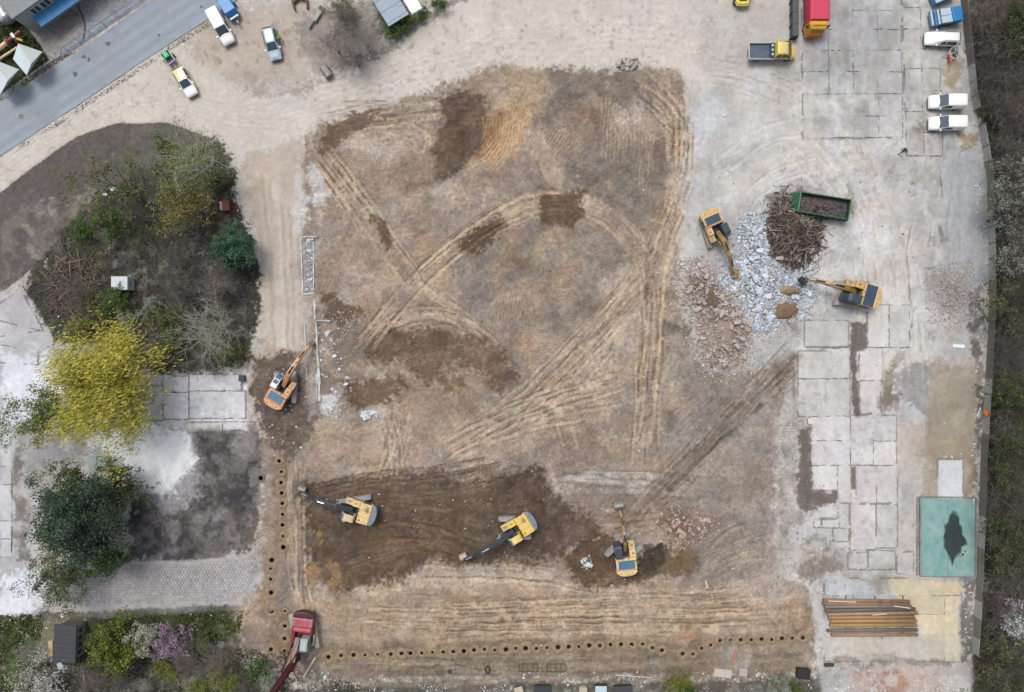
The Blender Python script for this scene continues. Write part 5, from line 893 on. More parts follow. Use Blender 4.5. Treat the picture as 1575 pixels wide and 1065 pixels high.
x, y = at(1447, -6, .5); tb2 = thing('blue_bin', 'blue open box with pale lid cut off at the top edge', 'bin', (x, y, .07), R(24)); MB().box(-1.5, 1.5, -.85, -.78, .2, 1.1).box(-1.5, 1.5, .78, .85, .2, 1.1).box(-1.5, -1.43, -.78, .78, .2, 1.1).box(1.43, 1.5, -.78, .78, .2, 1.1).build('side_boards', BLUS, tb2); MB().box(-1.43, 1.43, -.78, .78, .2, .3).build('floor', DARK, tb2); MB().box(-1.4, -.1, -.76, .76, 1.0, 1.06).build('lid', PANE, tb2)
# cable reel with orange stand
x, y = at(1468, 83, .6); cr = thing('cable_reel', 'round pale spoked reel on an orange stand beside the wall', 'reel', (x, y, zt(1468, 83) + .02), R(15)); PALEM = mat('pale_reel_metal', (206, 206, 198), .5, amt=.08); ORM = mat('orange_stand_paint', (232, 128, 92), .5, amt=.1)
cir = [(.85 * math.cos(a), .85 * math.sin(a), .95) for a in np.linspace(0, 2 * math.pi, 29)]; MB().tube(cir, .045, 6).build('rim', PALEM, cr); MB().tube([(c[0] * .82, c[1] * .82, .5) for c in cir], .045, 6).build('rim', PALEM, cr)
for a in (0, math.pi / 2): MB().tube([(.85 * math.cos(a), .85 * math.sin(a), .95), (-.85 * math.cos(a), -.85 * math.sin(a), .95)], .04, 6).build('spoke', PALEM, cr)
MB().tube([(0, 0, .2), (0, 0, 1.0)], .12, 10).build('hub', DARK, cr); MB().tube([(.35 * math.cos(a), .35 * math.sin(a), .72 + .02 * math.sin(9 * a)) for a in np.linspace(0, 18.8, 60)], .05, 5).build('cable', BLACK, cr); MB().tube([(.0, 0, .12), (.01, 0, .3)], .6, 16).build('foot_plate', STEEL, cr)
MB().tube([(-1.35, .15, .1), (-.75, .15, .7), (-.6, -.75, .7), (-.9, -1.35, .1)], .06, 6).tube([(-.75, .15, .7), (-.3, .0, .5)], .06, 6).tube([(-.6, -.75, .7), (-.1, -.3, .5)], .06, 6).box(-.85, -.5, -.75, .1, .62, .72).build('stand', ORM, cr)
# yellow dropside truck
YTR = mat('truck_yellow', (238, 212, 120), .35, amt=.04, coat=.3); YTR2 = mat('truck_yellow_strong', (236, 216, 70), .35, amt=.04, coat=.3); BED = mat('truck_bed_steel', (74, 94, 116), .5, .2, amt=.2, scale=1.2, dirt=(120, 98, 84), dirt_amt=.5); BEDB = mat('truck_box_blue', (44, 58, 96), .4, amt=.1); RIMW = mat('pale_dropside', (206, 214, 218), .5, amt=.06)
x, y = at(1187, 80.5, .8); tk = thing('dropside_truck', 'yellow crew cab truck with an open dropside bed', 'truck', (x, y, zt(1187, 80)), 0.0)
MB().box(-3.1, 2.6, -.5, .5, .45, .75).build('chassis', DARK, tk); MB().box(-3.08, .15, -1.0, 1.0, .82, .92).build('bed', BED, tk)
for q in ((-3.14, .2, -1.08, -1.02), (-3.14, .2, 1.02, 1.08)): MB().box(*q, .84, 1.28).build('dropside', RIMW, tk, .01)
MB().box(-3.16, -3.1, -1.02, 1.02, .84, 1.28).build('tailboard', RIMW, tk, .01); MB().box(-.35, .16, -1.0, 1.0, .92, 1.42).build('tool_box', BEDB, tk, .03)
for i in range(3): MB().tube([(-.42 + .25, -.62 + i * .6, 1.42), (-.42 + .25, -.62 + i * .6, 1.62)], .14, 10).build('gas_bottle', mat('pale_bottle', (190, 206, 214), .35), tk)
cbm = MB().loft([ring(.22, .92, .84, .5, 1.15, 2.2, .12), ring(.3, .96, .86, .45, 1.2, 2.26, .12), ring(1.75, .96, .84, .4, 1.2, 2.24, .12), ring(2.35, .96, .84, .4, 1.1, 1.38, .1), ring(3.0, .93, .7, .42, .9, 1.1, .1), ring(3.2, .72, .52, .5, .7, .85, .1)]).build('cab', YTR, tk); cbm.modifiers.new('s', 'SUBSURF').render_levels = 2; cbm.data.polygons.foreach_set('use_smooth', [True] * len(cbm.data.polygons))
quadpanel(tk, 'windscreen', glass('dark_glass', (46, 58, 56)), (1.72, -.82, 2.23), (1.72, .82, 2.23), (2.36, .84, 1.42), (2.36, -.84, 1.42), .05, .03)
for sd in (-1, 1):
    for a, b in ((.35, .98), (1.05, 1.85)): quadpanel(tk, 'side_window', GLS, (a, sd * .89, 2.08), (b - .05, sd * .89, 2.08), (b + (.25 if b > 1.5 else 0), sd * .965, 1.3), (a, sd * .965, 1.3), .04, .04)
    MB().box(2.0, 2.12, sd * 1.08 - .1, sd * 1.08 + .1, 1.35, 1.65).build('mirror', DARK, tk, .02); MB().box(2.95, 3.16, sd * .6 - .14, sd * .6 + .14, .72, .92).build('headlight', LAMP, tk, .03)
MB().box(1.08, 1.2, -.72, .72, 2.27, 2.36).build('beacon_bar', RIMW, tk, .02); MB().box(.2, .26, -1.0, 1.0, 1.0, 2.42).build('headboard', YTR2, tk, .01); MB().prism([(2.85, -.9), (3.22, -.62), (3.28, 0), (3.22, .62), (2.85, .9)], .42, .62).build('front_bumper', YTR2, tk, .03); wheels(tk, (-1.9, 2.2), .86, .36, .22)
# red truck with yellow cab, cut off by the top edge
REDT = mat('red_tarpaulin', (206, 54, 84), .5, amt=.06, scale=.8, bump=.15, coat=.1); x, y = W(1247, 57); rt = thing('red_truck', 'red tarpaulin truck with yellow cab at the top edge', 'truck', (x, y, .07), R(-90))
MB().box(-9.0, -1.2, -1.2, 1.2, .6, 1.0).build('chassis', DARK, rt); MB().prism([(-1.25, .9), (-1.3, 2.7), (-1.1, 2.92), (1.1, 2.92), (1.3, 2.7), (1.25, .9)], -9.0, -.98, 'x').build('tarpaulin', REDT, rt, .06)
YC = mat('lorry_yellow', (228, 172, 52), .4, amt=.1, scale=1.5, dirt=(176, 120, 60), dirt_amt=.4)
lc = MB().loft([[(-.95, -1.28, .6), (-.95, 1.28, .6), (-.95, 1.25, 2.6), (-.95, -1.25, 2.6)], [(-.5, -1.26, .5), (-.5, 1.26, .5), (-.5, 1.2, 2.55), (-.5, -1.2, 2.55)], [(.1, -1.15, .5), (.1, 1.15, .5), (-.12, 1.05, 2.4), (-.12, -1.05, 2.4)], [(.32, -.8, .5), (.32, .8, .5), (.05, .8, 2.3), (.05, -.8, 2.3)]]).build('cab', YC, rt, .08)
quadpanel(rt, 'windscreen', mat('amber_windscreen', (150, 112, 56), .2), (.06, -.85, 2.2), (.06, .85, 2.2), (.22, .85, 1.4), (.22, -.85, 1.4), .04, .04); MB().box(-.85, -.35, -.9, .9, 2.58, 2.66).build('roof_deflector', YC, rt, .04); MB().box(.14, .42, -1.15, 1.15, .4, .85).build('front_bumper', mat('lorry_orange', (196, 110, 48), .5), rt, .05)
for sd in (-1, 1): MB().box(-.5, -.3, sd * 1.4 - .1, sd * 1.4 + .1, 1.7, 2.4).build('mirror', DARK, rt, .03)
wheels(rt, (-.9, -5.5, -7.2), 1.05, .5, .3)
x, y = at(1222, 20, .8); sk = thing('steel_rack', 'dark steel rack standing along the red truck', 'rack', (x, y, .0), R(-90)); 
for k in range(5): MB().box(-3.2 + k * 1.6, -3.1 + k * 1.6, -.45, .45, .05, 1.2).build('upright', DARK, sk)
for z in (.3, .75, 1.15): MB().box(-3.2, 3.3, -.42, .42, z, z + .04).build('shelf', mat('dull_green_shelf', (74, 82, 84), .6, amt=.2), sk)
x, y = at(1142, -3, .8); yv = thing('yellow_loader', 'yellow loader front peeking in at the top edge', 'loader', (x, y, zt(1142, 0)), R(-90)); MB().prism([(-3.0, -.95), (.4, -.95), (.85, -.7), (.95, 0), (.85, .7), (.4, .95), (-3.0, .95)], .5, 1.0).build('body', YTR2, yv, .06); MB().box(-2.0, -.1, -.6, .6, 1.0, 2.0).build('cab', GLS, yv, .06); MB().box(-1.9, -.2, -.55, .55, 2.0, 2.08).build('roof', YTR, yv, .03); MB().box(-.02, .5, -.5, .5, 1.0, 1.12).build('hood', DARK, yv, .02); MB().tube([(.55, -.95, .8), (.98, -.75, .8), (1.05, 0, .8), (.98, .75, .8), (.55, .95, .8)], .08, 6).build('guard', YTR, yv); wheels(yv, (-2.2, .2), .95, .45, .28)
# green skip full of scrap
GRN = paint('skip_green', (32, 92, 58), (56, 84, 62), .4); GRD = paint('skip_green_dark', (24, 68, 44), (40, 70, 50), .3); x, y = at(1265, 318, .9); sp = thing('skip_container', 'green open roll-off skip filled with scrap beside the timber heap', 'skip', (x, y, zt(1265, 330) + .02), R(-9))
a, b, hh = 3.35, 1.3, 1.45
for sd in (-1, 1):
    w_ = MB().box(-a, a, sd * b - .04, sd * b + .04, .2, hh).build('side_wall', GRN, sp)
    for k in range(9): MB().box(-a + .3 + k * .8, -a + .38 + k * .8, sd * (b + .09) - .05, sd * (b + .09) + .05, .2, hh - .02).build('rib', GRD, w_)
    MB().box(-a, a, sd * b - .07, sd * b + .07, hh, hh + .09).build('top_rail', GRN, sp, .01)
MB().add([(-a, -b, hh), (-a, b, hh), (-a - .75, b, .25), (-a - .75, -b, .25), (-a + .06, -b, hh), (-a + .06, b, hh), (-a - .66, b, .2), (-a - .66, -b, .2)], [(0, 1, 2, 3), (4, 5, 6, 7), (0, 3, 7, 4), (1, 2, 6, 5), (0, 1, 5, 4), (2, 3, 7, 6)]).build('sloped_front', GRN, sp); MB().box(-a - .07, -a + .07, -b, b, hh, hh + .09).build('top_rail', mat('skip_rail_pale', (84, 140, 104), .5), sp, .01); MB().box(a - .04, a + .04, -b, b, .2, hh).build('tail_door', GRN, sp); MB().box(a - .07, a + .07, -b, b, hh, hh + .09).build('top_rail', GRN, sp); MB().box(-a, a, -b, b, .15, .25).build('floor', DARK, sp)
for sd in (-1, 1): MB().tube([(-a - .4, sd * .75, .14), (-a - .4, sd * .75 + .14, .14)], .14, 10).build('roller', DARK, sp); MB().box(-a, a, sd * .5 - .06, sd * .5 + .06, .02, .18).build('skid', DARK, sp)
# ================================================================ HEAPS, PIPES, SMALL THINGS
def hull_mesh(seed, m, flat=.6, n=13):
    rs = np.random.RandomState(seed); bm = bmesh.new()
    pts = rs.uniform(-.5, .5, (n, 3)); pts /= np.maximum(np.abs(pts).max(1, keepdims=True) * 1.9, .35); pts *= (1, .55 + .45 * rs.rand(), flat)
    for p in pts: bm.verts.new(p)
    r = bmesh.ops.convex_hull(bm, input=bm.verts); bmesh.ops.delete(bm, geom=[g for g in r['geom_interior'] if isinstance(g, bmesh.types.BMVert)], context='VERTS')
    me = bpy.data.meshes.new('chunk'); bm.to_mesh(me); bm.free(); me.materials.append(m); return me
CONCW = mat('pale_concrete_chunk', (214, 221, 228), .9, amt=.1, scale=3, dirt=(180, 182, 186), dirt_amt=.3); CONCG = mat('grey_concrete_chunk', (176, 172, 168), .9, amt=.15, scale=3, dirt=(140, 128, 116), dirt_amt=.4)
BRK = mat('brick_chunk', (178, 152, 138), .9, amt=.2, scale=4, dirt=(188, 172, 160), dirt_amt=.5); BRKP = mat('mortar_chunk', (192, 178, 168), .9, amt=.15, scale=4, dirt=(166, 146, 132), dirt_amt=.4)
HW = [hull_mesh(i, CONCW) for i in range(6)]; HG = [hull_mesh(i + 20, CONCG) for i in range(5)]; HB = [hull_mesh(i + 40, BRK, .5) for i in range(4)]; HP = [hull_mesh(i + 60, BRKP, .5) for i in range(4)]
def scatter(pts, n, seed, dens=None):
    rs = np.random.RandomState(seed); q = np.array(pts, float); out = []
    while len(out) < n:
        p = q.min(0) + rs.rand(n * 3 + 20, 2) * (q.max(0) - q.min(0)); p = p[sdf(pts, p[:, :1], p[:, 1:])[:, 0] < 0]
        out += [k for k in p if dens is None or rs.rand() < dens(*k)]
    return out[:n]
def heap(name, label, cat, pts, nbig, nsmall, meshes, seed, height=.5, big=(.55, 1.2), small=(.12, .5), smallcols=((200, 208, 216), (170, 168, 166)), dens=None, spread=20):
    q = np.array(pts, float); c = q.mean(0); x0, y0 = W(*c); rs = np.random.RandomState(seed); t = thing(name, label, cat, (x0, y0, 0))
    rad = max(1.0, np.abs(q - c).max())
    gx_, gy_ = np.arange(q[:, 0].min() - 20, q[:, 0].max() + 21, 2.0), np.arange(q[:, 1].min() - 20, q[:, 1].max() + 21, 2.0); hd = np.clip(-sdf(pts, *np.meshgrid(gx_, gy_)), 0, 22) / 22 * height
    def lift(px, py): return float(hd[min(len(gy_) - 1, max(0, int((py - gy_[0]) / 2))), min(len(gx_) - 1, max(0, int((px - gx_[0]) / 2)))])
    for k, (px, py) in enumerate(scatter(pts, nbig, seed, dens)):
        x, y = W(px, py); s = big[0] + (big[1] - big[0]) * rs.rand() ** 2.2; o = bpy.data.objects.new('chunk', meshes[k % len(meshes)]); COL.objects.link(o); o.parent = t
        o.location = (x - x0, y - y0, zt(px, py) + lift(px, py) + s * .12); o.rotation_euler = (rs.randn() * .35, rs.randn() * .35, rs.rand() * 6.28); o.scale = (s * (1 + .4 * rs.rand()), s, s)
    V = []; Q = []; CC = []; cols = [np.array(alb(k)) for k in smallcols]; cube = np.array([(-1, -1, -1), (1, -1, -1), (1, 1, -1), (-1, 1, -1), (-.8, -.8, 1), (.7, -.9, 1), (.8, .7, 1), (-.7, .8, 1)]) * .5
    ex = [tuple(c + (p - c) * (1 + spread / rad)) for p in q]
    for px, py in scatter(ex, nsmall, seed + 1, dens):
        s = small[0] + (small[1] - small[0]) * rs.rand() ** 2.5; x, y = W(px, py); Mx = np.array(Euler((rs.randn() * .5, rs.randn() * .5, rs.rand() * 6.28)).to_matrix()); v = (cube + rs.randn(8, 3) * .12) * (s, s * (.5 + .5 * rs.rand()), s * .5) @ Mx.T + (x - x0, y - y0, zt(px, py) + lift(px, py) * .9 + s * .15); b = len(V); V += list(v)
        Q += [(b, b + 3, b + 2, b + 1), (b + 4, b + 5, b + 6, b + 7), (b, b + 1, b + 5, b + 4), (b + 1, b + 2, b + 6, b + 5), (b + 2, b + 3, b + 7, b + 6), (b + 3, b, b + 4, b + 7)]; CC += [cols[rs.randint(len(cols))] * (.75 + .5 * rs.rand())] * 8
    me = mesh_np('fragments', np.array(V), np.array(Q), np.clip(np.array(CC, np.float32), .01, .8), MS); me.polygons.foreach_set('use_smooth', np.zeros(len(Q), bool)); o = bpy.data.objects.new('fragments', me); COL.objects.link(o); o.parent = t; tag(o, kind='stuff'); return t
heap('rubble_heap', 'pale grey concrete rubble heap in front of the ochre excavator', 'rubble', [(1116, 430), (1136, 408), (1140, 360), (1152, 344), (1172, 352), (1182, 410), (1205, 430), (1196, 470), (1186, 492), (1160, 494), (1142, 470), (1128, 450)], 130, 4600, HW + HG[:2], 3, .4, (.3, .9), (.1, .4), ((200, 210, 220), (186, 196, 208), (214, 218, 222), (168, 172, 178)))
heap('rubble_heap', 'bluish fine rubble around the rusty brown mound by the yellow excavator', 'rubble', [(1200, 430), (1240, 424), (1246, 455), (1228, 476), (1205, 462)], 22, 700, HW, 4, .3, (.35, .7), (.1, .35), ((178, 192, 208), (166, 178, 192), (200, 208, 214)))
heap('brick_rubble', 'brownish heap of broken bricks and concrete left of the pale rubble', 'rubble', [(1048, 420), (1085, 412), (1120, 440), (1140, 460), (1148, 500), (1152, 550), (1128, 562), (1085, 562), (1076, 530), (1066, 490), (1052, 462)], 95, 1700, HP + HB[:2] + HG[:3], 5, .25, (.28, .95), (.08, .36), ((190, 176, 166), (176, 152, 140), (200, 198, 196), (156, 140, 128)), dens=lambda x, y: .15 + .85 * (abs(math.hypot(x - 1105, y - 515) - 38) < 16 or y < 480))
heap('brick_rubble', 'small brick and stone pile right of the pale yellow excavator', 'rubble', [(1022, 792), (1050, 784), (1090, 802), (1094, 822), (1062, 836), (1030, 832)], 24, 300, HP + HB, 6, .25, (.35, 1.2), (.12, .4), ((178, 150, 134), (164, 130, 112), (190, 178, 168)))
heap('stone_pile', 'small pile of bluish white stones in the open field', 'stones', [(554, 634), (576, 631), (579, 640), (560, 645)], 16, 60, HW, 7, .12, (.45, .85), (.1, .3), ((190, 206, 216), (206, 214, 220)), spread=3)
heap('stone_pile', 'white stone litter scattered along the broken foundation wall', 'stones', [(494, 498), (545, 492), (540, 520), (525, 540), (540, 590), (520, 632), (498, 628), (492, 560)], 22, 520, HW, 8, .03, (.25, .65), (.06, .26), ((200, 202, 206), (186, 184, 182), (170, 160, 150)))
heap('stone_pile', 'small cluster of pale stones on the wet soil left of the pale yellow excavator', 'stones', [(894, 862), (906, 858), (909, 872), (898, 876)], 8, 60, HW, 9, .06, (.35, .6), (.08, .25), ((206, 210, 214), (186, 184, 180)), spread=3)
heap('rubble_heap', 'low spread of crushed grey brick rubble near the boundary wall', 'rubble', [(1434, 428), (1484, 418), (1494, 462), (1470, 494), (1438, 482)], 10, 1900, HP, 10, .12, (.25, .45), (.06, .2), ((172, 168, 165), (154, 148, 144), (190, 188, 187), (162, 150, 143)))
heap('stone_block', 'grey stone blocks dumped at the upper edge of the pit', 'stones', [(950, 94), (976, 90), (984, 98), (972, 108), (954, 110)], 12, 90, HG, 11, .12, (.5, 1.3), (.1, .3), ((176, 176, 178), (150, 146, 142)), spread=3)
heap('brick_rubble', 'scattered mixed bricks and stones strewn between the rubble heaps and the haul track', 'rubble', [(1050, 405), (1110, 400), (1150, 335), (1190, 410), (1250, 420), (1235, 500), (1160, 520), (1165, 570), (1085, 575), (1060, 520)], 60, 2600, HG + HP + HW[:3] + HB[:1], 15, .05, (.25, .7), (.06, .26), ((196, 198, 202), (176, 168, 160), (150, 138, 128), (184, 166, 154), (206, 212, 218)))
def mound(px, py, a, b, h, rz, c, label, seed):
    rs = np.random.RandomState(seed); x, y = W(px, py); n = 28; ph = rs.rand(4) * 6
    rings = [[(f * a * math.cos(t) * (1 + .12 * math.sin(3 * t + ph[0]) + .07 * math.sin(7 * t + ph[1])), f * b * math.sin(t) * (1 + .12 * math.sin(2 * t + ph[2])), z + (rs.randn() * .05 if f < 1 else 0)) for t in np.linspace(0, 2 * math.pi, n + 1)[:-1]] for f, z in ((1.0, -.08), (.85, h * .3), (.6, h * .72), (.32, h * .95), (.08, h))]
    o = MB().loft(rings).build('soil_mound', mat('mound_soil_%d' % seed, c, .95, amt=.25, scale=2.2, bump=.6, dirt=(122, 104, 86), dirt_amt=.6), smooth=True); o.location = (x, y, zt(px, py)); o.rotation_euler = (0, 0, R(rz)); tag(o, label, 'soil')
mound(1213, 447, 1.55, .75, .85, -8, (164, 142, 112), 'small tan soil mound among the bluish rubble by the yellow excavator', 1); mound(1208, 478, 1.9, 1.2, .5, 20, (132, 106, 80), 'rusty brown soil mound below the tan one at the rubble edge', 2); mound(1094, 455, 1.0, 2.2, .45, 15, (112, 95, 80), 'dark brown soil mound amid the broken bricks', 3)
# loose pale bits that lie everywhere
def bits(name, areas, cols, seed, smin=.05, smax=.2):
    rs = np.random.RandomState(seed); V = []; Q = []; CC = []; cols = [np.array(alb(c)) for c in cols]
    for pts, n in areas:
        for px, py in scatter(pts, n, seed + n, (lambda u, v: float(fbm(np.array([u]), np.array([v]), 16, 3, 2)[0]) > .52) if name == 'litter' else None):
            s = smin + (smax - smin) * rs.rand() ** 3; x, y = W(px, py); z = max(zt(px, py), 0) + .02; a = rs.rand() * 6.28; e = .4 + .6 * rs.rand(); b = len(V); ca, sa = math.cos(a), math.sin(a)
            for u, v, w_ in ((-1, -1, -.05), (1, -1, -.05), (1, 1, -.05), (-1, 1, -.05), (-.7, -.7, .6), (.7, -.6, .6), (.6, .7, .6), (-.7, .6, .6)): V.append((x + (u * ca - v * e * sa) * s, y + (u * sa + v * e * ca) * s, z + w_ * s))
            Q += [(b + 4, b + 5, b + 6, b + 7), (b, b + 1, b + 5, b + 4), (b + 1, b + 2, b + 6, b + 5), (b + 2, b + 3, b + 7, b + 6), (b + 3, b, b + 4, b + 7)]; CC += [cols[rs.randint(len(cols))] * (.8 + .4 * rs.rand())] * 8
    me = mesh_np(name, np.array(V), np.array(Q), np.clip(np.array(CC, np.float32), .01, .82), MS); me.polygons.foreach_set('use_smooth', np.zeros(len(Q), bool)); o = bpy.data.objects.new(name, me); COL.objects.link(o); return tag(o, kind='stuff')
bits('scattered_stones', [(FIELD, 900), ([(470, 740), (840, 720), (930, 830), (740, 870), (480, 900)], 90), ([(1196, 560), (1300, 880), (1240, 900), (1196, 890)], 300), ([(395, 560), (500, 560), (480, 690), (400, 690)], 260), (YARD[:1] + [(1226, 100), (1440, 0), (1500, 180), (1500, 760), (1250, 880), (1200, 600), (1060, 300)], 350)], [(206, 200, 192), (178, 166, 152), (220, 220, 220), (120, 106, 94), (150, 134, 118)], 31, .03, .13)
bits('litter', [([(1486, 120), (1502, 190), (1516, 300), (1518, 470), (1508, 640), (1500, 780), (1492, 1020), (1480, 1020), (1490, 760), (1498, 600), (1506, 440), (1500, 300), (1480, 150)], 520), ([(1440, 700), (1500, 690), (1500, 712), (1440, 712)], 40), ([(1410, 770), (1416, 770), (1416, 885), (1408, 885)], 130), ([(1260, 905), (1275, 905), (1278, 985), (1262, 985)], 160), ([(0, 946), (120, 940), (100, 975), (30, 1000), (0, 1010)], 150), ([(280, 945), (375, 940), (370, 990), (300, 995)], 90), ([(480, 1030), (640, 1050), (800, 1055), (800, 1075), (480, 1075)], 420), ([(800, 1035), (1250, 1030), (1250, 1075), (800, 1075)], 420), ([(1270, 1020), (1470, 1020), (1470, 1075), (1270, 1075)], 420), ([(330, 555), (385, 545), (390, 572), (340, 578)], 60), (ISL, 60), ([(520, 80), (570, 70), (585, 105), (540, 112)], 40), ([(365, 320), (380, 330), (400, 430), (385, 440)], 70)], [(232, 236, 240), (214, 220, 226), (190, 200, 208), (226, 226, 220), (160, 164, 168)], 33, .03, .13)
# timber and scrap heap beside the skip: one heap, its sticks far past counting, the long planks apart
x0, y0 = W(1222, 355); th = thing('timber_heap', 'tangled dark heap of broken timber and branches below the green skip', 'debris heap', (x0, y0, 0)); rs = np.random.RandomState(5)
WOODS = [np.array(alb(c)) for c in ((104, 93, 86), (124, 112, 103), (84, 75, 69), (150, 140, 130), (72, 65, 60), (108, 90, 80))]
def sticks(n, cxy, r, hmax, seed, lmin, lmax, wmin, wmax, cols, ell=(1, 1)):
    rs = np.random.RandomState(seed); V = []; Q = []; CC = []
    for k in range(n):
        a = rs.rand() * 6.28; rr = r * math.sqrt(rs.rand()); x, y = cxy[0] + rr * math.cos(a) * ell[0], cxy[1] + rr * math.sin(a) * ell[1]; h = hmax * max(0, 1 - (rr / r) ** 1.6) * rs.rand() ** .5 + .05
        L = lmin + (lmax - lmin) * rs.rand() ** 2; th_ = rs.rand() * 6.28; d = Vector((math.cos(th_), math.sin(th_), rs.randn() * .22)).normalized() * L / 2; w_ = wmin + (wmax - wmin) * rs.rand() ** 2; s = Vector((-d.y, d.x, 0)).normalized() * w_; u = Vector((0, 0, w_ * .7)); c = Vector((x, y, h)); b = len(V)
        for e in (-1, 1):
            for f, g in ((-1, -1), (1, -1), (1, 1), (-1, 1)): V.append(tuple(c + d * e + s * f + u * g))
        Q += [(b, b + 1, b + 5, b + 4), (b + 1, b + 2, b + 6, b + 5), (b + 2, b + 3, b + 7, b + 6), (b + 3, b, b + 4, b + 7), (b, b + 3, b + 2, b + 1), (b + 4, b + 5, b + 6, b + 7)]; CC += [cols[rs.randint(len(cols))] * (.7 + .6 * rs.rand())] * 8
    return np.array(V), np.array(Q), np.clip(np.array(CC, np.float32), .01, .8)
def stickobj(name, parent, *a, **k):
    me = mesh_np(name, *sticks(*a, **k), MS); me.polygons.foreach_set('use_smooth', np.zeros(len(me.polygons), bool)); o = bpy.data.objects.new(name, me); COL.objects.link(o); o.parent = parent; tag(o, kind='stuff'); return o
stickobj('broken_sticks', th, 1500, (0, 0), 4.3, 1.5, 51, .5, 2.6, .02, .07, WOODS, ell=(.85, 1.15))
stickobj('strewn_sticks', th, 170, (0, 0), 6.4, .25, 58, .4, 1.8, .02, .05, WOODS, ell=(.85, 1.1))
hm = MB(); nn = 26; hm.loft([[(4.0 * f * .85 * math.cos(a) * (1 + .1 * math.sin(3 * a + f)), 4.0 * f * 1.15 * math.sin(a) * (1 + .1 * math.cos(4 * a)), z) for a in np.linspace(0, 2 * math.pi, nn + 1)[:-1]] for f, z in ((1.0, -.05), (.75, .35), (.45, .8), (.12, 1.1))], cap=True).build('soil_core', mat('heap_soil', (84, 74, 66), .95, amt=.25, scale=2, bump=.5), th, smooth=True)
for k in range(36):
    a = rs.rand() * 6.28; r_ = 4.2 * math.sqrt(rs.rand()); L = 1.0 + 2.2 * rs.rand(); m = mat('old_plank_%d' % (k % 3), ((118, 107, 98), (156, 146, 136), (92, 82, 75))[k % 3], .9, amt=.2, scale=3)
    o = MB().box(-L / 2, L / 2, -.07, .07, -.025, .025).build('plank', m, th); o.location = (r_ * math.cos(a) * .85, r_ * math.sin(a) * 1.15, .35 + 1.1 * max(0, 1 - r_ / 4.2)); o.rotation_euler = (0, rs.randn() * .15, rs.rand() * 3.14)
for k, (px, py) in enumerate(((1198, 398), (1211, 396), (1228, 398), (1241, 376), (1246, 386))):
    o = bpy.data.objects.new('concrete_piece', HG[k]); COL.objects.link(o); o.parent = th; x, y = W(px, py); o.location = (x - x0, y - y0, .3); o.scale = (1.0, .8, .6); o.rotation_euler = (0, 0, k)
sc = stickobj('scrap_filling', sp, 1100, (0, 0), 3.2, .35, 52, .2, 1.1, .01, .04, [np.array(alb(c)) for c in ((112, 98, 96), (92, 80, 82), (140, 130, 134), (74, 66, 66), (120, 108, 116))], ell=(1, .38)); sc.location = (0, 0, .72)
MB().box(-3.25, 3.25, -1.22, 1.22, .26, .8).build('scrap_bed', mat('scrap_bed', (84, 76, 76), .9, amt=.3, scale=4, bump=.6), sp)
# pipes
PIPEM = [mat('pipe_rust_%d' % i, c, .75, .15, amt=.2, scale=1.4, bump=.1, dirt=d, dirt_amt=.55) for i, (c, d) in enumerate((((158, 130, 108), (120, 92, 74)), ((166, 126, 92), (124, 110, 98)), ((132, 134, 132), (150, 120, 92)), ((108, 104, 100), (128, 108, 90)), ((186, 148, 108), (150, 128, 106)), ((176, 140, 96), (140, 136, 118)), ((190, 146, 90), (166, 132, 92)), ((164, 146, 100), (190, 134, 66)), ((130, 118, 104), (104, 96, 92)), ((172, 138, 108), (150, 120, 98))))]
PL = [('brown', (118, 190), (1278, 207)), ('brown', (112, 232), (1278, 245)), ('grey', (140, 278), (1300, 268)), ('dark', (150, 332), (1352, 306)), ('pale', (180, 380), (1380, 357)), ('mixed', (190, 424), (1345, 414)), ('orange', (215, 472), (1372, 462)), ('olive', (210, 524), (1375, 522)), ('dull', (175, 595), (1385, 587)), ('tan', (235, 654), (1385, 650))]
for i, (nm, a, b) in enumerate(PL):
    p = [(1250 + q[0] / 8.75, 900 + q[1] / 8.75) for q in (a, b)]; pa, pb = Vector((*W(*p[0]), 0)), Vector((*W(*p[1]), 0)); c = (pa + pb) / 2; d = pb - pa; L = d.length; r0 = .225; n = 16
    mb = MB(); rings = []
    for xx, rr in ((-L / 2, r0 - .03), (-L / 2, r0), (L / 2, r0), (L / 2, r0 - .03)): rings.append([(xx, rr * math.cos(t_), rr * math.sin(t_)) for t_ in np.linspace(0, 2 * math.pi, n + 1)[:-1]])
    rings = rings + [rings[0]]; mb.loft(rings, cap=False); lab = ordinal(i + 1) + ' rusty steel pipe from the top of the pipe row' if i < 9 else 'lowest rusty steel pipe of the pipe row'
    o = mb.build('steel_pipe', PIPEM[i], None, smooth=True); o.location = (c.x, c.y, SLABZ + r0 + .1); o.rotation_euler = (random.random() * 6, 0, math.atan2(d.y, d.x)); o.rotation_mode = 'ZYX' if False else 'XYZ'; tag(o, lab, 'pipe', 'steel pipes laid side by side')
for k, (a, b) in enumerate((((1370.5, 929.5), (1396, 933)), ((1271, 922), (1313, 923.5)), ((1338, 943.5), (1360, 941.5)))):
    pa, pb = Vector(W(*a)), Vector(W(*b)); d = pb - pa; o = MB().box(-d.length / 2, d.length / 2, -.06, .06, 0, .05).build('plank', mat('fresh_plank', (224, 204, 184), .8, amt=.08)); o.location = (*((pa + pb) / 2), SLABZ + .56); o.rotation_euler = (0, 0, math.atan2(d.y, d.x)); tag(o, ('pale plank across the right end of the pipes', 'thin pale lath along the topmost pipe', 'short pale lath on the middle of the pipes')[k], 'plank')
for xx in (1300, 1345, 1388): x, y = W(xx, 947); o = MB().box(-.06, .06, -2.7, 2.7, 0, .1).build('timber_bearer', mat('bearer_wood', (110, 92, 74), .9)); o.location = (x, y, SLABZ); tag(o, {1300: 'left', 1345: 'middle', 1388: 'right'}[xx] + ' timber bearer under the row of pipes', 'timber', 'timber bearers under the pipes')
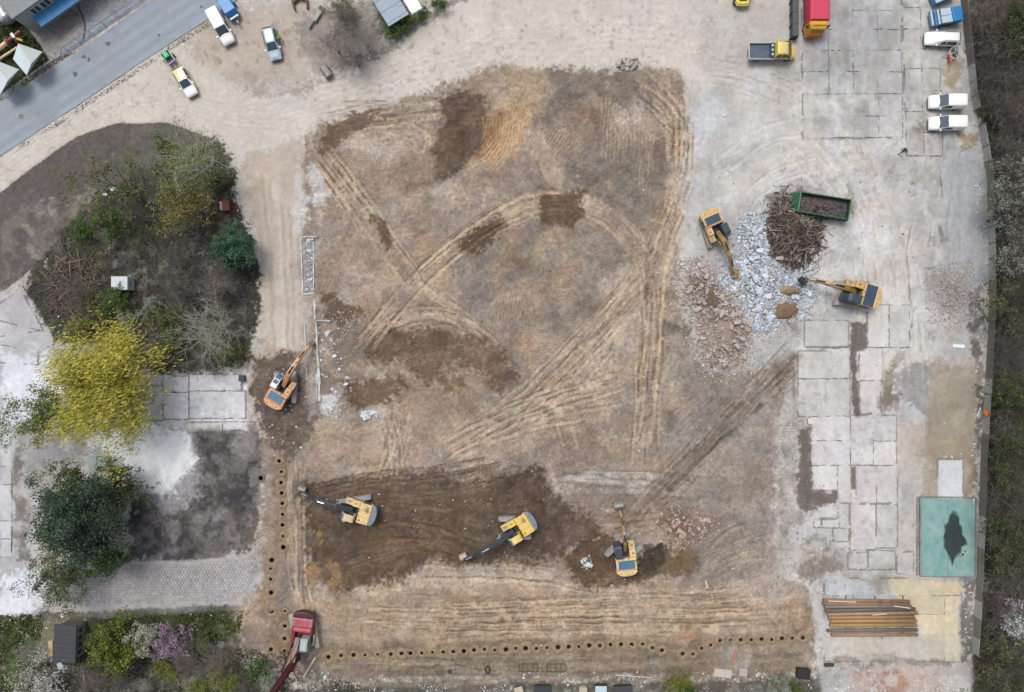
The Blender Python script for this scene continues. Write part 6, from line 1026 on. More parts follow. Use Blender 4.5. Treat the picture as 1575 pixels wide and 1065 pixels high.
def plank(a, b, label, c, w=.2, z=None, h=.08, cat='plank', name='plank'):
    pa, pb = Vector(W(*a)), Vector(W(*b)); d = pb - pa; o = MB().box(-d.length / 2, d.length / 2, -w / 2, w / 2, 0, h).build(name, mat('m_%d_%d_%d' % c, c, .8, amt=.12, scale=3), None, .01); m_ = ((a[0] + b[0]) / 2, (a[1] + b[1]) / 2); o.location = (*((pa + pb) / 2), (zt(*m_) + .03) if z is None else z); o.rotation_euler = (0, 0, math.atan2(d.y, d.x)); return tag(o, label, cat)
plank((486, 1010), (467.5, 1041), 'long pale timber beam lying beside the red drill rig', (196, 178, 150), .28, h=.2)
plank((1133, 1000), (1125.5, 1021), 'reddish timber plank lying below the row of pile holes', (186, 116, 92), .3)
plank((1125, 1037), (1098, 1034), 'pale concrete slab lying in the weeds near the bottom edge', (190, 182, 174), 1.1, h=.15, cat='slab', name='concrete_slab')
plank((1137, 1034), (1149, 1034), 'square grey concrete slab beside the pale slab near the bottom', (176, 170, 166), 1.0, h=.18, cat='slab', name='concrete_slab')
plank((946, 1038), (1004, 1042), 'thin pale pole lying along the bottom weeds', (200, 198, 184), .1, cat='pole', name='pole')
plank((1465, 532), (1483, 533), 'bright white plank near the boundary wall', (232, 242, 248), .45, cat='plank')
plank((1507, 627), (1503, 640), 'thin white lath leaning at the foot of the wall', (236, 240, 230), .12)
plank((125, 1022), (131, 1049), 'pale grey pipe lying on the ground below the shed', (158, 164, 166), .14, cat='pipe', name='pipe')
plank((1085, 893), (1088, 905), 'small pale post near the lower edge of the grey field', (196, 190, 184), .3, cat='post', name='post')
x, y = W(1095.5, 920); bb = thing('barrier_board', 'red and white striped barrier board lying on the sand strip', 'barrier', (x, y, zt(1095, 920) + .03), R(100), None, .62)
for k in range(5): MB().box(-.75 + k * .3, -.46 + k * .3, -.14, .14, 0, .06).build('stripe', mat('barrier_red', (180, 92, 88), .5) if k % 2 else mat('barrier_white', (200, 198, 194), .5), bb)
# remains of the foundation: walls standing a little out of the soil
FND = mat('foundation_concrete', (204, 206, 208), .9, amt=.14, scale=2, bump=.3, dirt=(158, 150, 142), dirt_amt=.4); fx0, fy0 = W(480, 500); fnd = thing('foundation_wall', 'white broken concrete foundation walls beside the left haul lane', 'foundation', (fx0, fy0, 0))
for a, b, w_, h_ in (((463, 366), (466, 452), .22, .22), ((482, 372), (482.5, 448), .16, .2), ((463, 364.5), (488, 365), .22, .25), ((465, 453), (483, 451.5), .22, .2), ((484, 462), (485, 492), .28, .3), ((485, 493.5), (508, 494), .2, .25), ((486.5, 495), (489.5, 558), .26, .3), ((469, 500), (470.5, 545), .18, .15), ((490, 558), (492, 617), .42, .35), ((486.5, 575), (488, 615), .14, .15), ((471, 560), (472, 585), .14, .12)):
    pa, pb = Vector(W(*a)), Vector(W(*b)); d = pb - pa; n_ = max(2, int(d.length / .6)); mb = MB(); rg = []
    for i in range(n_ + 1):
        u = -d.length / 2 + d.length * i / n_; w1 = w_ / 2 * random.uniform(.5, 1.35); hz = h_ * random.uniform(.15, 1.1); rg.append([(u, -w1, -.2), (u, w1, -.2), (u, w1 * .9, hz), (u, -w1 * .9, hz)])
    o = mb.loft(rg).build('wall_stub', FND, fnd); o.location = (*((pa + pb) / 2 - Vector((fx0, fy0))), zt((a[0] + b[0]) / 2, (a[1] + b[1]) / 2)); o.rotation_euler = (0, 0, math.atan2(d.y, d.x))
heap('foundation_fill', 'blue-grey rubble filling the rectangular foundation frame', 'rubble', [(467, 369), (481, 369), (482, 448), (468, 449)], 10, 520, HW, 14, .02, (.25, .5), (.07, .25), ((176, 182, 190), (150, 152, 156), (206, 208, 212)), spread=1)
# shed, hut, boxes on the left
x, y = at(101, 990, 2.2); sh = thing('garden_shed', 'small shed with dark corrugated roof in the lower left garden', 'shed', (x, y, zt(110, 985)), R(-2)); WDB = mat('shed_boards', (150, 146, 138), .85, amt=.15, scale=3); RF = mat('dark_roof_felt', (62, 64, 72), .75, amt=.15, scale=2, dirt=(88, 82, 78), dirt_amt=.3)
MB().box(-1.35, 1.25, -2.15, 2.15, 0, 2.05).build('wall', mat('shed_wall', (92, 88, 82), .9, amt=.2), sh)
rf = MB().add([(-1.6, -2.5, 2.1), (1.5, -2.5, 2.35), (1.5, 2.5, 2.35), (-1.6, 2.5, 2.1), (-1.6, -2.5, 2.2), (1.5, -2.5, 2.45), (1.5, 2.5, 2.45), (-1.6, 2.5, 2.2)], [(0, 1, 2, 3), (4, 5, 6, 7), (0, 1, 5, 4), (1, 2, 6, 5), (2, 3, 7, 6), (3, 0, 4, 7)]).build('roof', RF, sh)
for k in range(9): MB().box(-1.58, 1.48, -2.4 + k * .6, -2.36 + k * .6, -.02, .02).xform(Matrix.Translation((0, 0, 2.345)) @ Matrix.Rotation(-.0805, 4, 'Y')).build('roof_batten', RF, rf)
for k in range(6): MB().box(1.252, 1.30, -2.1 + k * .72, -1.5 + k * .72, .1, 1.95).build('board', WDB, sh); 
for k in range(4): MB().box(1.305, 1.33, -1.7 + k * .95, -1.15 + k * .95, .9, 1.6).build('window', GLS, sh)
def boxthing(px, py, z, name, label, cat, dx, dy, dz, c, rz=0, lid=None, zz=None):
    x, y = at(px, py, z); t = thing(name, label, cat, (x, y, zt(px, py) - .02 if zz is None else zz), R(rz)); m = mat('bx_%d_%d_%d' % c, c, .6, amt=.1, scale=2); MB().box(-dx / 2, dx / 2, -dy / 2, dy / 2, 0, dz).build('body', m, t, .03); MB().box(-dx / 2 - .03, dx / 2 + .03, -dy / 2 - .03, dy / 2 + .03, dz + .002, dz + .07).build('lid', mat('bx_%d_%d_%d' % lid, lid, .6, amt=.12, scale=2) if lid else m, t, .02)
    MB().box(dx / 2 + .001, dx / 2 + .04, -dy * .12, dy * .12, dz * .6, dz * .7).build('handle', DARK, t); return t
boxthing(79.5, 997, .5, 'bench_box', 'tan wooden box against the left side of the shed', 'box', .5, 2.0, .7, (196, 172, 132)); boxthing(93, 1024, .4, 'cooler_box', 'pale blue box at the lower corner of the shed', 'box', .65, .8, .5, (176, 200, 214), 20)
boxthing(185, 436, 1.6, 'white_hut', 'small white roofed hut among the bushes', 'hut', 2.1, 1.7, 1.8, (196, 202, 208), 0, (206, 212, 218)); boxthing(348, 317, .5, 'rusty_box', 'rusty red open metal box beside the evergreen bush', 'box', .9, 1.3, .7, (128, 62, 44), 5, (120, 56, 40)); boxthing(341, 317, .4, 'pale_crate', 'pale crate leaning beside the rusty red box', 'crate', .35, 1.1, .5, (190, 176, 150), 5)
boxthing(146, 711, .6, 'container_bin', 'left of two grey-green waste bins by the dark tree', 'bin', 1.1, 1.5, 1.1, (146, 164, 166), 4, (164, 180, 182)); boxthing(159, 710, .6, 'container_bin', 'right of two grey-green waste bins by the dark tree', 'bin', 1.1, 1.2, 1.0, (152, 168, 170), 4, (172, 186, 188)); boxthing(1235, 1036, .4, 'black_tub', 'black tub beside the weeds at the lower right', 'tub', 1.7, 1.3, .7, (40, 40, 44), -6); boxthing(373, 582, .3, 'dark_bin', 'dark blue bin on the corner of the old floor slab', 'bin', .7, .8, .6, (52, 66, 82), 0, None, .07)
boxthing(924, 1064, .7, 'white_topped_box', 'dark box with a pale flat top at the bottom edge', 'box', 1.5, 1.6, .9, (52, 58, 64), 0, (190, 208, 218)); boxthing(834, 1062, .5, 'dark_crate', 'dark crate at the bottom edge beside the white topped box', 'crate', 2.2, 1.2, .7, (54, 58, 62)); boxthing(798, 1062, .4, 'blue_crate', 'blue crate with boards at the bottom edge', 'crate', 1.1, .9, .5, (60, 92, 140), 15, (196, 180, 160)); boxthing(897, 1062, .4, 'beige_box', 'beige box at the bottom edge left of the white topped box', 'box', 1.0, .8, .5, (186, 176, 156)); boxthing(958, 1062, .5, 'black_crate', 'black crate of junk at the bottom edge right of the white topped box', 'crate', 2.4, 1.1, .6, (44, 44, 48), 3, (70, 66, 70))
boxthing(1275, 1023, .2, 'dark_trough', 'low dark trough at the corner of the cream floor', 'trough', 1.2, .35, .3, (60, 58, 56)); boxthing(1245, 648, .2, 'red_bucket', 'small red and white bundle at the corner of the floor', 'bundle', .5, .7, .3, (204, 120, 116), 10, (226, 210, 206), SLABZ)
# steel frames near the bottom
for (px, py, lab) in ((812, 1027, 'rusty steel grating half buried in the track prints, left one'), (855, 1027, 'rusty steel grating half buried in the track prints, right one')):
    x, y = W(px, py); t = thing('steel_grating', lab, 'grating', (x, y, zt(px, py) + .05)); m = mat('frame_steel', (106, 97, 86), .7, .2, amt=.2)
    for q in ((-1.3, 1.3, -.55, -.47), (-1.3, 1.3, .47, .55), (-1.3, -1.2, -.47, .47), (1.2, 1.3, -.47, .47)): MB().box(*q, 0, .16).build('bar', m, t)
    for k in range(3): MB().box(-.8 + k * .7, -.72 + k * .7, -.46, .46, .02, .1).build('cross_bar', m, t)
x, y = W(692, 1033); o = MB().tube([(0, 0, 0), (0, 0, .25)], .28, 14).tube([(0, 0, .25), (0, 0, .3)], .22, 12).build('drum_stub', mat('dark_drum', (70, 68, 62), .8)); o.location = (x, y, zt(692, 1033)); tag(o, 'dark round drum stub in the lower track prints', 'drum')
x, y = W(750, 1030); o = MB().tube([(.28 * math.cos(a), .5 * math.sin(a), .1) for a in np.linspace(0, 6.284, 17)], .09, 8).build('old_tyre', BLACK); o.location = (x, y, zt(750, 1030)); tag(o, 'dark oval tyre lying in the lower track prints', 'tyre')
x, y = W(500, 1042); o = MB().tube([(0, 0, 0), (0, 0, .2), (0, 0, .26)], [.3, .28, .1], 14).build('pale_bucket', mat('pale_green_plastic', (206, 222, 186), .5)); o.location = (x, y, zt(500, 1042)); tag(o, 'pale green bucket lid on the grass below the drill rig', 'bucket')
# spare attachments by the car park
x, y = W(505, 113); sb = thing('spare_bucket', 'grey toothed excavator bucket lying beside the haul road', 'bucket', (x, y, zt(505, 113) + .55), R(215)); bucket_mesh(sb, BUCK, 1.5, 'shell', (-.5, 0, .1), (0, R(-40), 0))
RUST = mat('rusty_steel', (112, 84, 68), .8, .2, amt=.25, scale=3); x, y = W(463, 8); gp = thing('rusty_grapple', 'rusty demolition grapple lying at the top edge', 'grapple', (x, y, zt(463, 8)), R(10))
for sd in (-1, 1): MB().prism([(0, .9), (.6 * sd, 1.0), (1.1 * sd, .5), (1.0 * sd, -.6), (.75 * sd, -.9), (.8 * sd, .2), (.3 * sd, .5)], .1, .5).build('jaw', RUST, gp, .03)
MB().box(-.5, .5, .7, 1.5, .1, .8).build('head', DARK, gp, .05); MB().tube([(0, 1.1, .8), (0, 1.1, 1.1)], .3, 12).build('rotator', STEEL, gp)
x, y = W(490, 26); hm_ = thing('hydraulic_hammer', 'grey hydraulic breaker lying next to the rusty grapple', 'breaker', (x, y, zt(490, 26)), R(57)); MB().box(-.9, .8, -.24, .24, .05, .5).build('body', STEEL, hm_, .04); MB().box(.8, 1.3, -.4, .4, .05, .6).build('mount', RUST, hm_, .04); MB().tube([(-.9, 0, .28), (-2.0, 0, .2), (-2.25, 0, .18)], [.1, .1, .02], 8).build('chisel', DARK, hm_)
# upper left: building corner, tank, tents, pipe, railing
WLG = mat('render_grey', (158, 164, 168), .85, amt=.06); a0, a1 = Vector(at(62, 43, 2.3)), Vector(at(115, 6, 2.3)); dd = (a1 - a0).normalized(); ang = math.atan2(dd.y, dd.x); a0 = a0 + Vector((-dd.y, dd.x)) * 1.5; x, y = a0
bl = thing('office_building', 'grey building with blue canopy in the upper left corner', 'building', (x, y, 0), ang); Lb = (a1 - a0).length + 1.2
MB().box(-1.6, Lb + 9, 0, 9, 0, 4.2).build('wall', WLG, bl); MB().box(-1.75, Lb + 9.15, -.15, 9.2, 4.2, 4.45).build('roof', mat('roof_felt_grey', (140, 146, 150), .9), bl, .03); WF = mat('white_window_frame', (222, 226, 228), .5); DG = glass('dark_window', (66, 68, 72))
for k in range(6):
    u = .5 + k * 1.5; f = MB().box(u, u + 1.36, -.08, -.005, 2.75, 3.95).build('window', WF, bl)
    for i in range(2): MB().box(u + .08 + i * .64, u + .62 + i * .64, -.1, -.082, 2.83, 3.87).build('pane', DG, f)
cn = MB().add([(.2, -.02, 2.7), (Lb, -.02, 2.7), (Lb, -1.5, 2.35), (.2, -1.5, 2.35), (.2, -.02, 2.6), (Lb, -.02, 2.6), (Lb, -1.5, 2.25), (.2, -1.5, 2.25)], [(0, 1, 2, 3), (4, 5, 6, 7), (0, 1, 5, 4), (1, 2, 6, 5), (2, 3, 7, 6), (3, 0, 4, 7)]).build('canopy', mat('canopy_blue', (46, 132, 196), .45, amt=.05, scale=1), bl)
for k in range(1, 8): MB().box(.2 + k * 1.1, .24 + k * 1.1, -1.48, -.04, 0, .03).xform(Matrix.Translation((0, -.0, 2.72)) @ Matrix.Shear('XY', 4, (0, 0)) ).xform(Matrix(((1, 0, 0, 0), (0, 1, 0, 0), (0, .2365, 1, 0), (0, 0, 0, 1)))).build('canopy_seam', mat('canopy_blue_dark', (36, 110, 172), .5), cn)
for u in (.5, 4.5): MB().tube([(u, -1.35, 0), (u, -1.35, 2.3)], .05, 8).build('post', DARK, bl)
TNK = mat('tank_metal', (206, 214, 220), .3, .5, amt=.08, scale=1.5); a, b = Vector((*at(-14, -8, 1.2), 1.2)), Vector((*at(14, 32, 1.2), 1.2)); tk_ = thing('metal_tank', 'silver cylindrical tank lying on the lawn in the upper left corner', 'tank', (a.x, a.y, 0), math.atan2((b - a).y, (b - a).x)); L = (b - a).length
MB().tube([(-.2, 0, 1.2), (0, 0, 1.2), (L - .2, 0, 1.2), (L, 0, 1.2), (L + .15, 0, 1.2)], [.6, .95, .95, .8, .3], 20).build('shell', TNK, tk_, smooth=False)
for u in (.8, L - .8): MB().box(u - .12, u + .12, -.7, .7, 0, .5).build('saddle', DARK, tk_); MB().tube([(u, .98 * math.cos(q), 1.2 + .98 * math.sin(q)) if False else (u, .97 * math.cos(q), 1.2 + .97 * math.sin(q)) for q in np.linspace(0, 6.283, 17)], .03, 5).build('band', STEEL, tk_)
MB().tube([(L * .6, -.4, 2.0), (L * .6, -.7, 2.3)], .12, 8).build('valve', DARK, tk_)
CRM = mat('cream_pipe_paint', (226, 206, 156), .5, amt=.05); RDP = mat('red_pipe_paint', (130, 62, 56), .5, amt=.1)
a, b = Vector(at(-10, 82, .9)), Vector(at(32, 48, .9)); pd = thing('painted_pipe', 'cream and red painted pipe with flanges on the lawn', 'pipe', (a.x, a.y, 0), math.atan2((b - a).y, (b - a).x)); L = (b - a).length
MB().tube([(0, 0, .9), (L * .48, 0, .9)], .3, 14).build('cream_section', CRM, pd); MB().tube([(L * .48, 0, .9), (L * .56, 0, .9)], .48, 14).build('flange', RDP, pd); MB().tube([(L * .56, 0, .9), (L, 0, .9)], .26, 14).build('red_section', RDP, pd); MB().box(L * .72, L * .8, -.35, .35, .6, 1.25).build('collar', mat('white_collar', (226, 226, 222), .5), pd); MB().tube([(L * .74, -.2, .9), (L * .86, -1.1, .8)], .16, 8).build('yellow_branch', mat('yellow_branch', (222, 190, 70), .5), pd)
for u in (.6, L * .6): MB().box(u - .08, u + .08, -.3, .3, 0, .62).build('support', DARK, pd)
a, b = Vector(at(-8, 96, .5)), Vector(at(27, 73, .5)); p2 = thing('cream_pipe', 'thin cream pipe lying parallel below the red flanged pipe', 'pipe', (a.x, a.y, 0), math.atan2((b - a).y, (b - a).x)); MB().tube([(0, 0, .5), ((b - a).length, 0, .5)], .16, 10).build('tube', CRM, p2); MB().box(.4, .5, -.2, .2, 0, .4).box(2.6, 2.7, -.2, .2, 0, .4).build('support', DARK, p2)
TENT = mat('white_tent_fabric', (212, 224, 230), .7, amt=.03, scale=1.2, bump=.1); TENG = mat('grey_tent_fabric', (190, 196, 198), .7, amt=.05, scale=1.2, bump=.1)
def tent(pA, pB, pC, pD, pE, label):
    zA, zB, zC, zD, zE = 2.9, 2.3, 3.5, 2.2, 2.3; P_ = {k: Vector((*at(*p, z), z)) for k, p, z in (('A', pA, zA), ('B', pB, zB), ('C', pC, zC), ('D', pD, zD), ('E', pE, zE))}; o = (P_['A'] + P_['D']) / 2; t = thing('tent_canopy', label, 'tent', (o.x, o.y, 0)); o.z = 0
    q = {k: v - o for k, v in P_.items()}; dn = Vector((0, 0, -.04))
    def pan(name, keys, m): n = len(keys); MB().add([q[k] for k in keys] + [q[k] + dn for k in keys], [tuple(range(n)), tuple(range(n, 2 * n))] + [(i, (i + 1) % n, n + (i + 1) % n, n + i) for i in range(n)]).build(name, m, t)
    pan('roof_panel', ('A', 'B', 'C'), TENG); mid = (q['C'] + q['E']) / 2; pan('roof_panel', ('A', 'C', 'D'), TENT); pan('roof_panel', ('A', 'D', 'E'), TENT); q['F'] = (q['B'] + q['D']) / 2 + Vector((.6, -.3, -.5)); pan('roof_panel', ('C', 'B', 'D'), TENG)
    for k in ('B', 'D', 'E', 'A'): MB().tube([(q[k].x, q[k].y, 0), (q[k].x, q[k].y, q[k].z - .05)], .04, 6).build('pole', GALV, t)
tent((28, 67), (65, 80), (48, 98), (41, 116), (20, 91), 'white pitched tent canopy beside the stone paving'); tent((-14, 90), (29, 107), (12, 124), (0, 146), (-22, 118), 'white pitched tent canopy cut off by the left edge')
RLB = mat('railing_blue', (96, 146, 196), .4, amt=.05); a, b = Vector(W(93, 87)), Vector(W(240, -10)); rl = thing('blue_railing', 'long pale blue tubular railing along the road', 'railing', (a.x, a.y, 0), math.atan2((b - a).y, (b - a).x)); L = (b - a).length
MB().tube([(0, 0, .05), (1.2, 0, 1.25), (L, 0, 1.25)], .05, 8).build('top_rail', RLB, rl); MB().tube([(.2, 0, .25), (L, 0, .25)], .05, 8).build('bottom_rail', RLB, rl)
for k in range(8): MB().tube([(1.3 + k * 2.0, 0, 0), (1.3 + k * 2.0, 0, 1.25)], .035, 6).build('post', RLB, rl)
# top centre: carport roof and a white van behind the hedge
x, y = at(598, 8, 2.4); cp = thing('carport', 'blue-grey flat carport roof behind the hedge at the top', 'carport', (x, y, 0), R(32)); MB().box(-1.5, 1.6, -2.4, 2.4, 2.35, 2.45).build('roof', mat('carport_roof', (150, 166, 178), .6, amt=.08), cp); 
for k in range(3): MB().box(-1.5, 1.6, -2.0 + k * 1.6, -1.94 + k * 1.6, 2.452, 2.48).build('roof_seam', mat('carport_seam', (110, 140, 170), .6), cp)
for u, v in ((-1.4, -2.2), (1.5, -2.2), (1.5, 2.2), (-1.4, 2.2)): MB().tube([(u, v, 0), (u, v, 2.35)], .05, 6).build('post', DARK, cp)
car(628, -2, 121, 'white van parked behind the hedge, cut off by the top edge', WHITE, 'van', 5.2, 1.9, 1.9, cat='van')
x, y = at(1519.5, 636, 1.3); oc = MB()
oc.loft([[(r_ * .30 * math.cos(a) * (1 + .2 * math.sin(3 * a)), r_ * .48 * math.sin(a) * (1 + .15 * math.cos(2 * a)), z) for a in np.linspace(0, 6.283, 15)[:-1]] for r_, z in ((1.15, 1.05), (1.0, 1.25), (.8, 1.46), (.3, 1.52))]); o = oc.build('orange_cloth', mat('orange_cloth', (246, 130, 62), .8, amt=.15, scale=5, bump=.4), smooth=True); o.location = (x - .1, y, 0); tag(o, 'bright orange cloth draped over the concrete wall', 'cloth')
# people, seen from high above
def person(px, py, head, label, top, legs, hair=(60, 48, 40), stride=.28, arms=.35, vest=None):
    bm = bmesh.new(); lay = bm.verts.layers.skin.verify(); J = {}
    def v(n, p, r): q = bm.verts.new(p); q[lay].radius = (r, r); J[n] = q
    v('pel', (0, 0, .95), .15); v('sp', (.01, 0, 1.2), .15); v('ch', (.02, 0, 1.42), .16); v('nk', (.03, 0, 1.54), .065); v('hd', (.05, 0, 1.66), .10); v('tp', (.05, 0, 1.76), .08)
    for s, k in ((1, 'l'), (-1, 'r')):
        f = stride * s; v(k + 'hip', (0, .1 * s, .9), .1); v(k + 'kn', (f * .55 + .04, .11 * s, .5), .07); v(k + 'an', (f, .11 * s, .09), .05); v(k + 'to', (f + .17, .13 * s, .04), .04)
        v(k + 'sh', (.01, .2 * s, 1.42), .075); v(k + 'el', (-f * arms * .6 - .02, .29 * s, 1.15), .052); v(k + 'wr', (-f * arms + .12, .3 * s, .92), .036)
        for q, (dx, dy, dz) in enumerate(((.05, .012, -.09), (.03, .0, -.105), (.01, -.005, -.105), (-.012, -.008, -.09), (.075, -.03, -.045))): v(k + 'f%d' % q, (-f * arms + .12 + dx, .3 * s + dy * s, .92 + dz), .01)
    J['pel'][lay].use_root = True
    for a, b in [('pel', 'sp'), ('sp', 'ch'), ('ch', 'nk'), ('nk', 'hd'), ('hd', 'tp')] + [(k + a if a not in ('pel', 'ch') else a, k + b) for k in 'lr' for a, b in (('pel', 'hip'), ('hip', 'kn'), ('kn', 'an'), ('an', 'to'), ('ch', 'sh'), ('sh', 'el'), ('el', 'wr'), ('wr', 'f0'), ('wr', 'f1'), ('wr', 'f2'), ('wr', 'f3'), ('wr', 'f4'))]: bm.edges.new((J[a], J[b]))
    me = bpy.data.meshes.new('sk'); bm.to_mesh(me); bm.free(); o = bpy.data.objects.new('sk', me); COL.objects.link(o); o.modifiers.new('s', 'SKIN'); o.modifiers.new('u', 'SUBSURF').levels = 1
    dg = bpy.context.evaluated_depsgraph_get(); ev = bpy.data.meshes.new_from_object(o.evaluated_get(dg)); bpy.data.objects.remove(o)
    ev.materials.clear()
    for n_, c in (('cloth_%d_%d_%d' % legs, legs), ('cloth_%d_%d_%d' % top, top), ('skin_tone', (206, 160, 132)), ('hair_%d' % hair[0], hair), ('shoe_leather', (50, 46, 44))): ev.materials.append(mat(n_, c, .8, amt=.1, scale=6))
    for p in ev.polygons:
        c = p.center; p.use_smooth = True
        p.material_index = 4 if c.z < .1 else 3 if c.z > 1.7 or (c.z > 1.6 and c.x < .03) else 2 if c.z > 1.52 or (abs(c.y) > .24 and c.z < .93) else 1 if (c.z > .95 or abs(c.y) > .22) else 0
    o = bpy.data.objects.new('person', ev); COL.objects.link(o); x, y = at(px, py, .9); o.location = (x, y, ground_z(px, py)); o.rotation_euler = (0, 0, R(head)); return tag(o, label, 'person')
person(429.5, 58.5, 150, 'person in a fluorescent yellow vest standing beside the silver car', (214, 236, 90), (58, 66, 84), stride=.1); person(1390, 232, 205, 'person in black clothes walking alone across the concrete yard', (30, 32, 38), (26, 28, 34), (34, 30, 30), .36)

# ================================================================ TREES AND SHRUBS
LEAF = attr_mat('leaf_surface'); BARK = {}
def bark(c):
    return mat('bark_%d_%d_%d' % c, c, .9, amt=.2, scale=5, bump=.2)
def make_tree(h, r, seed, leaf, n, size, bk, fork=.3, flat=.8, limbs=8, twigs=3, gap=.45, droop=0.0, trunk_r=None, bare=False, tuft=.5, dirv=None, lean=(0, 0), twcol=None):
    rs = np.random.RandomState(seed); V = []; F = []
    def tube(p, q, a, b, k=5):
        d = q - p; L = np.linalg.norm(d) + 1e-9; d = d / L; e = np.cross(d, (0, 0, 1) if abs(d[2]) < .9 else (1, 0, 0)); e /= np.linalg.norm(e); g = np.cross(d, e); o = len(V)
        for c, rr in ((p, a), (q, b)):
            for i in range(k): t = 2 * math.pi * i / k; V.append(c + (e * math.cos(t) + g * math.sin(t)) * rr)
        for i in range(k): F.append((o + i, o + (i + 1) % k, o + k + (i + 1) % k, o + k + i))
    tr = trunk_r or h * .022; cz = h * (fork + (1 - fork) * .5); top = np.array((lean[0], lean[1], h * fork)); p = np.zeros(3); pr = tr
    for i in range(3): q = top * (i + 1) / 3 + rs.randn(3) * .08 * (1, 1, 0); tube(p, q, pr, pr * .88, 7); p = q; pr *= .88
    tips = []
    for k in range(limbs):
        a = 6.283 * (k + rs.rand() * .7) / limbs; el = rs.uniform(.15, 1.25); rr = r * rs.uniform(.6, 1.0); q = np.array((lean[0] * 1.6 + rr * math.cos(a) * math.cos(el * .8), lean[1] * 1.6 + rr * math.sin(a) * math.cos(el * .8), h * fork + (h * (1 - fork)) * (.35 + .6 * math.sin(el)))); st = top * (1 - .25 * rs.rand()); m = (st + q) / 2 + np.array((0, 0, .08 * h)) + rs.randn(3) * r * .08
        tube(st, m, pr * .55, pr * .36); tube(m, q, pr * .36, pr * .12); tips.append(q)
        for j in range(5):
            s = (st * .5 + m * .5) + (q - m) * rs.uniform(.0, .9) if j else m; s = m + (q - m) * rs.uniform(-.5, .9); e = s + rs.randn(3) * np.array((1, 1, .55)) * r * .3 + (s - top) * .25; m2 = (s + e) / 2 + rs.randn(3) * r * .04; tube(s, m2, pr * .2, pr * .12, 4); tube(m2, e, pr * .12, pr * .05, 4); tips.append(e)
            for w_ in range(twigs):
                u = s + (e - s) * rs.uniform(.3, 1); f = u + rs.randn(3) * np.array((1, 1, .5)) * r * .16 + (e - s) * .2; tube(u, f, pr * .07, pr * .025, 3); tips.append(f)
                if bare:
                    for _ in range(3): g_ = f + rs.randn(3) * np.array((1, 1, .5)) * r * .09 + (f - u) * .3; tube(u + (f - u) * rs.rand(), g_, max(.012, pr * .03), .008, 3)
    me = bpy.data.meshes.new('trunk'); me.from_pydata([tuple(v) for v in V], [], F); me.materials.append(bark(bk)); me.update(); me.polygons.foreach_set('use_smooth', [True] * len(F))
    cm = None
    if n:
        tips = np.array(tips); cl = tips[rs.randint(len(tips), size=n)]; cid = rs.randint(0, 40, n); ctr = np.array((lean[0], lean[1], cz)); pos = cl + rs.randn(n, 3) * r * .085 * tuft / .5
        pos[:, 2] = np.maximum(pos[:, 2], .15) - droop * np.abs(rs.randn(n)) ; nz = vn(pos[:, 0] * 10 + seed * 31, pos[:, 1] * 10 + pos[:, 2] * 6, r * 3.2, seed); keepm = nz > gap * .6; pos = pos[keepm]; nz = nz[keepm]; n = len(pos)
        cols = np.array([alb(c) for c in leaf])[rs.randint(len(leaf), size=n)] * (.62 + .6 * nz)[:, None] * (.8 + .4 * rs.rand(n, 1))
        A = rs.randn(n, 3); A[:, 2] *= .5
        if dirv is not None: A = A * .35 + np.array(dirv)
        A /= np.linalg.norm(A, axis=1, keepdims=True); B = np.cross(A, rs.randn(n, 3) * (.5, .5, 1) + (0, 0, 1.0)); B /= np.linalg.norm(B, axis=1, keepdims=True) + 1e-9; s1 = size * (.6 + .8 * rs.rand(n, 1)); s2 = s1 * (.22 if dirv is not None else .5)
        v4 = np.stack([pos - A * s1, pos + B * s2, pos + A * s1, pos - B * s2], 1).reshape(-1, 3); cm = mesh_np('crown', v4, np.arange(n * 4).reshape(-1, 4), np.repeat(cols, 4, 0).astype(np.float32), LEAF); cm.polygons.foreach_set('use_smooth', np.zeros(n, bool))
    return me, cm
def put_tree(ms, name, label, px, py, z, group=None, rz=0.0, s=1.0, cat='tree'):
    x, y = at(px, py, z); q = PX(x, y); t = thing(name, label, cat, (x, y, zt(min(max(q[0], -40), 1615), min(max(q[1], -40), 1105)) - .05), rz, group, s)
    for nm, me in zip(('trunk', 'crown'), ms):
        if me is not None: o = bpy.data.objects.new(nm, me); COL.objects.link(o); o.parent = t
    return t
BRN = (108, 96, 84)
put_tree(make_tree(10, 6.1, 1, [(194, 183, 66), (178, 169, 58), (206, 197, 98), (150, 146, 54), (114, 118, 52)], 29000, .21, (104, 90, 66), fork=.22, limbs=15, twigs=4, gap=.22, dirv=(.75, .45, -.25), tuft=.85), 'willow_tree', 'large yellow weeping willow next to the old floor slab', 164, 594, 6.5)
put_tree(make_tree(9, 3.3, 2, [(86, 108, 46), (102, 122, 56), (66, 86, 40), (126, 138, 74)], 8000, .12, (92, 80, 64), fork=.25, limbs=9, gap=.5, tuft=.6), 'leafy_tree', 'sparse green tree left of the yellow willow', 64, 634, 5.5)
put_tree(make_tree(11, 4.9, 3, [(52, 70, 56), (66, 88, 70), (38, 52, 44), (88, 108, 86), (58, 78, 54)], 32000, .14, (86, 74, 62), fork=.12, limbs=16, twigs=4, gap=.32, tuft=.6), 'pine_tree', 'large dense blue-green pine at the lower left lot', 137, 798, 6)
put_tree(make_tree(7, 3.4, 4, [(76, 90, 56), (62, 76, 48), (92, 102, 66)], 6500, .12, (92, 82, 66), fork=.2, limbs=9, gap=.5), 'leafy_tree', 'dull green tree touching the upper side of the pine', 112, 748, 4); put_tree(make_tree(7, 3.5, 5, [(80, 94, 60), (66, 80, 50), (98, 108, 72)], 6500, .12, (92, 82, 66), fork=.2, limbs=10, gap=.52), 'leafy_tree', 'olive green tree leaning over the hexagonal paving', 92, 890, 4)
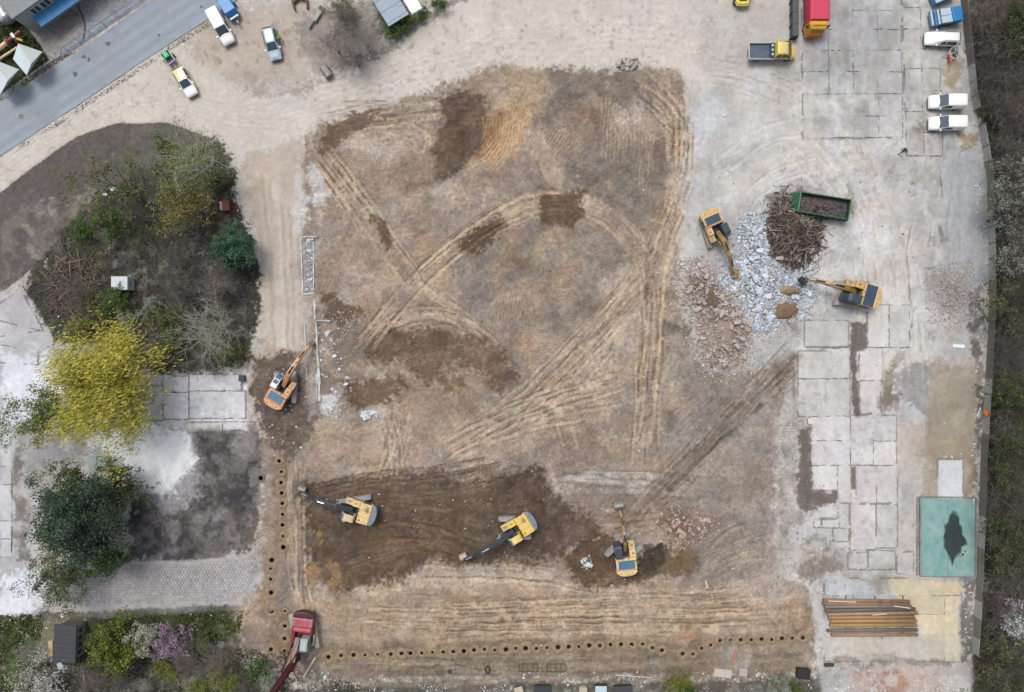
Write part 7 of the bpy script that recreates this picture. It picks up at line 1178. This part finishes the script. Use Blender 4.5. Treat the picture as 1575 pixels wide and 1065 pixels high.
put_tree(make_tree(6, 3.2, 41, [(68, 84, 50), (56, 70, 44), (86, 98, 60)], 5200, .12, (92, 82, 66), fork=.2, limbs=8, gap=.45), 'leafy_tree', 'green tree on the right side of the pine by the bins', 186, 748, 3.5); put_tree(make_tree(5, 2.6, 42, [(78, 108, 40), (92, 120, 48)], 2200, .18, (92, 82, 66), fork=.2, limbs=7, gap=.45), 'leafy_bush', 'bright green bush at the lower right foot of the pine', 172, 858, 2, cat='bush')
put_tree(make_tree(5.5, 2.5, 6, [(56, 88, 64), (72, 108, 80), (44, 70, 52), (90, 122, 92)], 12000, .11, (80, 70, 58), fork=.08, limbs=14, gap=.3, tuft=.5), 'evergreen_bush', 'dense dark green evergreen bush beside the haul lane', 362, 383, 2.8, cat='bush')
put_tree(make_tree(12, 3.9, 7, [(122, 130, 82), (106, 116, 68), (138, 142, 96)], 3600, .10, (206, 206, 200), fork=.3, limbs=11, twigs=4, gap=.4, trunk_r=.2, tuft=.8), 'birch_tree', 'white-barked birch with thin green leaves at the island tip', 302, 250, 6.5)
put_tree(make_tree(7.5, 3.9, 8, [(126, 122, 66), (110, 112, 60), (140, 132, 78), (98, 98, 54)], 3600, .14, (96, 84, 66), fork=.2, limbs=11, gap=.42), 'budding_tree', 'round olive tree in leaf bud right of the island centre', 290, 318, 4)
put_tree(make_tree(9, 4.2, 9, [(88, 98, 50), (102, 110, 56), (74, 82, 46)], 2200, .16, (84, 74, 62), fork=.25, limbs=10, gap=.66, tuft=.45), 'mistletoe_tree', 'dark tree with loose round leaf clumps at the upper island', 185, 292, 5)
put_tree(make_tree(8, 4.0, 10, None, 0, .1, (186, 180, 168), fork=.2, limbs=11, twigs=6, bare=True, trunk_r=.16), 'bare_tree', 'pale leafless tree at the lower right of the island', 325, 506, 4)
BUSH = [make_tree(2.8, 1.7, 50 + i, c, 2900, .09, (92, 82, 70), fork=.12, limbs=8, gap=.42) for i, c in enumerate(([(74, 104, 44), (90, 122, 52), (62, 86, 38)], [(92, 102, 56), (80, 90, 50), (112, 116, 72)], [(120, 126, 60), (136, 138, 58), (104, 108, 54)], [(146, 152, 134), (128, 136, 112), (164, 168, 152)]))]
for k, (px, py, s, b, lab) in enumerate(((180, 462, 1.1, 0, 'fresh green bush just below the white hut'), (152, 478, 1.2, 1, 'dull green bush left below the white hut'), (232, 470, .8, 3, 'small silvery bush right below the white hut'), (196, 490, .9, 3, 'silvery grey bush above the willow crown'), (262, 490, 1.3, 1, 'olive bush in the lower middle of the island'), (124, 356, 1.0, 0, 'green bush at the left edge of the island'), (172, 345, 1.3, 0, 'green bush below the tree with round leaf clumps'), (265, 525, 1.2, 1, 'low olive bush at the lower island edge'), (255, 225, .9, 1, 'olive bush left of the white birch'), (355, 545, 1.0, 1, 'olive bush at the lower right corner of the island'), (120, 510, 1.0, 2, 'yellow-green bush above the willow on its left'), (330, 275, 1.1, 1, 'olive bush below the white birch on the right'))): put_tree(BUSH[b], 'island_bush', lab, px, py, 1.6, 'bushes on the overgrown island', k * 1.3, s, 'bush')
BARE = [make_tree(5.5, 3.0, 70 + i, None, 0, .1, c, fork=.15, limbs=10, twigs=6, bare=True, trunk_r=.12) for i, c in enumerate(((112, 104, 97), (128, 119, 110), (100, 92, 86), (160, 154, 145)))]
for k, (px, py, s, lab) in enumerate(((270, 400, .8, 'brown leafless shrub right of the island centre'), (330, 440, .9, 'brown leafless shrub below the evergreen bush'), (270, 445, .9, 'brown leafless shrub right of the white hut'), (110, 455, .7, 'brown leafless shrub left of the white hut'), (225, 545, .7, 'brown leafless shrub above the old floor slab'), (315, 560, .6, 'brown leafless shrub at the lower island edge'))): put_tree(BARE[k % 3], 'bare_shrub', lab, px, py, 3, 'bare shrubs on the island', k * 2.1, s, 'shrub')
x0b, y0b = W(112, 440); bp_ = thing('brushwood_pile', 'pile of cut pale branches at the left of the island', 'branches', (x0b, y0b, 0)); stickobj('cut_branches', bp_, 260, (0, 0), 4.0, .7, 71, 1.2, 4.0, .012, .04, [np.array(alb(c)) for c in ((150, 138, 124), (120, 108, 96), (96, 86, 78))], ell=(.9, 1.1))
for px, py, r_, lab in ((178, 292, .8, 'white plastic sheet lying under the tree with leaf clumps'), (163, 300, .45, 'small white plastic scrap left of the white sheet')):
    x, y = W(px, py); o = MB().loft([[(r_ * f * math.cos(a) * (1 + .3 * math.sin(3 * a)), r_ * f * .6 * math.sin(a) * (1 + .25 * math.cos(2 * a)), z + .06 * math.sin(5 * a)) for a in np.linspace(0, 6.283, 13)[:-1]] for f, z in ((1, .05), (.7, .18), (.2, .22))]).build('plastic_sheet', mat('white_plastic', (226, 234, 240), .5, amt=.04), smooth=True); o.location = (x, y, zt(px, py)); tag(o, lab, 'plastic')
# lower left garden
put_tree(make_tree(4.6, 1.8, 12, [(164, 138, 162), (148, 122, 150), (182, 160, 178), (130, 108, 132)], 3200, .085, (104, 88, 92), fork=.15, limbs=10, gap=.36, tuft=.55), 'blossom_tree', 'pink-purple blossoming tree in the lower left garden', 265, 985, 2.6); put_tree(make_tree(4.6, 1.9, 13, [(170, 170, 156), (186, 186, 174), (140, 142, 124)], 3000, .1, (124, 116, 106), fork=.15, limbs=10, gap=.45), 'blossom_tree', 'white-grey blossoming tree left of the pink one', 227, 978, 2.6)
put_tree(make_tree(4.4, 3.2, 14, [(86, 100, 40), (104, 114, 46), (72, 84, 36), (118, 124, 54)], 5200, .18, (92, 82, 64), fork=.12, limbs=11, gap=.36), 'leafy_bush', 'dense olive green bush right of the garden shed', 184, 994, 2.2, cat='bush'); put_tree(make_tree(5, 3.3, 15, [(206, 204, 198), (186, 184, 178), (160, 158, 148)], 4200, .11, (132, 124, 114), fork=.15, limbs=10, gap=.42), 'blossom_tree', 'white blossoming tree at the bottom left below the shed', 52, 1055, 3)
for k, (px, py, s, b, lab) in enumerate(((242, 1030, .55, 2, 'small bright yellow-green bush below the pink blossom tree'), (262, 1042, .6, 2, 'yellow-green bush beside the small bright one'), (330, 1046, .7, 2, 'yellow-green bush at the bottom left centre'), (300, 1060, .7, 2, 'yellow-green bush at the very bottom edge'), (352, 1058, .8, 2, 'yellow-green bush right of its twin at the bottom'), (398, 1030, 1.0, 0, 'green bush left of the drill rig mast'), (420, 1052, 1.0, 3, 'silvery bush under the drill rig mast'), (150, 980, .8, 1, 'olive bush close to the shed wall'), (310, 985, .7, 1, 'dull bush right of the pink blossom tree'), (1043, 1050, .9, 2, 'yellow-green bush at the bottom edge in the weeds'), (1055, 1062, .8, 0, 'green bush at the bottom edge next to the yellow one'), (1200, 1055, .9, 3, 'silvery dry bush near the black tub'), (1225, 1065, .8, 1, 'olive bush at the bottom edge below the black tub'))): put_tree(BUSH[b], 'garden_bush', lab, px, py, 1.6, 'bushes along the lower edge', k * 1.7, s, 'bush')
for k, (px, py, s, lab) in enumerate(((140, 1040, .7, 'brown bare shrub below the shed'), (180, 1045, .8, 'brown bare shrub under the olive bush'), (215, 1060, .7, 'brown bare shrub at the bottom left edge'), (290, 1020, .8, 'grey bare shrub below the pink blossom tree'), (340, 1015, .8, 'grey bare shrub left of the sandy corner'), (380, 1060, .7, 'grey bare shrub at the bottom near the mast'), (35, 1010, .5, 'pale dry shrub left of the shed'))): put_tree(BARE[(k + 1) % 4], 'bare_shrub', lab, px, py, 2.5, 'bare shrubs in the lower garden', k * 1.1, s, 'shrub')
# top centre shrubs and hedge
for k, (px, py, s, lab) in enumerate(((535, 35, .9, 'grey bare shrub left of the carport'), (560, 60, .9, 'grey bare shrub in front of the carport'), (515, 70, .8, 'grey bare shrub above the spare bucket'), (545, 90, .7, 'grey bare shrub beside the haul road'), (520, 15, .8, 'grey bare shrub near the top edge'))): put_tree(BARE[(0, 3, 1)[k % 3]], 'bare_shrub', lab, px, py, 3, 'bare shrubs by the carport', k * 1.9, s, 'shrub')
for k, (px, py, s, b, lab) in enumerate(((604, 46, .7, 0, 'dark green hedge bush at the lower end of the hedge'), (618, 34, .7, 0, 'dark green hedge bush in the middle of the hedge'), (632, 24, .6, 2, 'yellowish hedge bush in front of the white van'), (648, 16, .6, 0, 'green hedge bush right of the white van'), (675, 2, .7, 0, 'green hedge bush at the top edge'), (530, 12, .8, 1, 'olive bush left of the carport at the top'))): put_tree(BUSH[b], 'hedge_bush', lab, px, py, 1.5, 'hedge bushes at the top', k, s, 'bush')
# the wood beyond the wall: brown bare trees with green ones among them
put_tree(make_tree(6, 2.2, 16, [(220, 224, 226), (200, 206, 208), (170, 172, 168)], 4600, .12, (150, 146, 140), fork=.2, limbs=11, gap=.42), 'blossom_tree', 'white blossoming tree in the wood at the lower right edge', 1566, 955, 3.5)
rsw = np.random.RandomState(77); kk = 0
GT = [make_tree(7, 3.0, 90 + i, c, 2600, .14, (88, 80, 66), fork=.2, limbs=10, gap=.5) for i, c in enumerate(([(68, 80, 46), (80, 92, 52), (58, 68, 42)], [(88, 90, 62), (78, 82, 54), (100, 102, 74)], [(120, 124, 112), (100, 104, 92), (138, 140, 128)]))]
POSW = []
for yy in np.arange(0, 1085, 31):
    for xx in (0, 30, 60): wx_ = np.interp(yy, [0, 130, 200, 280, 470, 610, 800, 1010], [1526, 1538, 1553, 1566, 1570, 1562, 1554, 1543]); POSW.append((wx_ + xx + rsw.uniform(-6, 10), yy + rsw.uniform(-12, 12)))
POSW = [p for p in POSW if p[0] < 1592]
GREEN_AT = {(1567, 30): 0, (1570, 60): 0, (1560, 285): 2, (1556, 330): 2, (1568, 400): 2, (1560, 470): 1, (1562, 610): 0, (1558, 690): 0, (1556, 820): 0, (1564, 740): 1, (1556, 860): 1, (1540, 1030): 1}
KB = [0, 0, 0]
for (gx, gy), b in sorted(GREEN_AT.items(), key=lambda q: q[0][1]):
    KB[b] += 1; put_tree(GT[b], 'wood_tree', '%s tree from the top among those in leaf beyond the wall' % (ordinal(KB[b]) + (' green', ' olive', ' silvery')[b]), gx, gy, 4.5, 'green trees in the wood beyond the wall', gx * .7, .8 + .35 * rsw.rand())
for k, (px, py) in enumerate(sorted(POSW, key=lambda p: p[1])): put_tree(BARE[rsw.randint(3)], 'bare_wood_tree', ordinal(k + 1) + ' leafless brown tree from the top in the wood beyond the wall', px, py, 3.5, 'bare trees in the wood beyond the wall', rsw.rand() * 6, .8 + .4 * rsw.rand())
